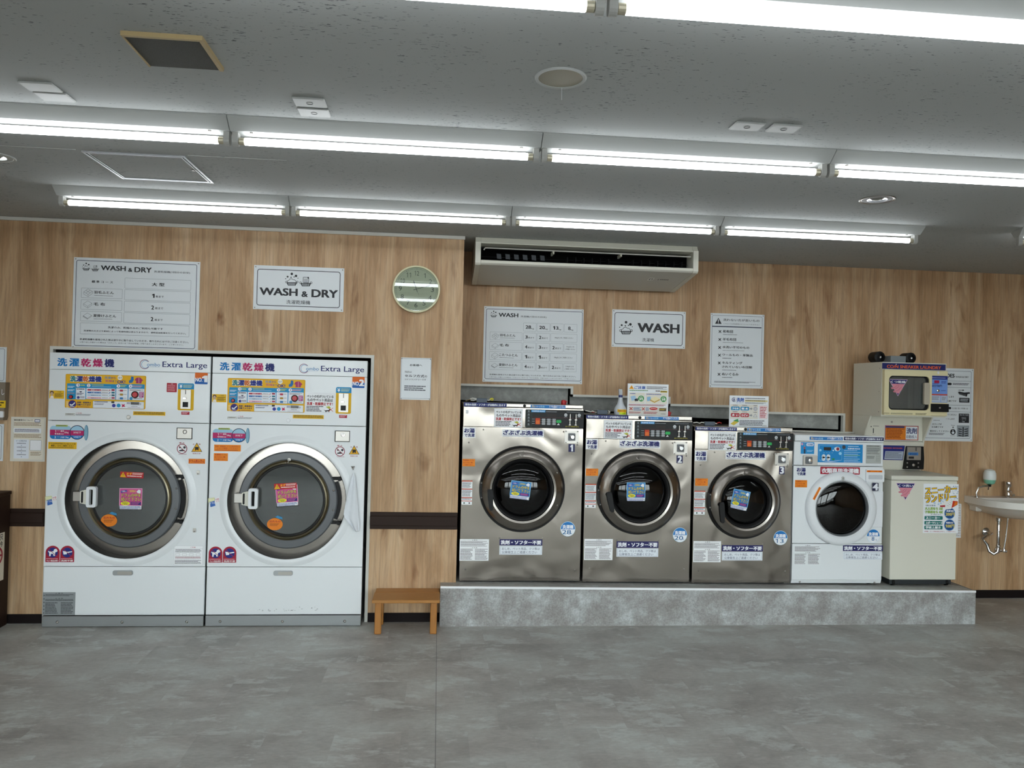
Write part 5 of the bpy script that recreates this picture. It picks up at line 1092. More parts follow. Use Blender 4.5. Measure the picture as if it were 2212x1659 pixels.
# soap drawer
a, b = P4a(1560, 858), P4a(1915, 1116)
dw = G().prism(rrect(a[0], b[1], b[0], a[1], 0.008), YW - 0.014, YW, 'y').build('soap_drawer', M_WHITEP, R)
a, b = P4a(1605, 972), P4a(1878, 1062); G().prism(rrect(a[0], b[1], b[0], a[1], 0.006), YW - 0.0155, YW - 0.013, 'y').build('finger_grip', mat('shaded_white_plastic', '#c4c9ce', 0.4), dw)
sticker('drawer_strip', dw, plane(W4a, YW - 0.014), YW - 0.014, (1588, 884, 1895, 926), lambda s: s.text('洗剤・ソフター不要', 0.05, 0.2, 0.95, 0.8, '#b8401a', 2, bold=0.02), base=ORG_)
# lower panel with toe strip
lp = G().prism([(x0 + 0.0, z0 + 0.042), (x1, z0 + 0.042), (x1, seam2 - 0.002), (x0, seam2 - 0.002)], YW - 0.004, YW + 0.03, 'y').build('lower_panel', M_WHITE, R)
g = G(); g.prism([(YW - 0.004, z0 + 0.041), (YW + 0.006, z0 + 0.016), (YW + 0.03, z0 + 0.016), (YW + 0.03, z0 + 0.041)], x0, x1, 'x'); g.build('toe_strip', M_WHITE, R)
for q_ in ((232, 1467), (1570, 1480)): p = P4b(*q_); screw(lp, p[0], YW + 0.002, p[1], 1.5)
for xx in (x0 + 0.06, x1 - 0.06): G().lathe([(0.016, platz(xx) + 0.002), (0.016, zb + 0.004), (0.008, zb + 0.01)], (xx, YW + 0.06), 'z', 12).build('foot', M_BLACK, R)
YR_ = YW - 0.006
sticker('door_strip', R, plane(W4a, YR_), YR_, (452, 214, 1110, 290), blue_strip, 'blue strip', base='#2878c0')
sticker('detergent_strip', R, plane(W4a, YR_), YR_, (1133, 215, 1925, 302), navy_strip, 'navy strip', base='#1f2152')
def coin_sheet(s):
    s.disc(0.10, 0.16, 0.08, '#d8a0b8', 1); s.rect(0.42, 0.08, 0.94, 0.32, '#eef2f6', 1, 0.006); s.text('洗濯機', 0.47, 0.13, 0.88, 0.27, '#2a78b8', 2, bold=0.02); s.rect(0.27, 0.05, 0.31, 0.42, '#8a9aa8', 1); s.disc(0.28, 0.48, 0.07, '#b84a40', 1); s.rect(0.23, 0.58, 0.35, 0.97, '#2a3a50', 1); s.greek(0.46, 0.68, 0.95, 0.84, 2, '#9fd0ee', 1)
sticker('coin_guide', R, P4a, YW, (275, 324, 540, 560), coin_sheet, 'light blue coin guide', base='#1e8fd0', r=0.003)
def blue_panel(s):
    s.frame(0.025, 0.07, 0.535, 0.87, 0.0012, '#9fd8f2', 1, 0.003); s.disc(0.055, 0.34, 0.025, '#8fd0ee', 2); s.disc(0.495, 0.50, 0.033, '#8fd0ee', 2); s.disc(0.34, 0.34, 0.015, '#d8f0fa', 2)
    s.disc(0.43, 0.26, 0.065, '#cfe4ee', 2, ry=0.12); s.disc(0.44, 0.26, 0.035, '#8a3040', 3); s.disc(0.385, 0.24, 0.025, '#e8f0f4', 3)
    for u, v in ((0.13, 0.67), (0.235, 0.67), (0.13, 0.80), (0.235, 0.80)): s.disc(u, v, 0.042, '#e4ecf0', 2); s.poly([(u - 0.03, v - 0.04), (u, v + 0.03), (u - 0.02, v + 0.05)], '#5a6a70', 3)
    s.disc(0.345, 0.82, 0.035, '#1f8a50', 2, ry=0.05); s.poly([(0.03, 0.90), (0.28, 0.97), (0.54, 0.88), (0.28, 0.94)], '#e8f2f8', 2)
    for u in (0.14, 0.20, 0.26, 0.32): s.disc(u, 0.43, 0.007, '#0a4a80', 2); s.greek(u - 0.015, 0.465, u + 0.015, 0.50, 1, '#a8d8f0', 2)
    s.disc(0.575, 0.15, 0.04, '#3a3f48', 2); s.text('洗濯時間 約30分', 0.66, 0.19, 0.94, 0.27, '#eef6fa', 2, bold=0.02); s.greek(0.67, 0.09, 0.93, 0.15, 1, '#cfeaf6', 2)
    for i, v in enumerate((0.32, 0.42, 0.52, 0.58, 0.66, 0.78, 0.87, 0.94)): s.greek(0.58, v, 0.90 + 0.06 * (i % 2), v + 0.045, 1, '#bfe2f2' if i != 3 else '#9ad06a', 2, seed=i + 1)
bp_ = sticker('control_panel', R, P4a, YW, (617, 358, 1502, 738), blue_panel, 'bright blue control panel', base='#1688cc')
a, b = P4a(732, 422), P4a(872, 488); G().box(a[0], b[0], YW - 0.004, YW, b[1], a[1]).build('display', mat('dark_display', '#1a1410', 0.2), bp_)
def gl_(s):
    s.frame(0, 0, 1, 1, 0.0012, '#5c605e', 1); s.greek(0.04, 0.03, 0.96, 0.10, 1, '#4c504e', 2); s.line([(0, 0.12), (1, 0.12)], 0.001, '#5c605e', 1); s.greek(0.05, 0.15, 0.95, 0.42, 5, '#6c706e', 2); s.greek(0.04, 0.45, 0.96, 0.50, 1, '#4c504e', 2); s.greek(0.05, 0.60, 0.60, 0.76, 3, '#6c706e', 2)
    for i in range(4): s.frame(0.68, 0.54 + i * 0.09, 0.92, 0.62 + i * 0.09, 0.0008, '#5c605e', 2)
sticker('rating_label', R, P4a, YW, (1578, 382, 1866, 748), gl_, 'grey rating label', base='#b4b8b4')
a, b = P4a(318, 582), P4a(592, 786)
cl_ = G().prism(rrect(a[0], b[1], b[0], a[1], 0.006), YW - 0.010, YW, 'y').build('coin_lock_plate', M_METAL, R)
p = ((a[0] + b[0]) / 2 - 0.012, (a[1] + b[1]) / 2); G().prism(rrect(p[0] - 0.026, p[1] - 0.026, p[0] + 0.026, p[1] + 0.026, 0.008), YW - 0.013, YW - 0.009, 'y').build('lock_recess', M_GREY, cl_)
G().lathe([(0.013, YW - 0.012), (0.013, YW - 0.022), (0.0001, YW - 0.023)], (p[0] + 0.005, p[1] - 0.002), 'y', 20).build('lock_barrel', M_CHROME, cl_, smooth=True)
sticker('hot_water_label', R, P4a, YW, (175, 815, 382, 998), hot_water, base=None)
sticker('name_label', R, P4a, YW, (665, 812, 1448, 970), lambda s: s.text('衣類専用洗濯機', 0.03, 0.18, 0.97, 0.84, '#f0eef2', 2, bold=0.03), 'red name label', base='#a3102c', r=0.003)
sticker('number_plate', R, P4a, YW, (1677, 1130, 1795, 1290), lambda s: s.text('4', 0.12, 0.10, 0.88, 0.90, '#eef0f6', 2, bold=0.05), base='#20223e', r=0.003, lay=5)
sticker('door_caution_label', R, P4a, YW, (160, 1077, 398, 1225), door_label, 'orange label', base=ORG_, edge=('#c87a1a', 0.001))
sticker('capacity_label', R, P4b, YW, (1430, 530, 1660, 760), kg_disc('8'), 'round blue and white capacity label', base=None)
sticker('small_print_notice', R, P4b, YW - 0.004, (122, 797, 598, 1163), notice, base='#e6eaec')
sticker('no_detergent_label', R, P4b, YW - 0.004, (998, 810, 1710, 916), softener, 'navy label', base='#201f5c')
sticker('hygiene_label', R, P4b, YW - 0.004, (1003, 935, 1700, 1066), hygiene, base='#e6ecf2')

# ================================================================== AIR CONDITIONER
Q4 = crop(1000, 500, 4.1736)
ax0, ax1 = 0.222, 1.772; YA = 5.19
t = AC = thing('air_conditioner', 'long white ceiling-suspended air conditioner above the wash price signs', 'air conditioner', ((ax0 + ax1) / 2, YA + 0.3, ZC))
prof = [(YA + 0.03, ZC - 0.002), (YA + 0.012, ZC - 0.034), (YA, ZC - 0.038), (YA - 0.002, ZC - 0.180), (YA + 0.010, ZC - 0.192), (YA + 0.54, ZC - 0.258), (YA + 0.565, ZC - 0.245), (YA + 0.565, ZC - 0.002)]
for a, b in ((ax0, ax0 + 0.036), (ax1 - 0.036, ax1)):
    G().prism(prof, a, b, 'x').build('end_cap', M_IVORY, t)
ix0, ix1 = ax0 + 0.037, ax1 - 0.037
G().prism([(YA + 0.03, ZC - 0.002), (YA + 0.014, ZC - 0.034), (YA + 0.004, ZC - 0.038), (YA + 0.003, ZC - 0.046), (YA + 0.10, ZC - 0.050), (YA + 0.10, ZC - 0.002)], ix0, ix1, 'x').build('upper_strip', M_IVORY, t)
lo = G().prism([(YA + 0.001, ZC - 0.160), (YA + 0.0, ZC - 0.180), (YA + 0.012, ZC - 0.190), (YA + 0.538, ZC - 0.256), (YA + 0.555, ZC - 0.24), (YA + 0.555, ZC - 0.02), (YA + 0.20, ZC - 0.02), (YA + 0.20, ZC - 0.155)], ix0, ix1, 'x').build('lower_panel', mat('warm_grey_casing', '#cbc8bd', 0.45), t)
G().box(ix0, ix1, YA - 0.001, YA + 0.006, ZC - 0.180, ZC - 0.160, 0.002).build('front_lip', M_IVORY, t)
G().box(ix0 + 0.002, ix1 - 0.002, YA + 0.14, YA + 0.16, ZC - 0.158, ZC - 0.05).build('outlet_backing', mat('outlet_shade_black', '#030303', 0.9, spec=0.1), t)  # shade inside the outlet slot is painted as near-black
G().tube([(ix0 + 0.02, YA + 0.02, ZC - 0.088), (ix0 + 0.03, YA + 0.018, ZC - 0.074), (ix1 - 0.012, YA + 0.018, ZC - 0.078)], 0.0045, 8).build('louvre_bar', M_TRIMW, t)
for u in (0.335, 0.655):
    x = ix0 + u * (ix1 - ix0); G().box(x, x + 0.010, YA + 0.022, YA + 0.12, ZC - 0.095, ZC - 0.074).build('bracket', M_IVORY, t)
for i in range(6):
    x = ix0 + 0.11 + i * 0.060
    g = G(); g.prism([(x, ZC - 0.105), (x + 0.030, ZC - 0.107), (x + 0.034, ZC - 0.140), (x + 0.004, ZC - 0.138)], YA + 0.05, YA + 0.056, 'y'); g.build('vane', mat('slate_vane', '#1f272e', 0.5), t)
for i in range(15):
    x = ix0 + 0.60 + i * 0.058
    if i in (6, 7): continue
    G().box(x, x + 0.003, YA + 0.05, YA + 0.12, ZC - 0.155, ZC - 0.11).build('vane', mat('dark_vane', '#0d0f11', 0.6, spec=0.2), t)
for k in range(2): G().box(ix0 + 0.01, ix1 - 0.01, YA + 0.10, YA + 0.104, ZC - 0.122 - k * 0.02, ZC - 0.120 - k * 0.02).build('grille_bar', mat('dark_vane', '#0d0f11', 0.6, spec=0.2), t)
# badge on the sloping lower panel
sl = lambda x, u: (x, YA + 0.012 + u * 0.526, ZC - 0.190 - u * 0.066)
e = lambda a, b, d: (a, YA + 0.012 + b * 0.526 - d * 0.1, ZC - 0.190 - b * 0.066 - d)
s = Sheet(lambda x, v: (x, v), e=e); s.polyw([(1.475, 0.44), (1.515, 0.44), (1.515, 0.30), (1.475, 0.30)], '#eceae2', 0); s.polyw([(1.483, 0.41), (1.507, 0.41), (1.507, 0.33), (1.483, 0.33)], '#3a3c3e', 1); s.polyw([(1.489, 0.40), (1.501, 0.40), (1.503, 0.34), (1.487, 0.34)], '#eceae2', 2)
s.polyw([(1.545, 0.40), (1.555, 0.40), (1.550, 0.34)], '#5a5650', 1)
for i in range(5): s.polyw([(1.562 + i * 0.013, 0.39), (1.572 + i * 0.013, 0.39), (1.572 + i * 0.013, 0.35), (1.562 + i * 0.013, 0.35)], '#6a665e', 1)
s.build('badge', t)

# ================================================================== WALL SIGNS AND CLOCK
INK = '#26272b'; GRYL = '#8f969c'
def icon_wash(s, cx, cy, w_, c=INK):
    u = w_
    for dx_, dy_, r in ((-0.33, -0.30, 0.075), (0.0, -0.52, 0.10), (0.33, -0.36, 0.10), (-0.06, -0.25, 0.05), (0.18, -0.28, 0.045), (-0.48, -0.14, 0.04), (0.48, -0.18, 0.035)): s.disc(cx + dx_ * u, cy + dy_ * u, r * u, c, 1, n=14)
    pts = [(-0.36, 0.12), (-0.34, 0.02), (-0.24, 0.0), (-0.16, -0.12), (0.0, -0.14), (0.10, -0.06), (0.22, -0.06), (0.30, 0.04), (0.37, 0.12)]
    wl_ = abs(s.M(cx + u, cy)[0] - s.M(cx, cy)[0]) * 0.035
    s.line([(cx + a * u, cy + b * u) for a, b in pts], wl_, c, 1)
    s.poly([(cx + a * u, cy + b * u) for a, b in ((-0.42, 0.14), (0.42, 0.14), (0.30, 0.40), (-0.30, 0.40))], c, 1)
    for k in range(6): s.line([(cx + (-0.26 + k * 0.104) * u, cy + 0.19 * u), (cx + (-0.22 + k * 0.088) * u, cy + 0.36 * u)], wl_, '#dfe6ea', 2)
    for sg in (-1, 1): s.hoop(cx + sg * 0.42 * u, cy + 0.12 * u, 0.09 * u, 0.035 * u, c, 1)
def icon_dry(s, cx, cy, w_, c=INK):
    u = w_; wl_ = abs(s.M(cx + u, cy)[0] - s.M(cx, cy)[0]) * 0.035
    s.frame(cx - 0.22 * u, cy - 0.34 * u, cx + 0.24 * u, cy + 0.14 * u, wl_, c, 1, wl_ * 2)
    for k in range(3): s.line([(cx - 0.16 * u, cy + (-0.16 + k * 0.10) * u), (cx + 0.18 * u, cy + (-0.16 + k * 0.10) * u)], wl_, c, 1)
    s.poly([(cx + 0.14 * u, cy - 0.34 * u), (cx + 0.24 * u, cy - 0.34 * u), (cx + 0.24 * u, cy - 0.18 * u), (cx + 0.14 * u, cy - 0.22 * u)], c, 2)
    s.poly([(cx + a * u, cy + b * u) for a, b in ((-0.42, 0.14), (0.42, 0.14), (0.30, 0.40), (-0.30, 0.40))], c, 1)
    for k in range(6): s.line([(cx + (-0.26 + k * 0.104) * u, cy + 0.19 * u), (cx + (-0.22 + k * 0.088) * u, cy + 0.36 * u)], wl_, '#dfe6ea', 2)
    for sg in (-1, 1): s.hoop(cx + sg * 0.42 * u, cy + 0.12 * u, 0.09 * u, 0.035 * u, c, 1)
def icon_fold(s, cx, cy, w_, kind, c='#5f666c'):
    q = [(-0.5, 0.0), (0.0, -0.34), (0.5, -0.06), (0.0, 0.30)]; hgt = {0: 0.26, 1: 0.20, 2: 0.10, 3: 0.30}[kind]
    t_ = 0.0014
    f = [(cx + a * w_, cy + (b - hgt / 2) * w_) for a, b in q]; s.line(f + [f[0]], t_, c, 1)
    lo_ = [(x, y + hgt * w_) for x, y in f]; s.line([f[0], lo_[0], lo_[3], lo_[2], f[2]], t_, c, 1); s.line([f[3], lo_[3]], t_, c, 1)
    if kind == 0: s.line([((f[0][0] + f[1][0]) / 2, (f[0][1] + f[1][1]) / 2), ((f[3][0] + f[2][0]) / 2, (f[3][1] + f[2][1]) / 2)], t_, c, 1); s.line([((f[0][0] + f[3][0]) / 2, (f[0][1] + f[3][1]) / 2), ((f[1][0] + f[2][0]) / 2, (f[1][1] + f[2][1]) / 2)], t_, c, 1)
    if kind == 2: s.line([f[0], f[3]], t_ * 2.2, c, 2)
def sign(name, label, K, Y, box, draw, cat='sign', group=None, screws=True, thick=0.004, base=None, inset=0.011):
    a, b = at(*K(box[0], box[1]), Y), at(*K(box[2], box[3]), Y)
    t = thing(name, label, cat, ((a[0] + b[0]) / 2, Y, b[1]), group)
    yf = Y - thick
    G().box(a[0], b[0], yf, Y - 0.0005, b[1], a[1]).build('board', base or M_SIGN, t)
    s = Sheet(plane(K, Y), yf, d0=0.0006); draw(s); s.build('print', t)
    if screws:
        for x in (a[0] + inset, b[0] - inset):
            for z in (a[1] - inset, b[1] + inset): screw(t, x, yf, z, 0.9)
    return t
K6 = crop(140, 540, 6.9125); K7 = crop(530, 560, 5.027); Q5 = crop(1020, 640, 7.9); Q6 = crop(1300, 650, 5.821)
USE1 = '洗濯乾燥機を使用された後は速やかに取り出していただき、取り忘れには十分ご注意ください。'
USE2 = '※ 取り出しが遅かった場合は「スタッフ」あるいは「次のお客様」が取り出すことがございます。ご了承ください。'
def draw_wd_table(s):
    s.frame(178, 150, 1945, 1480, 0.0035, '#3c4658', 1, 0.013)
    icon_wash(s, 325, 262, 115); icon_dry(s, 458, 272, 115)
    s.text('WASH', 548, 232, 912, 316, INK, 2, bold=0.03); s.text('&', 955, 272, 1010, 328, INK, 2, bold=0.03); s.text('DRY', 1050, 258, 1298, 340, INK, 2, bold=0.03)
    s.text('洗濯乾燥機(1回分の目安)', 1338, 310, 1872, 362, '#4a4d55', 2, bold=0.012)
    s.text('標 準 コ ー ス', 408, 455, 722, 502, INK, 2, bold=0.015)
    for i in range(4):
        y = 418 + i * 172; s.frame(902 - i * 5, y, 1885 - i * 5, y + 190, 0.0016, GRYL, 1, 0.004)
    s.text('大 型', 1306, 490, 1490, 546, INK, 2, bold=0.02)
    for i, (t_, n_) in enumerate((('羽毛ふとん', '1'), ('毛 布', '2'), ('夏掛けふとん', '2'))):
        y = 565 + i * 174; xo = -i * 5; s.frame(252 + xo, y, 862 + xo, y + 168, 0.0016, GRYL, 1, 0.004)
        icon_fold(s, 352 + xo, y + 78, 128, (0, 1, 2)[i]); s.text(t_, 442 + xo, y + 45, (735, 610, 780)[i] + xo, y + 98, INK, 2, bold=0.015)
        if i != 1: s.greek(445 + xo, y + 112, 745 + xo, y + 132, 1, '#5a5d64', 2)
        s.text(n_, 1308 - i * 9, y + 92, 1342 - i * 9, y + 150, INK, 2, bold=0.03); s.text('枚まで', 1362 - i * 8, y + 114, 1480 - i * 8, y + 152, '#3c3e44', 2, bold=0.012)
    s.frame(236, 1085, 1858, 1302, 0.0016, GRYL, 1, 0.004)
    s.text('洗濯のみ、乾燥のみのご利用も可能です', 648, 1140, 1468, 1196, '#33353b', 2, bold=0.012); s.text('洗濯物の大きさや素材によって乾燥時間は異なりますので、適時追加乾燥を行ってください。', 288, 1192, 1812, 1262, '#33353b', 2, bold=0.012)
    s.text(USE1, 228, 1316, 1850, 1394, '#33353b', 2, bold=0.012); s.text(USE2, 228, 1362, 1772, 1430, '#5a5d64', 2, bold=0.004)
sign('wall_sign', 'white WASH & DRY guide board with bedding table above the NO.1 washer-dryer', K6, YL, (142, 108, 1988, 1525), draw_wd_table, group='white wall signs')
def draw_wd(s):
    s.frame(132, 104, 1026, 532, 0.0045, '#33353c', 1, 0.017); icon_wash(s, 506, 232, 138); icon_dry(s, 658, 240, 138)
    s.text('WASH', 162, 308, 564, 400, INK, 2, bold=0.035); s.text('&', 615, 350, 676, 410, INK, 2, bold=0.035); s.text('DRY', 725, 330, 1000, 420, INK, 2, bold=0.035); s.text('洗濯乾燥機', 446, 442, 704, 494, '#35373d', 2, bold=0.006)
sign('wall_sign', 'small white WASH & DRY board with two basket icons, left of the clock', K7, YL, (97, 63, 1063, 573), draw_wd, group='white wall signs')
def draw_self(s):
    s.frame(1697, 1075, 2008, 1516, 0.0014, '#3c4048', 1, 0.004); s.text('お客様へ', 1788, 1138, 1920, 1164, INK, 2, bold=0.015); s.text('当店は', 1732, 1212, 1806, 1234, INK, 2, bold=0.012); s.text('セルフ方式', 1733, 1250, 1942, 1284, INK, 2, bold=0.015); s.text('の', 1948, 1262, 1972, 1284, INK, 2); s.text('コインランドリーです', 1730, 1294, 1962, 1318, INK, 2, bold=0.012); s.greek(1726, 1370, 1968, 1438, 3, '#5a5d64', 2)
sign('wall_sign', 'small portrait self-service notice on the wall between clock and stool', K7, YL, (1691, 1066, 2010, 1530), draw_self, group='white wall signs', inset=0.006)
def draw_w_table(s):
    s.frame(240, 210, 1856, 1452, 0.0035, '#3c4658', 1, 0.013); icon_wash(s, 366, 315, 110)
    s.text('WASH', 455, 284, 782, 360, INK, 2, bold=0.03); s.text('洗濯機(1回分の目安)', 825, 330, 1265, 378, '#4a4d55', 2, bold=0.01)
    cx = [(872, 1090), (1106, 1324), (1338, 1554), (1572, 1788)]
    for i, ((a, b), t_) in enumerate(zip(cx, ('28', '20', '13', '8'))):
        s.frame(a, 452 + i * 7, b, 602 + i * 6, 0.0014, GRYL, 1, 0.004); m_ = (a + b) / 2; w_ = 44 if len(t_) == 2 else 18
        s.text(t_, m_ - w_ - 24, 498 + i * 7, m_ + w_ - 24, 556 + i * 7, INK, 2, bold=0.025); s.text('kg', m_ + w_ - 18, 540 + i * 7, m_ + w_ + 26, 570 + i * 7, '#3c3e44', 2, bold=0.01)
    rows = (('羽毛ふとん', ('3枚まで', '2枚まで', None), 0), ('毛 布', ('4枚まで', '3枚まで', '2枚まで'), 1), ('こたつふとん', ('1組まで', '1組まで', None), 3), ('夏掛けふとん', ('4枚まで', '3枚まで', '2枚まで'), 2))
    for r, (t_, v, ic) in enumerate(rows):
        y = 605 + r * 168; xo = -r * 5
        s.frame(302 + xo, y, 850 + xo, y + 155, 0.0014, GRYL, 1, 0.004); icon_fold(s, 395 + xo, y + 78, 112, ic); s.text(t_, 470 + xo, y + 35, (735, 630, 785, 785)[r] + xo, y + 88, INK, 2, bold=0.015)
        if r != 1: s.greek(472 + xo, y + 102, 740 + xo, y + 120, 1, '#5a5d64', 2)
        for k in range(2):
            a, b = cx[k]; yy = y + 16 + k * 7; s.frame(a + xo, yy, b + xo, yy + 150, 0.0014, GRYL, 1, 0.004); s.text(v[k][0], a + xo + 36, yy + 48, a + xo + 70, yy + 102, INK, 2, bold=0.03); s.text(v[k][1:], a + xo + 82, yy + 70, a + xo + 182, yy + 104, '#3c3e44', 2, bold=0.012)
        yy = y + 30
        if v[2] is None:
            s.frame(cx[2][0] + xo, yy, cx[3][1] + xo, yy + 155, 0.0014, GRYL, 1, 0.004); s.text('20kg以上をご利用ください', cx[2][0] + 68 + xo, yy + 58, cx[3][1] - 70 + xo, yy + 98, '#4a4d55', 2, bold=0.01)
        else:
            a, b = cx[2]; s.frame(a + xo, yy, b + xo, yy + 150, 0.0014, GRYL, 1, 0.004); s.text(v[2][0], a + xo + 36, yy + 48, a + xo + 70, yy + 102, INK, 2, bold=0.03); s.text(v[2][1:], a + xo + 82, yy + 70, a + xo + 182, yy + 104, '#3c3e44', 2, bold=0.012)
            a, b = cx[3]; s.frame(a + xo, yy + 6, b + xo, yy + 155, 0.0014, GRYL, 1, 0.004); s.text('13kg以上を', a + xo + 34, yy + 46, b + xo - 42, yy + 76, '#4a4d55', 2, bold=0.01); s.text('ご利用ください', a + xo + 20, yy + 88, b + xo - 28, yy + 118, '#4a4d55', 2, bold=0.01)
    s.text(USE1.replace('乾燥', '', 1), 293, 1320, 1765, 1384, '#33353b', 2, bold=0.012); s.text(USE2, 293, 1366, 1765, 1424, '#5a5d64', 2, bold=0.004)
sign('wall_sign', 'white WASH guide board with 28 to 8 kg table below the air conditioner', Q5, YR, (206, 168, 1872, 1500), draw_w_table, group='white wall signs')
def draw_wash(s):
    s.frame(160, 142, 1012, 567, 0.0045, '#33353c', 1, 0.018); icon_wash(s, 303, 355, 165); s.text('WASH', 455, 280, 966, 408, INK, 2, bold=0.04); s.text('洗濯機', 506, 466, 654, 516, '#35373d', 2, bold=0.006)
sign('wall_sign', 'small white WASH board with single bubbling basket icon above machine 2', Q6, YR, (132, 106, 1044, 604), draw_wash, group='white wall signs')
def draw_dont(s):
    s.frame(1386, 178, 1998, 1072, 0.0022, '#3c4658', 1, 0.013); s.rect(1384, 325, 2004, 333, '#3c4658', 1)
    s.poly([(1464, 214), (1504, 290), (1420, 288)], INK, 1); s.rect(1459, 234, 1468, 266, '#e4e8ec', 2); s.disc(1463, 276, 5, '#e4e8ec', 2)
    s.text('洗わない方が良いもの', 1524, 222, 1978, 268, INK, 2, bold=0.012); s.text('このような洗濯物はオススメできません！', 1526, 280, 1975, 308, '#4a4d55', 2, bold=0.008)
    for y, t_, xr, sub in ((365, '和布団', 1645, 190), (465, '羊毛布団', 1685, 275), (565, '水洗い不可のもの', 1850, 295), (662, 'ウールもの・革製品', 1892, 118), (760, 'キルティング', 1762, 0), (812, 'されていない布団類', 1886, 190), (902, 'ぬいぐるみ', 1714, 138)):
        xo = -(y - 365) * 0.022
        if y != 812: s.line([(1468 + xo, y + 6), (1498 + xo, y + 36)], 0.0055, INK, 2); s.line([(1498 + xo, y + 6), (1468 + xo, y + 36)], 0.0055, INK, 2)
        s.text(t_, 1520 + xo, y, xr, y + 40, INK, 2, bold=0.015)
        if sub: s.greek(1520 + xo, y + 54, 1520 + sub + xo, y + 70, 1, '#4a4d55', 2)
    s.greek(1410, 1008, 1948, 1042, 2, '#5a5d64', 2)
sign('wall_sign', 'portrait white board listing things not to wash, with black warning triangle', Q6, YR, (1368, 152, 2022, 1104), draw_dont, group='white wall signs', inset=0.010)
Q1 = crop(1820, 750, 7.373); Q2 = crop(1890, 950, 4.878); Q3 = crop(2040, 980, 5.029)
def draw_shoes(s):
    a, b = at(*Q1(2095, 347), YR), at(*Q1(2063, 1503), YR); X0 = b[0] - 0.765
    for col_, t_ in (('#3c4658', 0.0024),):
        o_ = rrect(X0 + 0.022, b[1] + 0.022, b[0] - 0.020, a[1] - 0.020, 0.013); i_ = rrect(X0 + 0.022 + t_, b[1] + 0.022 + t_, b[0] - 0.020 - t_, a[1] - 0.020 - t_, 0.011); n = len(o_)
        s.put(o_ + i_, [(k, (k + 1) % n, n + (k + 1) % n, n + k) for k in range(n)], col_, 1)
    for y in (537, 640, 922, 1026): z = s.M(1900, y + 5)[1]; s.polyw([(X0 + 0.023, z - 0.001), (b[0] - 0.022, z - 0.001), (b[0] - 0.022, z + 0.001), (X0 + 0.023, z + 0.001)], '#3c4658', 1)
    s.text('SHOES', 1553, 420, 1775, 484, INK, 2, bold=0.035); s.text('WASH & DRY', 1793, 460, 2000, 490, INK, 2, bold=0.02)
    s.rect(1640, 565, 1732, 605, INK, 2, 0.010); s.greek(1750, 570, 2018, 614, 2, '#4a4d55', 2); s.rect(1640, 950, 1724, 988, INK, 2, 0.010); s.text('大人用: 1足 / 子供用: 2足', 1740, 960, 1992, 990, '#3c3e44', 2, bold=0.01)
    s.rect(1838, 680, 1908, 690, INK, 2); s.poly([(1905, 672), (1934, 686), (1905, 700)], INK, 2)
    s.poly([(1832, 715), (1850, 706), (1930, 722), (2020, 716), (2022, 742), (1985, 745), (1972, 788), (1850, 752)], INK, 2)
    for k in range(6): s.line([(1860 + k * 18, 734 + k * 4), (1854 + k * 18, 752 + k * 5)], 0.0012, '#c9d0d6', 3)
    s.text('します', 1690, 775, 1768, 803, INK, 2, bold=0.015); s.text('ら終了です', 1665, 842, 1805, 872, INK, 2, bold=0.015); s.rect(1853, 805, 2014, 884, INK, 2); s.greek(1868, 820, 2002, 872, 3, '#b9c0c6', 3)
    s.text('てください', 1665, 1060, 1808, 1090, INK, 2, bold=0.015); s.text('ートします', 1640, 1128, 1778, 1156, INK, 2, bold=0.015); s.greek(1440, 1158, 1550, 1172, 1, '#5a5d64', 2)
    s.text('のランプが', 1425, 1210, 1570, 1238, INK, 2, bold=0.015); s.text('たら終了です', 1415, 1256, 1598, 1286, INK, 2, bold=0.015); s.text('脱水をしてください', 1385, 1320, 1688, 1352, INK, 2, bold=0.015); s.greek(1370, 1364, 1625, 1404, 2, '#5a5d64', 2)
    s.rect(1845, 1056, 2007, 1206, INK, 2); s.text('洗えないもの', 1858, 1066, 1998, 1092, '#d8dee4', 3, bold=0.01); s.rect(1850, 1104, 2002, 1107, '#d8dee4', 3)
    for k, t_ in enumerate(('・革製品', '・ブーツ', '・下駄')): s.text(t_, 1872, 1118 + k * 28, 1872 + len(t_) * 22, 1138 + k * 28, '#c9d0d6', 3, bold=0.01)
    s.text('Point', 1725, 1236, 1780, 1252, INK, 2, bold=0.01); s.rect(1748, 1262, 1758, 1278, INK, 2); s.poly([(1738, 1276), (1768, 1276), (1753, 1292)], INK, 2); s.disc(1751, 1350, 44, INK, 2); s.poly([(1745, 1315), (1756, 1315), (1758, 1345), (1775, 1352), (1770, 1378), (1738, 1380), (1728, 1355), (1744, 1350)], '#dfe5ea', 3); s.greek(1705, 1408, 1800, 1420, 1, '#5a5d64', 2)
    s.rect(1816, 1243, 2008, 1430, '#9aa0a5', 2); s.rect(1905, 1270, 1920, 1428, INK, 3)
    for k in range(4):
        yy = 1290 + k * 34; s.poly([(1835, yy), (1895, yy + 14), (1895, yy + 26), (1838, yy + 20)], INK, 3); s.poly([(1992, yy), (1930, yy + 14), (1930, yy + 26), (1990, yy + 20)], INK, 3)
a, b = at(*Q1(2095, 347), YR), at(*Q1(2063, 1503), YR)
t = thing('wall_sign', 'white SHOES instruction board half hidden behind the sneaker dryer', 'sign', (b[0] - 0.38, YR, b[1]), 'white wall signs')
G().box(b[0] - 0.765, b[0], YR - 0.004, YR - 0.0005, b[1], a[1]).build('board', M_SIGN, t)
s = Sheet(plane(Q1, YR), YR - 0.004, d0=0.0006); draw_shoes(s); s.build('print', t)
for z in (a[1] - 0.011, b[1] + 0.011): screw(t, b[0] - 0.011, YR - 0.004, z, 0.9)

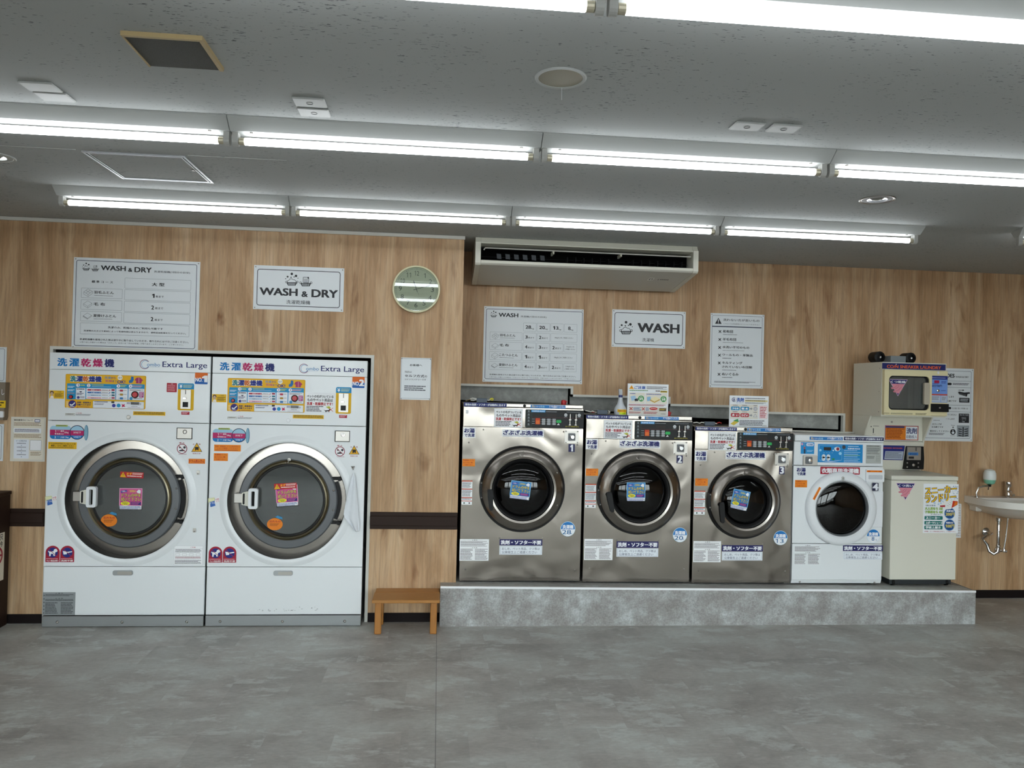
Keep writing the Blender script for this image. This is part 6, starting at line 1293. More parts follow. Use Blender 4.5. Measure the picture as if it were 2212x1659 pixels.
# clock
c = at(899.5, 625, YL - 0.02); c = (c[0], c[1])
t = thing('wall_clock', 'round cream wall clock with glass front reflecting the lights', 'clock', (c[0], YL, c[1] - 0.16))
M_DIAL = mat('cream_dial', '#dedcb8', 0.5)
G().lathe([(0.158, YL - 0.001), (0.160, YL - 0.02), (0.158, YL - 0.034), (0.148, YL - 0.036), (0.144, YL - 0.030), (0.0001, YL - 0.030)], c, 'y', 64).build('case', mat('cream_case', '#d6d3ae', 0.35), t, smooth=True, angle=40)
s = Sheet(lambda x, y: (c[0] + x, c[1] - y), YL - 0.0302); s.disc(0, 0, 0.143, M_DIAL, 0, n=56); s.hoop(0, 0, 0.138, 0.001, '#9a987c', 1, n=56); s.hoop(0, 0, 0.133, 0.0008, '#9a987c', 1, n=56)
for k in range(60):
    a_ = math.radians(k * 6); r1 = 0.1355; s.disc(r1 * math.sin(a_), -r1 * math.cos(a_), 0.0012 if k % 5 else 0.0024, '#7a7866', 2, n=8)
for k in range(1, 13):
    a_ = math.radians(k * 30); r1 = 0.107; x, y = r1 * math.sin(a_), -r1 * math.cos(a_); w_ = 0.010 if k < 10 else 0.015
    s.text(str(k), x - w_ * (0.6 if k == 1 else 1), y - 0.0155, x + w_ * (0.6 if k == 1 else 1), y + 0.0155, '#5d5d50', 2, bold=0.0)
s.build('dial', t)
def hand(ang, L_, w_, lay, nm):
    a_ = math.radians(ang); ux, uz = math.sin(a_), math.cos(a_); nx, nz = uz, -ux; yy = YL - 0.0305 - 0.0012 * lay
    pts = [(c[0] + ux * u + nx * v, c[1] + uz * u + nz * v) for u, v in ((-0.02, -w_ * 0.6), (L_ * 0.55, -w_ * 0.5), (L_ * 0.75, -w_), (L_, 0), (L_ * 0.75, w_), (L_ * 0.55, w_ * 0.5), (-0.02, w_ * 0.6))]
    G().prism(pts, yy - 0.0006, yy, 'y').build(nm, mat('clock_hand', '#4a4a46', 0.4), t)
hand(-20, 0.065, 0.0035, 1, 'hour_hand'); hand(73, 0.108, 0.0030, 2, 'minute_hand'); hand(156, 0.05, 0.0008, 3, 'second_hand')
G().lathe([(0.0001, YL - 0.0352), (0.1475, YL - 0.0352), (0.1475, YL - 0.0345), (0.0001, YL - 0.0345)], c, 'y', 56).build('glass', M_GLASS, t)

# ================================================================== LEFT EDGE
K5 = crop(0, 740, 2.592)
def draw_receipt(s):
    s.rect(82, 425, 240, 655, '#e4ddce', 0); s.text('領収書発行について', 80, 428, 185, 440, '#33302c', 2, bold=0.015); s.rect(196, 430, 226, 446, '#4a5a80', 2); s.rect(199, 433, 223, 443, '#e8e8ee', 3); s.greek(80, 446, 236, 470, 3, '#a08a6a', 2)
    s.rect(78, 478, 232, 507, '#eef0f4', 1, 0.003); s.greek(84, 483, 225, 504, 3, '#5a5a68', 2); s.greek(80, 512, 236, 536, 3, '#a08a6a', 2)
    s.rect(80, 541, 162, 650, '#e4e8f0', 1, 0.005); s.text('メール送信方法', 92, 545, 150, 555, '#33405c', 2, bold=0.01)
    for k in range(4): s.greek(96, 562 + k * 21, 150, 569 + k * 21, 1, '#5a5a68', 2); s.poly([(118, 574 + k * 21), (124, 574 + k * 21), (121, 579 + k * 21)], '#3a4a8a', 2)
    s.rect(170, 546, 232, 604, '#f2f2f4', 1, 0.004); s.frame(170, 546, 232, 604, 0.0012, '#5a6a80', 2, 0.004); s.greek(172, 611, 232, 635, 4, '#a08a6a', 2)
sign('notice_paper', 'laminated beige receipt notice on the wall beside the NO.1 washer-dryer', K5, YL, (64, 415, 251, 667), draw_receipt, cat='notice', screws=False, thick=0.002, base=mat('laminated_paper', '#dcd8cc', 0.25))
def draw_edge(s):
    p = s.M(2, 400)
for (y0, y1, xr, lb) in ((750, 826, 14, 'upper white sign cut off by the left picture edge, above the coin box'), (916, 996, 8, 'lower white sign cut off by the left picture edge, below the coin box')):
    a, b = at(xr, y0, YL), at(xr, y1, YL); X1 = (a[0] + b[0]) / 2
    t = thing('edge_sign', lb, 'sign', (X1 - 0.2, YL, b[1]), 'signs cut off by the picture edge')
    G().box(X1 - 0.4, X1, YL - 0.004, YL - 0.0005, b[1], a[1]).build('board', M_SIGN, t)
    s = Sheet(lambda x, y: (x, y), YL - 0.004); o_ = rrect(X1 - 0.39, b[1] + 0.01, X1 - 0.010, a[1] - 0.01, 0.01); i_ = rrect(X1 - 0.388, b[1] + 0.012, X1 - 0.012, a[1] - 0.012, 0.008); n = len(o_)
    s.put(o_ + i_, [(k, (k + 1) % n, n + (k + 1) % n, n + k) for k in range(n)], '#3c4658', 1); s.build('print', t)
X1 = -2.748; za, zb_ = 1.543, 1.302
t = thing('wall_coin_box', 'beige metal box with yellow sticker on the wall at the left picture edge', 'coin box', (X1 - 0.1, YL, zb_))
G().prism([(X1 - 0.25, zb_), (X1 - 0.006, zb_), (X1, zb_ + 0.02), (X1 + 0.004, za), (X1 - 0.25, za)], YL - 0.05, YL - 0.001, 'y').build('body', mat('beige_box_metal', '#7d7263', 0.45, 0.3), t)
s = Sheet(lambda x, y: at(x, y, YL - 0.05), YL - 0.05); s.rect(-60, 864, 12, 881, '#e6c01c', 0); s.greek(-58, 867, 11, 879, 2, '#4a4010', 1); s.text('し', 4, 841, 9, 853, '#e8e8e8', 1); s.build('yellow_sticker', t)
p = at(4, 895, YL - 0.05); G().prism(rrect(p[0] - 0.012, p[1] - 0.02, p[0] + 0.014, p[1] + 0.02, 0.006), YL - 0.064, YL - 0.05, 'y').build('switch', M_WHITEP, t)
t = thing('brown_cabinet', 'dark brown wooden cabinet at the left picture edge with posters on its side', 'cabinet', (-3.0, 4.9, 0))
G().box(-3.25, -2.705, 4.55, YL - 0.026, 0.0, 0.83, 0.003).build('body', M_BROWN, t)
G().box(-3.26, -2.698, 4.54, YL - 0.026, 0.83, 0.852, 0.003).build('top', M_BROWN, t)
ex = lambda a, b, d: (-2.705 + d, a, b)
s = Sheet(lambda x, y: (x, y), e=ex); s.polyw([(4.75, 0.30), (5.135, 0.30), (5.135, 0.60), (4.75, 0.60)], '#e6dfcf', 0); s.hoop(5.06, 0.46, 0.058, 0.014, '#a8283a', 2); s.polyw([(5.01, 0.455), (5.11, 0.455), (5.11, 0.467), (5.01, 0.467)], '#a8283a', 2)
s.disc(5.06, 0.345, 0.03, '#c9a184', 2); s.hoop(5.06, 0.345, 0.034, 0.006, '#7a3a2a', 3)
s.build('poster', t)
s = Sheet(lambda x, y: (x, -y), e=ex); s.text('只', 5.085, -0.592, 5.115, -0.555, '#2a2420', 0.5, bold=0.02); s.text('今', 5.085, -0.548, 5.115, -0.512, '#2a2420', 0.5, bold=0.02); s.text('用', 5.02, -0.58, 5.07, -0.53, '#2a2420', 0.5, bold=0.02); s.build('poster_lettering', t)
s = Sheet(lambda x, y: (x, y), e=ex, d0=0.0004); s.polyw([(4.9, 0.26), (5.09, 0.26), (5.09, 0.31), (4.9, 0.31)], '#e9e9e6', 0); s.build('paper_slip', t)

# ================================================================== STOOL
zt = 0.252
yf = 4.915; p0, p1 = -0.388, 0.040
ztop = at(870, 1296.5, yf)[1]; yr = atz(880, 1270.5, ztop)[1]; yg = atz(880, 1279, ztop)[1]
t = thing('wooden_stool', 'low varnished pine stool standing between washer-dryer and platform', 'stool', (-0.174, 5.0, 0))
G().box(p0, p1, yf, yg - 0.0015, ztop - 0.021, ztop, 0.004, seg=2).build('seat_plank', M_PINE, t)
G().box(p0 + 0.004, p1 - 0.003, yg + 0.0015, yr, ztop - 0.021, ztop, 0.004, seg=2).build('seat_plank', M_PINE, t)
for xx in (-0.371, -0.020):
    for yy in (4.945, yr - 0.065): G().box(xx, xx + 0.043, yy, yy + 0.043, 0.0, ztop - 0.021, 0.006, seg=2).build('leg', M_PINEV, t)
for yy in (yr - 0.055,): G().box(-0.328, -0.020, yy, yy + 0.018, ztop - 0.062, ztop - 0.021, 0.002).build('apron', M_PINE, t)
for xx in (-0.358, -0.010): G().box(xx, xx + 0.018, 4.988, yr - 0.065, ztop - 0.062, ztop - 0.021, 0.002).build('apron', M_PINE, t)

# ================================================================== SNEAKER LAUNDRY
def tri_sticker(word):
    def d(s):
        s.poly([(0, 0), (1, 0), (0.5, 1)], '#d8b8d0', 0); s.poly([(0.04, 0.025), (0.96, 0.025), (0.50, 0.95)], NAVY, 1); s.poly([(0.165, 0.27), (0.835, 0.27), (0.55, 0.83), (0.45, 0.83)], '#d98a98', 2)
        s.poly([(0.12, 0.50), (0.30, 0.44), (0.44, 0.26), (0.54, 0.30), (0.52, 0.44), (0.34, 0.58), (0.16, 0.58)], '#d98a98', 3); s.poly([(0.24, 0.70), (0.46, 0.58), (0.58, 0.34), (0.72, 0.36), (0.72, 0.60), (0.52, 0.76), (0.28, 0.78)], '#d98a98', 3)
        s.line([(0.14, 0.53), (0.32, 0.50), (0.48, 0.32)], 0.0012, '#7a3050', 4); s.line([(0.26, 0.74), (0.50, 0.66), (0.68, 0.44)], 0.0012, '#7a3050', 4); s.line([(0.34, 0.57), (0.50, 0.46), (0.54, 0.32)], 0.0012, '#7a3050', 4)
        s.text(word, 0.12, 0.08, 0.88, 0.22, '#eef0f6', 3, bold=0.02)
    return d
dx0, dx1, dy0, dy1, dz0, dz1 = 3.227, 3.728, 5.35, 5.735, 1.447, 1.846
R = thing('sneaker_dryer', 'ivory coin sneaker dryer on its stand above the sneaker washer', 'dryer', (3.48, 5.6, 1.03))
g = G(); g.box(dx0, dx0 + 0.012, dy0, dy1, dz0, dz1).box(dx1 - 0.012, dx1, dy0, dy1, dz0, dz1).box(dx0 + 0.012, dx1 - 0.012, dy0, dy1, dz1 - 0.012, dz1).box(dx0 + 0.012, dx1 - 0.012, dy0, dy1, dz0, dz0 + 0.012).box(dx0 + 0.012, dx1 - 0.012, dy1 - 0.012, dy1, dz0 + 0.012, dz1 - 0.012)
cab = g.build('cabinet', M_IVORY, R)
for zz in (1.80, 1.63, 1.48): 
    o = screw(cab, dx0, dy0 + 0.03, zz, 0.8); o.rotation_euler = (0, 0, -math.pi / 2)
PD1 = plane(Q1, dy0)
a, b = PD1(632, 246), PD1(1642, 376)
G().box(dx0 + 0.002, dx1 - 0.012, dy0 - 0.006, dy0, b[1] - 0.002, dz1 - 0.002, 0.001).build('header_plate', M_IVORY, R)
def hd(s): s.text('CO/N SNE\u039bKER L\u039bUNDRY', 0.075, 0.30, 0.925, 0.82, '#e0642a', 2, bold=0.03); s.disc(0.218, 0.20, 0.008, '#c9c4d8', 2)
sticker('header_lettering', R, plane(Q1, dy0 - 0.006), dy0 - 0.006, (632, 248, 1640, 372), hd, 'navy header with orange lettering', base='#1d2462')
# door: cream frame with rounded window
zlo, zhi = dz0 + 0.012, b[1] - 0.004; xm = PD1(1385, 700)[0]
wa, wb = PD1(705, 452), PD1(1335, 1008); yd = dy0 - 0.030
o_ = rrect(dx0 + 0.004, zlo, xm - 0.002, zhi, 0.006, 6); i_ = rrect(wa[0], wb[1], wb[0], wa[1], 0.030, 6); n = len(o_)
def hollow(o_, i_, y0, y1):
    n = len(o_)
    return G().add([(p[0], y, p[1]) for y in (y0, y1) for q in (o_, i_) for p in q], [f for k in range(n) for f in ((k, (k + 1) % n, n + (k + 1) % n, n + k), (2 * n + k, 3 * n + k, 3 * n + (k + 1) % n, 2 * n + (k + 1) % n), (k, 2 * n + k, 2 * n + (k + 1) % n, (k + 1) % n), (n + k, n + (k + 1) % n, 3 * n + (k + 1) % n, 3 * n + k))])
DR = hollow(o_, i_, yd, dy0 - 0.001).build('door', M_CREAM, R)
i2 = rrect(wa[0] + 0.010, wb[1] + 0.010, wb[0] - 0.018, wa[1] - 0.008, 0.026, 6)
hollow(rrect(wa[0] + 0.0005, wb[1] + 0.0005, wb[0] - 0.0005, wa[1] - 0.0005, 0.030, 6), i2, yd + 0.010, dy0 - 0.004).build('window_gasket', M_BLACK, DR)
G().prism(i2, yd + 0.016, yd + 0.020, 'y').build('glass', M_GLASSS, DR)
G().box(wa[0] - 0.02, wb[0] + 0.01, dy0 + 0.24, dy0 + 0.25, wb[1] - 0.02, wa[1] + 0.02).build('chamber_back', mat('dryer_chamber', '#3c3d3b', 0.6), R)
G().tube([(wa[0] + 0.03, dy0 + 0.10, 1.535), (wa[0] + 0.17, dy0 + 0.08, 1.535)], 0.018, 10).build('drying_rod', M_BLACK, R)
sy = yd + 0.016; PS = plane(Q1, sy)
s = Sheet(unit(PS, 733, 508, 1032, 785), sy); tri_sticker('くつ乾燥')(s); s.build('triangle_sticker', DR, 'navy and pink triangle sticker with drawn shoes')
ha, hb = plane(Q1, yd)(1287, 566), plane(Q1, yd)(1370, 915)
G().prism(rrect(ha[0], hb[1], hb[0], ha[1], 0.010), yd - 0.014, yd + 0.004, 'y').build('door_handle', mat('taupe_handle', '#b3aa98', 0.45), DR)
s = Sheet(plane(Q1, yd), yd); s.greek(652, 1044, 752, 1062, 1, '#6a6448', 1); s.greek(768, 1044, 1128, 1076, 2, '#7a745a', 1); s.greek(1160, 1050, 1340, 1086, 2, '#6a6448', 1); s.build('door_print', DR)
# control column
cpl = G().box(xm, dx1 - 0.001, dy0 - 0.022, dy0 - 0.001, zlo, zhi, 0.003).build('control_column', M_CREAM, R)
yc = dy0 - 0.022; PCc = plane(Q1, yc)
def ctl(s):
    s.rect(0, 0, 1, 0.14, '#24307c', 1); s.greek(0.06, 0.07, 0.94, 0.11, 1, '#9fb0e0', 2); s.rect(0.20, 0.17, 0.50, 0.28, '#a01c44', 2); s.text('20分/100円', 0.06, 0.33, 0.66, 0.42, '#1f2a6e', 2, bold=0.015); s.greek(0.62, 0.20, 0.92, 0.30, 2, '#3a4aa0', 2); s.greek(0.10, 0.29, 0.5, 0.32, 1, '#2a3a90', 2); s.greek(0.62, 0.54, 0.92, 0.58, 1, '#3a4aa0', 2)
    s.rect(0, 0.68, 1, 0.73, '#c0503c', 1); s.rect(0.03, 0.74, 0.60, 0.98, '#b9c2d0', 2); s.rect(0.63, 0.74, 0.97, 0.98, '#b9c2d0', 2); s.greek(0.07, 0.78, 0.56, 0.92, 3, '#7a8494', 3); s.greek(0.67, 0.78, 0.93, 0.92, 3, '#7a8494', 3)
ct = sticker('blue_control_label', cpl, PCc, yc, (1407, 452, 1665, 885), ctl, 'blue control label', base='#6f96d8')
p = PCc(1512, 692); G().lathe([(0.010, yc - 0.002), (0.010, yc - 0.010), (0.0001, yc - 0.012)], p, 'y', 20).build('start_button', M_CHROME, cpl, smooth=True)
a, b = PCc(1392, 898), PCc(1672, 1034)
G().box(a[0], b[0], yc - 0.016, yc - 0.001, b[1], a[1], 0.002).build('coin_box', M_BLACK, R)
p = PCc(1527, 965); G().lathe([(0.0065, yc - 0.015), (0.0065, yc - 0.019), (0.0001, yc - 0.0195)], p, 'y', 16).build('coin_box_lock', M_METAL, R)
p = PCc(1520, 405); G().prism(rrect(p[0] - 0.006, p[1] - 0.010, p[0] + 0.006, p[1] + 0.010, 0.002), yc - 0.006, yc, 'y').build('clip', M_WHITEP, R)
# stand: rear panel and tapering side gussets
YS = 5.60
G().box(dx0 + 0.012, dx1 - 0.012, YS, YS + 0.02, 1.255, dz0 - 0.001).build('stand_panel', M_IVORY, R)
for xx in (dx0, dx1 - 0.012):
    G().prism([(dy0 + 0.14, dz0 - 0.001), (dy1, dz0 - 0.001), (dy1, 0.998), (YS + 0.03, 0.998), (YS + 0.025, 1.06), (YS - 0.012, 1.27)], xx, xx + 0.012, 'x').build('stand_gusset', M_IVORY, R)
G().box(dx0 + 0.012, dx1 - 0.012, YS + 0.075, dy1, 0.998, 1.10).build('stand_foot', M_IVORY, R)
PSt = plane(Q1, YS)
p = PSt(783, 1190); G().lathe([(0.008, YS), (0.008, YS - 0.004), (0.0001, YS - 0.004)], p, 'y', 16).build('stand_lock', M_METAL, R)
def oran(s):
    s.rect(0.015, 0.03, 0.985, 0.97, '#dd7f1e', 1); s.rect(0.02, 0.05, 0.58, 0.16, '#2a3070', 2); s.greek(0.04, 0.20, 0.58, 0.92, 7, '#8a3a10', 2); s.rect(0.62, 0.06, 0.97, 0.94, '#dfe4ea', 2); s.text('洗剤', 0.64, 0.16, 0.95, 0.54, NAVY, 3, bold=0.02); s.text('自動投入', 0.64, 0.64, 0.96, 0.86, NAVY, 3, bold=0.008)
sticker('detergent_label', R, PSt, YS, (677, 1243, 1205, 1486), oran, 'orange and white detergent label', base='#7a3f78')
s = Sheet(PSt, YS); s.rect(483, 1292, 496, 1370, '#3a3a3c', 1); s.greek(484, 1250, 585, 1266, 1, '#5a5a58', 1); s.poly([(455, 1250), (468, 1270), (442, 1270)], '#3a3a3c', 1); s.greek(470, 1385, 530, 1396, 1, '#8a8a86', 1); s.build('lock_print', R)

# sneaker washer
wx0, wx1, wy0, wy1 = 3.226, 3.734, 5.20, 5.73
zb0 = platz(3.48)
R = thing('sneaker_washer', 'ivory coin sneaker washer with colourful poster at the platform end', 'washing machine', (3.48, 5.45, zb0))
G().box(wx0 + 0.004, wx1 - 0.004, wy0 + 0.006, wy1, zb0 + 0.052, 0.996, 0.004).build('body', M_IVORY, R)
G().box(wx0, wx1, wy0, 5.62, 0.998, 1.030, 0.006, seg=2).build('lid', M_IVORY, R)
G().box(wx0 + 0.02, wx1 - 0.02, wy0 + 0.035, wy1 - 0.02, zb0 + 0.014, zb0 + 0.052).build('base', mat('charcoal_base', '#1d2226', 0.6), R)
for xx in (wx0 + 0.05, wx1 - 0.05):
    for yy in (wy0 + 0.05, wy1 - 0.06):
        G().lathe([(0.022, xx - 0.010), (0.024, xx - 0.007), (0.024, xx + 0.007), (0.022, xx + 0.010)], (yy, zb0 + 0.026), 'x', 16).build('caster', M_BLACK, R)
YCn = 5.585
G().prism([(YCn + 0.045, 1.031), (YCn + 0.04, 1.05), (YCn, 1.235), (YCn + 0.012, 1.252), (YCn + 0.08, 1.252), (YCn + 0.08, 1.031)], wx0 + 0.014, wx1 - 0.020, 'x').build('console', M_IVORY, R)
slope = 0.040 / 0.185
e = lambda a, b, d: (a, YCn + (1.235 - b) * slope - d, b)
PCn = plane(Q2, YCn + 0.02)
s = Sheet(PCn, e=e); s.rect(40, 55, 298, 216, '#27307c', 0); s.text('SNE\u039bKER W\u039bSHER', 62, 78, 278, 94, '#d8623a', 1, bold=0.03); s.rect(104, 118, 293, 208, '#b4bccb', 1); s.greek(110, 124, 285, 200, 6, '#6d7688', 2); s.build('console_label', R, 'navy console label')
a, b = PCn(312, 64), PCn(497, 312); a = (a[0], min(a[1], 1.250)); b = (min(b[0], 3.712), max(b[1], 1.033))
cu = G().prism([(YCn + 0.05, b[1]), (YCn + 0.004, b[1]), (YCn - 0.016, b[1] + 0.004), (YCn - 0.020, b[1] + 0.088), (YCn - 0.010, a[1]), (YCn + 0.05, a[1])], a[0], b[0], 'x').build('coin_unit', M_BLACK, R)
yq = YCn - 0.021
q0, q1 = plane(Q2, yq)(338, 74), plane(Q2, yq)(480, 216)
G().box(q0[0], q1[0], yq - 0.006, yq + 0.006, q1[1], q0[1], 0.002).build('coin_plate', M_METAL, cu)
s = Sheet(plane(Q2, yq - 0.006), yq - 0.006); s.rect(350, 132, 455, 164, '#3a78b8', 1); s.text('¥200', 366, 138, 440, 160, '#16305c', 2, bold=0.02); s.rect(355, 176, 410, 200, '#1a1a1c', 1); s.rect(425, 80, 440, 118, '#5a5a58', 1); s.build('price_label', cu)
for q_ in ((343, 245), (459, 245), (343, 288), (459, 288)): p = plane(Q2, yq)(*q_); screw(cu, p[0], yq + 0.003, p[1], 1.3)
p = plane(Q2, yq)(406, 266); G().lathe([(0.010, yq + 0.002), (0.010, yq - 0.004), (0.0001, yq - 0.005)], p, 'y', 20).build('coin_lock', M_METAL, cu)
PW5 = plane(Q2, wy0 + 0.006)
s = Sheet(unit(PW5, 221, 455, 422, 638), wy0 + 0.006); tri_sticker('くつ洗い')(s); s.build('triangle_sticker', R, 'navy and pink triangle sticker with drawn shoes')
def poster(s):
    rnd = random.Random(3)
    for k in range(46): u, v = rnd.uniform(0.78, 0.98), rnd.uniform(0.03, 0.30); s.rect(u, v, u + 0.03, v + 0.008, '#8aa4c8', 1)
    for k in range(40): u, v = rnd.uniform(0.3, 0.9), rnd.uniform(0.28, 0.46); s.disc(u, v, rnd.uniform(0.01, 0.03), '#b9d3ea', 1, n=10)
    for t_, x0_, y0_, x1_, y1_ in (('スニーカー', 0.05, 0.05, 0.94, 0.19), ('ランドリー', 0.05, 0.21, 0.92, 0.36)):
        s.text(t_, x0_, y0_, x1_, y1_, '#2a2a54', 2, bold=0.075, rot=5); s.text(t_, x0_, y0_, x1_, y1_, '#f0c21e', 4, bold=0.03, rot=5)
    s.poly([(0.46, 0.43), (0.60, 0.36), (0.72, 0.28), (0.80, 0.30), (0.78, 0.36), (0.62, 0.45), (0.48, 0.46)], '#ecebe8', 4); s.poly([(0.47, 0.44), (0.62, 0.43), (0.62, 0.47), (0.48, 0.47)], '#b82a30', 5)
    s.poly([(0.58, 0.48), (0.74, 0.40), (0.86, 0.30), (0.98, 0.34), (0.97, 0.40), (0.78, 0.51), (0.62, 0.52)], '#ecebe8', 5); s.poly([(0.84, 0.34), (0.98, 0.35), (0.97, 0.42), (0.80, 0.49)], '#c8381e', 6); s.poly([(0.90, 0.36), (0.97, 0.37), (0.95, 0.42), (0.86, 0.45)], '#e0781e', 7)
    for k in range(4): s.line([(0.66 + k * 0.04, 0.43 - k * 0.03), (0.72 + k * 0.04, 0.45 - k * 0.03)], 0.0012, '#33302e', 7)
    s.text('1個の水量で', 0.06, 0.425, 0.34, 0.455, '#33405c', 2); 
    for t_, y in (('大人用なら 2足', 0.475), ('子供用なら 4足', 0.545)): s.text(t_, 0.05, y, 0.56, y + 0.055, '#3a6a2c', 2, bold=0.05); s.text(t_, 0.05, y, 0.56, y + 0.055, '#9fc84a', 4, bold=0.02)
    s.text('まで洗えます。', 0.22, 0.61, 0.52, 0.635, '#33405c', 2)
    for t_, y, w_ in (('スニーカー', 0.655, 0.40), ('スポーツシューズ', 0.755, 0.48), ('学校上履き', 0.85, 0.42)): s.rect(0.04, y, 0.56, y + 0.075, '#14706a', 2, 0.006); s.text(t_, 0.08, y + 0.012, 0.08 + w_, y + 0.062, '#eef4f4', 3, bold=0.035)
    for y, t1, t2 in ((0.595, '洗濯1回', '200円'), (0.835, '乾燥20分', '100円')): s.disc(0.755, y, 0.155, '#1a4f8e', 3); s.hoop(0.755, y, 0.155, 0.012, '#8ab4d8', 4); s.text(t1, 0.66, y - 0.065, 0.86, y - 0.03, '#eef2f6', 5, bold=0.03); s.text(t2, 0.64, y - 0.015, 0.89, y + 0.055, '#e6d45a', 5, bold=0.02)
    s.text('※革靴・ブーツ等は洗えません。ご注意下さい。', 0.04, 0.955, 0.94, 0.98, '#b03040', 2)
sticker('poster', R, PW5, wy0 + 0.006, (513, 462, 872, 984), poster, 'colourful sneaker laundry poster', base='#eef1f4')
# perforated basket on the washer's flank
bx0, bx1 = wx1 - 0.002, wx1 + 0.050
za, zb_ = at(*Q2(915, 676), 5.24)[1], at(*Q2(920, 1025), 5.24)[1]
t = thing('plastic_basket', 'white perforated plastic basket hanging on the flank of the sneaker washer', 'basket', (bx0, 5.3, zb_))
g = G(); nc, nr = 5, 13; y_ = 5.235
for i in range(nc + 1): x = bx0 + 0.002 + i * (bx1 - bx0 - 0.004) / nc; g.box(x - 0.0018, x + 0.0018, y_, y_ + 0.003, zb_, za)
for j in range(nr + 1): z = zb_ + 0.002 + j * (za - zb_ - 0.004) / nr; g.box(bx0, bx1, y_ + 0.0004, y_ + 0.0034, z - 0.003, z + 0.003)
g.build('front_lattice', M_WHITEP, t)
g = G(); ns = 10
for i in range(ns + 1): y = y_ + 0.005 + i * 0.024; g.box(bx1 - 0.003, bx1, y - 0.002, y + 0.002, zb_, za)
for j in range(nr + 1): z = zb_ + 0.002 + j * (za - zb_ - 0.004) / nr; g.box(bx1 - 0.0026, bx1 - 0.0004, y_ + 0.003, y_ + 0.247, z - 0.003, z + 0.003)
g.build('side_lattice', M_WHITEP, t)
G().box(bx0, bx1, y_, y_ + 0.247, zb_ - 0.004, zb_ - 0.001).build('bottom', M_WHITEP, t)
# duct box on top of the dryer
yq = 5.46; a, b = at(*Q1(770, 135), yq), at(*Q1(1010, 238), yq)
t = thing('duct_box', 'small grey box between two black round duct ends on top of the sneaker dryer', 'duct', (a[0], yq, dz1))
x0_ = a[0] - 0.0; 
G().box(x0_, b[0], yq, yq + 0.14, dz1 + 0.001, a[1], 0.002).build('box', mat('mid_grey_box', '#7d8487', 0.5), t)
for q_, r_ in (((560, 165), 0.042), ((1053, 172), 0.041)):
    p = at(*Q1(*q_), 5.52); p = (p[0], dz1 + r_ + 0.0015)
    g = G(); g.lathe([(r_ * 0.55, 5.500), (r_ * 0.62, 5.488), (r_, 5.492), (r_, 5.58), (r_ * 0.6, 5.585)], p, 'y', 28); g.build('duct_end', M_BLACK, t, smooth=True)
    g = G(); g.lathe([(0.0001, 5.496), (0.008, 5.494), (0.010, 5.500)], (p[0] + 0.004, p[1] - 0.002), 'y', 12); g.build('duct_cap', M_CHROME, t)
# pipe running above machine 4
z = at(1780, 932.5, 5.70)[1]
t = thing('water_pipe', 'thin white pipe running along the wall opening above machine 4', 'pipe', (2.6, 5.7, z))
G().tube([(2.515, 5.70, z + 0.003), (3.222, 5.70, z - 0.003)], 0.006, 8).build('pipe', M_TRIMW, t)

# ================================================================== SINK
zr = 0.818; scx = 4.555
t = SK = thing('hand_basin', 'small off-white wall-mounted hand basin at the right picture edge', 'sink', (scx, YR - 0.15, 0.62))
hw, dp = 0.345, 0.45
yfl = YR - 0.001
def outline(f, y_off=0.0, n=28):
    pts = []
    for i in range(n + 1):
        a_ = math.pi * i / n; pts.append((scx - math.cos(a_) * hw * f, YR - 0.12 - y_off - math.sin(a_) ** 0.75 * (dp - 0.12) * f))
    return pts
def loop(f, zz, back=True):
    o = outline(f); bk = YR - 0.001 if back else YR - 0.06
    return [(o[0][0], bk, zz)] + [(x, y, zz) for x, y in o] + [(o[-1][0], bk, zz)]
rings = [loop(0.30, 0.665), loop(0.60, 0.69), loop(0.86, 0.735), loop(0.955, zr - 0.058), loop(1.0, zr - 0.052), loop(1.0, zr - 0.004), loop(0.985, zr)]
def inner(f, zz): return [(scx + (x - scx) * f, (YR - 0.16) + (y - (YR - 0.16)) * f if y < YR - 0.02 else YR - 0.095, zz) for x, y, _ in loop(1.0, 0)]
rings += [inner(0.90, zr - 0.004), inner(0.86, zr - 0.02), inner(0.65, zr - 0.075), inner(0.25, zr - 0.10)]
g = G(); n = len(rings[0]); vs = [p for r_ in rings for p in r_]
fs = [(j * n + i, j * n + (i + 1) % n, (j + 1) * n + (i + 1) % n, (j + 1) * n + i) for j in range(len(rings) - 1) for i in range(n)]
fs += [tuple(range(n))[::-1], tuple(range((len(rings) - 1) * n, len(rings) * n))]
g.add(vs, fs); g.build('bowl', M_CERAM, t, smooth=True, angle=50)
G().box(scx - hw + 0.04, scx - hw + 0.09, YR - 0.09, YR - 0.001, zr - 0.115, zr - 0.046, 0.008).build('bracket', M_CERAM, t)
s = Sheet(lambda x, y: (x, y), YR - 0.08, d0=0.0); 
px_, pz_ = at(*Q3(590, 690), YR - 0.18)
G().lathe([(0.020, 0.668), (0.020, 0.645), (0.013, 0.640), (0.0125, 0.46), (0.016, 0.457), (0.016, 0.445), (0.0125, 0.442)], (px_, YR - 0.18), 'z', 18).build('drain_pipe', M_CHROME, t, smooth=True, angle=50)
fz = at(*Q3(450, 850), YR)
g = G(); g.tube([(px_, YR - 0.18, 0.445), (px_ - 0.004, YR - 0.18, 0.405), (px_ - 0.03, YR - 0.17, 0.385), (px_ - 0.055, YR - 0.155, 0.405), (px_ - 0.062, YR - 0.14, 0.455), (px_ - 0.085, YR - 0.11, 0.49), (fz[0] + 0.01, YR - 0.05, fz[1] - 0.003), (fz[0], YR - 0.004, fz[1])], 0.0125, 12); g.build('trap', M_CHROME, t, smooth=True, angle=60)
G().lathe([(0.034, YR - 0.001), (0.034, YR - 0.006), (0.022, YR - 0.018), (0.014, YR - 0.02)], fz, 'y', 24).build('wall_flange', M_CHROME, t, smooth=True)
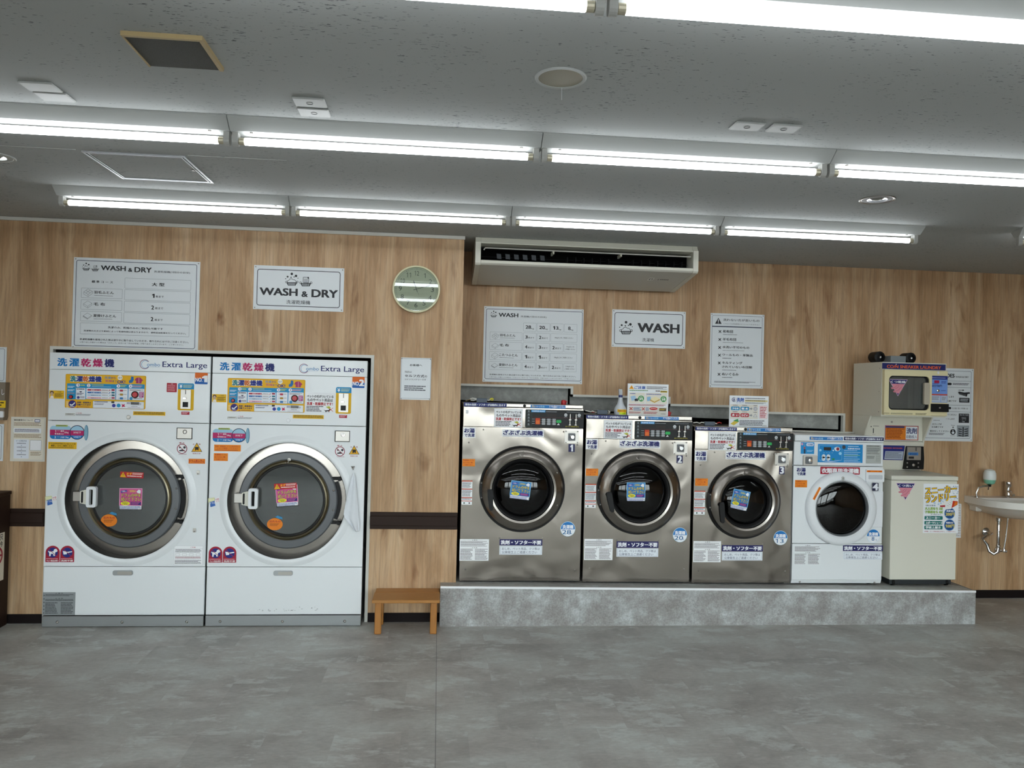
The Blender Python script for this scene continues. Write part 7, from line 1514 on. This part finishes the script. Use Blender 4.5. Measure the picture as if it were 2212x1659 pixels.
vz = at(*Q3(575, 1045), YR)
G().lathe([(0.028, YR - 0.001), (0.027, YR - 0.012), (0.014, YR - 0.024)], vz, 'y', 24).build('wall_flange', M_CHROME, t, smooth=True)
vp = at(*Q3(640, 1050), YR - 0.05)
g = G(); g.tube([(vz[0], YR - 0.01, vz[1]), (vz[0] + 0.03, YR - 0.045, vz[1] - 0.002), (vp[0] + 0.03, YR - 0.055, vp[1] - 0.006)], 0.011, 12); g.lathe([(0.013, vp[1] - 0.012), (0.014, vp[1] + 0.012), (0.010, vp[1] + 0.02)], (vp[0], YR - 0.055), 'z', 14); g.build('stop_valve', M_CHROME, t, smooth=True)
G().tube([(vp[0], YR - 0.055, vp[1] + 0.01), (vp[0] + 0.012, YR - 0.06, 0.5), (vp[0] + 0.030, YR - 0.06, 0.68)], 0.006, 10).build('supply_pipe', M_CHROME, t, smooth=True)
fx, fzz = at(*Q3(690, 495), YR - 0.06)
G().lathe([(0.021, zr - 0.002), (0.021, zr + 0.004), (0.017, zr + 0.008), (0.017, zr + 0.055), (0.013, zr + 0.065), (0.013, zr + 0.075), (0.022, zr + 0.085), (0.026, zr + 0.112), (0.024, zr + 0.120), (0.0001, zr + 0.122)], (fx + 0.005, YR - 0.055), 'z', 24).build('push_tap', M_CHROME, t, smooth=True, angle=40)
G().tube([(fx + 0.005, YR - 0.06, zr + 0.045), (fx - 0.004, YR - 0.10, zr + 0.040), (fx - 0.006, YR - 0.13, zr + 0.022)], [0.012, 0.011, 0.010], 12).build('spout', M_CHROME, t, smooth=True)
t = thing('soap_dispenser', 'white and green soap bottle on a curved chrome arm above the hand basin', 'soap dispenser', (4.3, YR - 0.08, zr))
sx, sz = at(*Q3(490, 345), YR - 0.10); ax_, az_ = at(*Q3(350, 495), YR - 0.10)
g = G(); g.tube([(ax_, YR - 0.10, zr - 0.001), (ax_ - 0.004, YR - 0.10, zr + 0.035), (ax_ + 0.012, YR - 0.10, zr + 0.075), (ax_ + 0.05, YR - 0.10, sz - 0.008), (sx - 0.012, YR - 0.10, sz - 0.004)], 0.0075, 12); g.lathe([(0.016, zr - 0.001), (0.015, zr + 0.004), (0.009, zr + 0.008)], (ax_, YR - 0.10), 'z', 16); g.build('arm', M_CHROME, t, smooth=True)
g = G(); g.lathe([(0.012, sz - 0.010), (0.013, sz + 0.002), (0.010, sz + 0.006)], (sx, YR - 0.10), 'z', 16); g.tube([(sx - 0.006, YR - 0.10, sz - 0.008), (sx - 0.010, YR - 0.10, sz - 0.035)], 0.003, 8); g.build('valve', M_BLACK, t)
gz = sz + 0.006
G().lathe([(0.012, gz), (0.034, gz + 0.010), (0.040, gz + 0.026), (0.044, gz + 0.040)], (sx, YR - 0.10), 'z', 28).build('green_base', mat('soap_green', '#7fc0a4', 0.35), t, smooth=True)
G().lathe([(0.044, gz + 0.0405), (0.0455, gz + 0.06), (0.044, gz + 0.09), (0.036, gz + 0.112), (0.018, gz + 0.122), (0.0001, gz + 0.124)], (sx, YR - 0.10), 'z', 28).build('bottle', mat('milky_bottle', '#dfe4e2', 0.3), t, smooth=True)

# ================================================================== SMALL THINGS ON THE WASHERS
yb2 = YW + 0.075; z2_ = 1.4145 + 0.0005
p = at(*W2a(622, 400), yb2)
t = thing('spray_bottle', 'translucent white spray bottle with blue collar on top of machine 2', 'spray bottle', (p[0], yb2, z2_))
hgt = at(*W2a(622, 140), yb2)[1] - z2_; k = hgt / 0.205
G().lathe([(0.040, z2_), (0.0435, z2_ + 0.004 * k), (0.0435, z2_ + 0.045 * k), (0.038, z2_ + 0.062 * k), (0.024, z2_ + 0.085 * k), (0.017, z2_ + 0.11 * k), (0.015, z2_ + 0.138 * k), (0.0001, z2_ + 0.138 * k)], (p[0], yb2), 'z', 32).build('bottle', mat('frosted_plastic', '#c9ced4', 0.35), t, smooth=True, angle=50)
G().lathe([(0.0135, z2_ + 0.139 * k), (0.0145, z2_ + 0.141 * k), (0.0145, z2_ + 0.156 * k), (0.0125, z2_ + 0.158 * k)], (p[0], yb2), 'z', 20).build('collar', mat('navy_collar', '#25306e', 0.4), t)
g = G(); g.prism([(p[0] - 0.012, z2_ + 0.158 * k), (p[0] + 0.010, z2_ + 0.158 * k), (p[0] + 0.012, z2_ + 0.178 * k), (p[0] + 0.008, z2_ + 0.205 * k), (p[0] - 0.004, z2_ + 0.202 * k), (p[0] - 0.012, z2_ + 0.206 * k), (p[0] - 0.015, z2_ + 0.196 * k)], yb2 - 0.009, yb2 + 0.009, 'y'); g.build('trigger_head', mat('grey_trigger', '#b0b3b6', 0.4), t)
cyl = lambda r0: (lambda a, b, d: (p[0] + (r0 + d) * math.sin((a - p[0]) / r0), yb2 - (r0 + d) * math.cos((a - p[0]) / r0), b))
def wrap(s, a0, a1, b0, b1, col, lay, n=10):
    d = s.d0 + STEP * lay; xs = [a0 + (a1 - a0) * i / n for i in range(n + 1)]
    s.g.add([s.e(x, z, d) for z in (b0, b1) for x in xs], [(i, i + 1, n + 2 + i, n + 1 + i) for i in range(n)], ink(col))
s = Sheet(lambda x, y: (x, y), e=cyl(0.0437)); X = p[0]
wrap(s, X - 0.030, X + 0.045, z2_ + 0.024 * k, z2_ + 0.046 * k, '#f0b81c', 0); wrap(s, X - 0.016, X + 0.040, z2_ + 0.007 * k, z2_ + 0.0235 * k, '#d8ee20', 0); s.build('bottle_labels', t)
s = Sheet(lambda x, y: (x, -y), e=cyl(0.0437), d0=0.0012); s.text('除菌用スプレー', X - 0.022, -(z2_ + 0.041 * k), X + 0.038, -(z2_ + 0.030 * k), '#7a3a10', 1, bold=0.01); s.text('ドラム内へ', X - 0.008, -(z2_ + 0.019 * k), X + 0.032, -(z2_ + 0.011 * k), '#4a4a10', 1, bold=0.01); s.build('bottle_lettering', t)
def board(label, K, Y, box, zbot, draw):
    a, b = at(*K(box[0], box[1]), Y), at(*K(box[2], box[3]), Y)
    t = thing('notice_board', label, 'notice board', ((a[0] + b[0]) / 2, Y, zbot), 'notice boards standing on the washers')
    G().box(a[0], b[0], Y, Y + 0.006, zbot, a[1]).build('board', M_PAPER, t)
    s = Sheet(unit(lambda x, y: (x, y), a[0], a[1], b[0], zbot), Y); draw(s); s.build('print', t)
    G().prism([(Y + 0.0065, zbot), (Y + 0.06, zbot), (Y + 0.0065, zbot + 0.10)], (a[0] + b[0]) / 2 - 0.002, (a[0] + b[0]) / 2 + 0.002, 'x').build('prop', M_PAPER, t)
def caution(s):
    s.rect(0.03, 0.28, 0.42, 0.62, '#e2ddd0', 1); s.rect(0.44, 0.28, 0.97, 0.62, '#e2ddd0', 1); s.rect(0.03, 0.72, 0.97, 0.97, '#d8d4cc', 1)
    s.poly([(0.09, 0.05), (0.15, 0.17), (0.03, 0.17)], '#e8a01c', 2); s.rect(0.086, 0.09, 0.095, 0.135, '#3a2a10', 3); s.text('ご注意', 0.16, 0.07, 0.43, 0.16, '#2f58a8', 2, bold=0.03); s.greek(0.46, 0.07, 0.97, 0.17, 4, '#6a6a70', 2)
    s.greek(0.04, 0.20, 0.53, 0.24, 1, '#4a8a3a', 2); s.greek(0.68, 0.20, 0.80, 0.25, 1, '#4a2a20', 2); s.rect(0.80, 0.20, 0.97, 0.26, '#c0a83a', 2); s.greek(0.81, 0.21, 0.96, 0.25, 1, '#6a5a1a', 3); s.greek(0.06, 0.30, 0.20, 0.34, 1, '#4a5aa0', 2); s.greek(0.46, 0.31, 0.85, 0.35, 1, '#4a5aa0', 2)
    s.poly([(0.07, 0.40), (0.18, 0.37), (0.22, 0.50), (0.10, 0.54)], '#9fc0da', 2); s.poly([(0.17, 0.48), (0.26, 0.46), (0.26, 0.54), (0.18, 0.55)], '#2a2e34', 2); s.poly([(0.47, 0.41), (0.56, 0.39), (0.58, 0.52), (0.48, 0.54)], '#8ab8d8', 2); s.poly([(0.55, 0.47), (0.68, 0.39), (0.79, 0.45), (0.66, 0.55)], '#eadfb0', 2); s.poly([(0.55, 0.48), (0.66, 0.55), (0.79, 0.46), (0.79, 0.50), (0.66, 0.59), (0.55, 0.52)], '#c8a24a', 3)
    for u, a_, b_ in ((0.33, '3', '5'), (0.88, '5', '8')): s.disc(u, 0.46, 0.082, '#dfe8d8', 2); s.disc(u, 0.46, 0.072, '#2f8a3a', 3); s.text('目安', u - 0.03, 0.385, u + 0.03, 0.415, '#eef6ee', 4); s.text(a_ + '/' + b_, u - 0.045, 0.43, u + 0.045, 0.51, '#eef6ee', 4, bold=0.03)
    s.greek(0.03, 0.64, 0.97, 0.70, 2, '#a04040', 2)
    for u in (0.09, 0.39): s.line([(u - 0.035, 0.74), (u + 0.035, 0.83)], 0.005, '#c02a24', 2); s.line([(u + 0.035, 0.74), (u - 0.035, 0.83)], 0.005, '#c02a24', 2)
    s.greek(0.15, 0.74, 0.34, 0.85, 4, '#4a6aa0', 2); s.greek(0.45, 0.74, 0.53, 0.85, 3, '#4a6aa0', 2); s.disc(0.64, 0.77, 0.10, '#c02a2a', 2, ry=0.045); s.greek(0.57, 0.755, 0.71, 0.785, 1, '#e8c0c0', 3); s.rect(0.78, 0.75, 0.95, 0.84, '#4a4228', 2); s.greek(0.79, 0.77, 0.94, 0.82, 2, '#c8a83a', 3); s.greek(0.04, 0.88, 0.34, 0.94, 2, '#b04a4a', 2); s.greek(0.40, 0.87, 0.75, 0.95, 2, '#b04a4a', 2); s.greek(0.82, 0.92, 0.95, 0.95, 1, '#7a7a78', 2)
board('white caution board with green circles on top of machine 2 beside the spray bottle', W2a, YW + 0.055, (735, 58, 1333, 525), 1.4145 + 0.0005, caution)
def detergent(s):
    s.disc(0.11, 0.13, 0.055, '#2a3f68', 2); s.disc(0.115, 0.125, 0.045, '#e8ecf2', 3); s.text('i', 0.10, 0.08, 0.12, 0.17, '#2a3f68', 4, bold=0.03); s.text('洗剤', 0.18, 0.07, 0.36, 0.19, '#2f58a8', 2, bold=0.03); s.text('について', 0.18, 0.205, 0.36, 0.245, '#2f58a8', 2); s.greek(0.39, 0.07, 0.95, 0.11, 1, '#5a5a60', 2); s.rect(0.39, 0.13, 0.97, 0.19, '#d8cc9a', 2); s.greek(0.40, 0.14, 0.95, 0.18, 1, '#6a6038', 3); s.greek(0.39, 0.21, 0.95, 0.26, 2, '#6a6a70', 2)
    s.rect(0.02, 0.28, 0.73, 0.74, '#dedad0', 1)
    for v, c_, t1, t2 in ((0.41, '#1f8ab8', '少なめ', '軽 め'), (0.62, '#b01c30', '多 い', 'ひどい')):
        for u0, t_ in ((0.04, t1), (0.28, t2)): s.rect(u0, v - 0.06, u0 + 0.22, v + 0.06, c_, 2, 0.008); s.text(t_, u0 + 0.03, v - 0.035, u0 + 0.19, v + 0.035, '#eef2f4', 3, bold=0.03); s.greek(u0 + 0.04, v - 0.11, u0 + 0.18, v - 0.08, 1, '#4a4a50', 2)
        s.poly([(0.51, v - 0.018), (0.55, v - 0.018), (0.55, v - 0.045), (0.59, v), (0.55, v + 0.045), (0.55, v + 0.018), (0.51, v + 0.018)], '#8e9298', 2); s.greek(0.61, v - 0.11, 0.71, v - 0.08, 1, '#4a4a50', 2)
    s.hoop(0.66, 0.41, 0.048, 0.008, '#3a5a9a', 2); s.hoop(0.66, 0.41, 0.026, 0.008, '#3a5a9a', 2); s.line([(0.66, 0.57), (0.71, 0.67), (0.61, 0.67), (0.66, 0.57)], 0.0015, '#3a5a9a', 2)
    s.rect(0.76, 0.30, 0.97, 0.72, '#f2e4e4', 1, 0.006); s.frame(0.76, 0.30, 0.97, 0.72, 0.0012, '#b05a60', 2, 0.006); s.greek(0.78, 0.34, 0.95, 0.70, 7, '#b0404c', 3)
    s.poly([(0.03, 0.90), (0.14, 0.80), (0.24, 0.84), (0.12, 0.95)], '#d8c04a', 2); s.poly([(0.10, 0.80), (0.22, 0.74), (0.25, 0.84), (0.14, 0.82)], '#4a9a5a', 3); s.greek(0.26, 0.78, 0.93, 0.96, 4, '#55555c', 2); s.greek(0.84, 0.94, 0.97, 0.97, 1, '#8a8a88', 2)
board('white detergent information board on top of machine 3 with blue and red pills', W3a, YW + 0.055, (726, 106, 1352, 604), 1.3495 + 0.0005, detergent)
def connector(label, K, box, ztop, wires):
    Y = YW + 0.05; a, b = at(*K(box[0], box[1]), Y), at(*K(box[2], box[3]), Y); h = a[1] - b[1]; z0 = ztop - 0.003 + 0.0005
    t = thing('cable_connector', label, 'cable connector', ((a[0] + b[0]) / 2, Y, z0), 'grey cable connectors on the washers')
    G().box(a[0], b[0], Y - 0.012, Y + 0.014, z0 + 0.004, z0 + 0.004 + max(h, 0.03), 0.002).build('housing', M_WIREG, t)
    G().box(a[0] + 0.006, b[0] - 0.006, Y - 0.006, Y + 0.010, z0, z0 + 0.006).build('pad', M_BLACK, t)
    for col, pts in wires:
        P = []
        for x, y in pts: q = at(*K(x, y), Y); P.append((q[0], Y + 0.004 * math.sin(len(P)), max(q[1], z0 + 0.005)))
        G().tube(P, 0.0038, 8).build('wire', mat('wire_' + col.strip('#'), col, 0.45), t, smooth=True)
connector('grey cable connector with white and yellow wire loops on machine 1', W1a, (365, 132, 532, 200), 1.480, [('#d8d6cf', [(365, 170), (320, 182), (275, 180), (265, 160), (300, 148), (365, 160)]), ('#7a6a4a', [(270, 172), (225, 178), (190, 190)]), ('#d8d6cf', [(532, 178), (560, 186), (575, 170)]), ('#d8cc28', [(575, 168), (610, 150), (632, 162), (625, 180), (590, 178)])])
connector('grey cable connector with a white hooked wire on machine 2', W2a, (272, 452, 428, 514), 1.4175, [('#d8d6cf', [(272, 488), (235, 485), (210, 470), (180, 480), (100, 462)]), ('#8a2a2a', [(240, 488), (215, 492), (190, 478)]), ('#d8d6cf', [(428, 495), (462, 500), (468, 480), (440, 468)])])
connector('grey cable connector with white wires on machine 3', W3a, (312, 516, 478, 580), 1.3525, [('#d8d6cf', [(312, 552), (270, 545), (240, 560), (190, 545), (130, 552)]), ('#d8d6cf', [(478, 560), (520, 566)]), ('#a02420', [(520, 560), (560, 545), (595, 562)])])
def cap(label, K, q, z0, r=0.018):
    Y = YW + 0.09; p = at(*K(*q), Y); t = thing('red_plug', label, 'plug', (p[0], Y, z0), 'red plugs on the washers')
    G().lathe([(r * 0.9, z0), (r, z0 + 0.004), (r, z0 + 0.026), (r * 0.7, z0 + 0.034), (0.0001, z0 + 0.035)], (p[0], Y), 'z', 18).build('body', mat('red_plastic', '#b8242c', 0.4), t, smooth=True)
    G().box(p[0] + r * 0.8, p[0] + r * 1.4, Y - 0.004, Y + 0.004, z0 + 0.018, z0 + 0.028, 0.001).build('tab', mat('red_plastic', '#b8242c', 0.4), t)
cap('red plug standing on machine 1 near its upper corner', W1a, (1752, 190), 1.4775); cap('red plug half hidden behind the caution board on machine 2', W2a, (1342, 490), 1.415, 0.015)
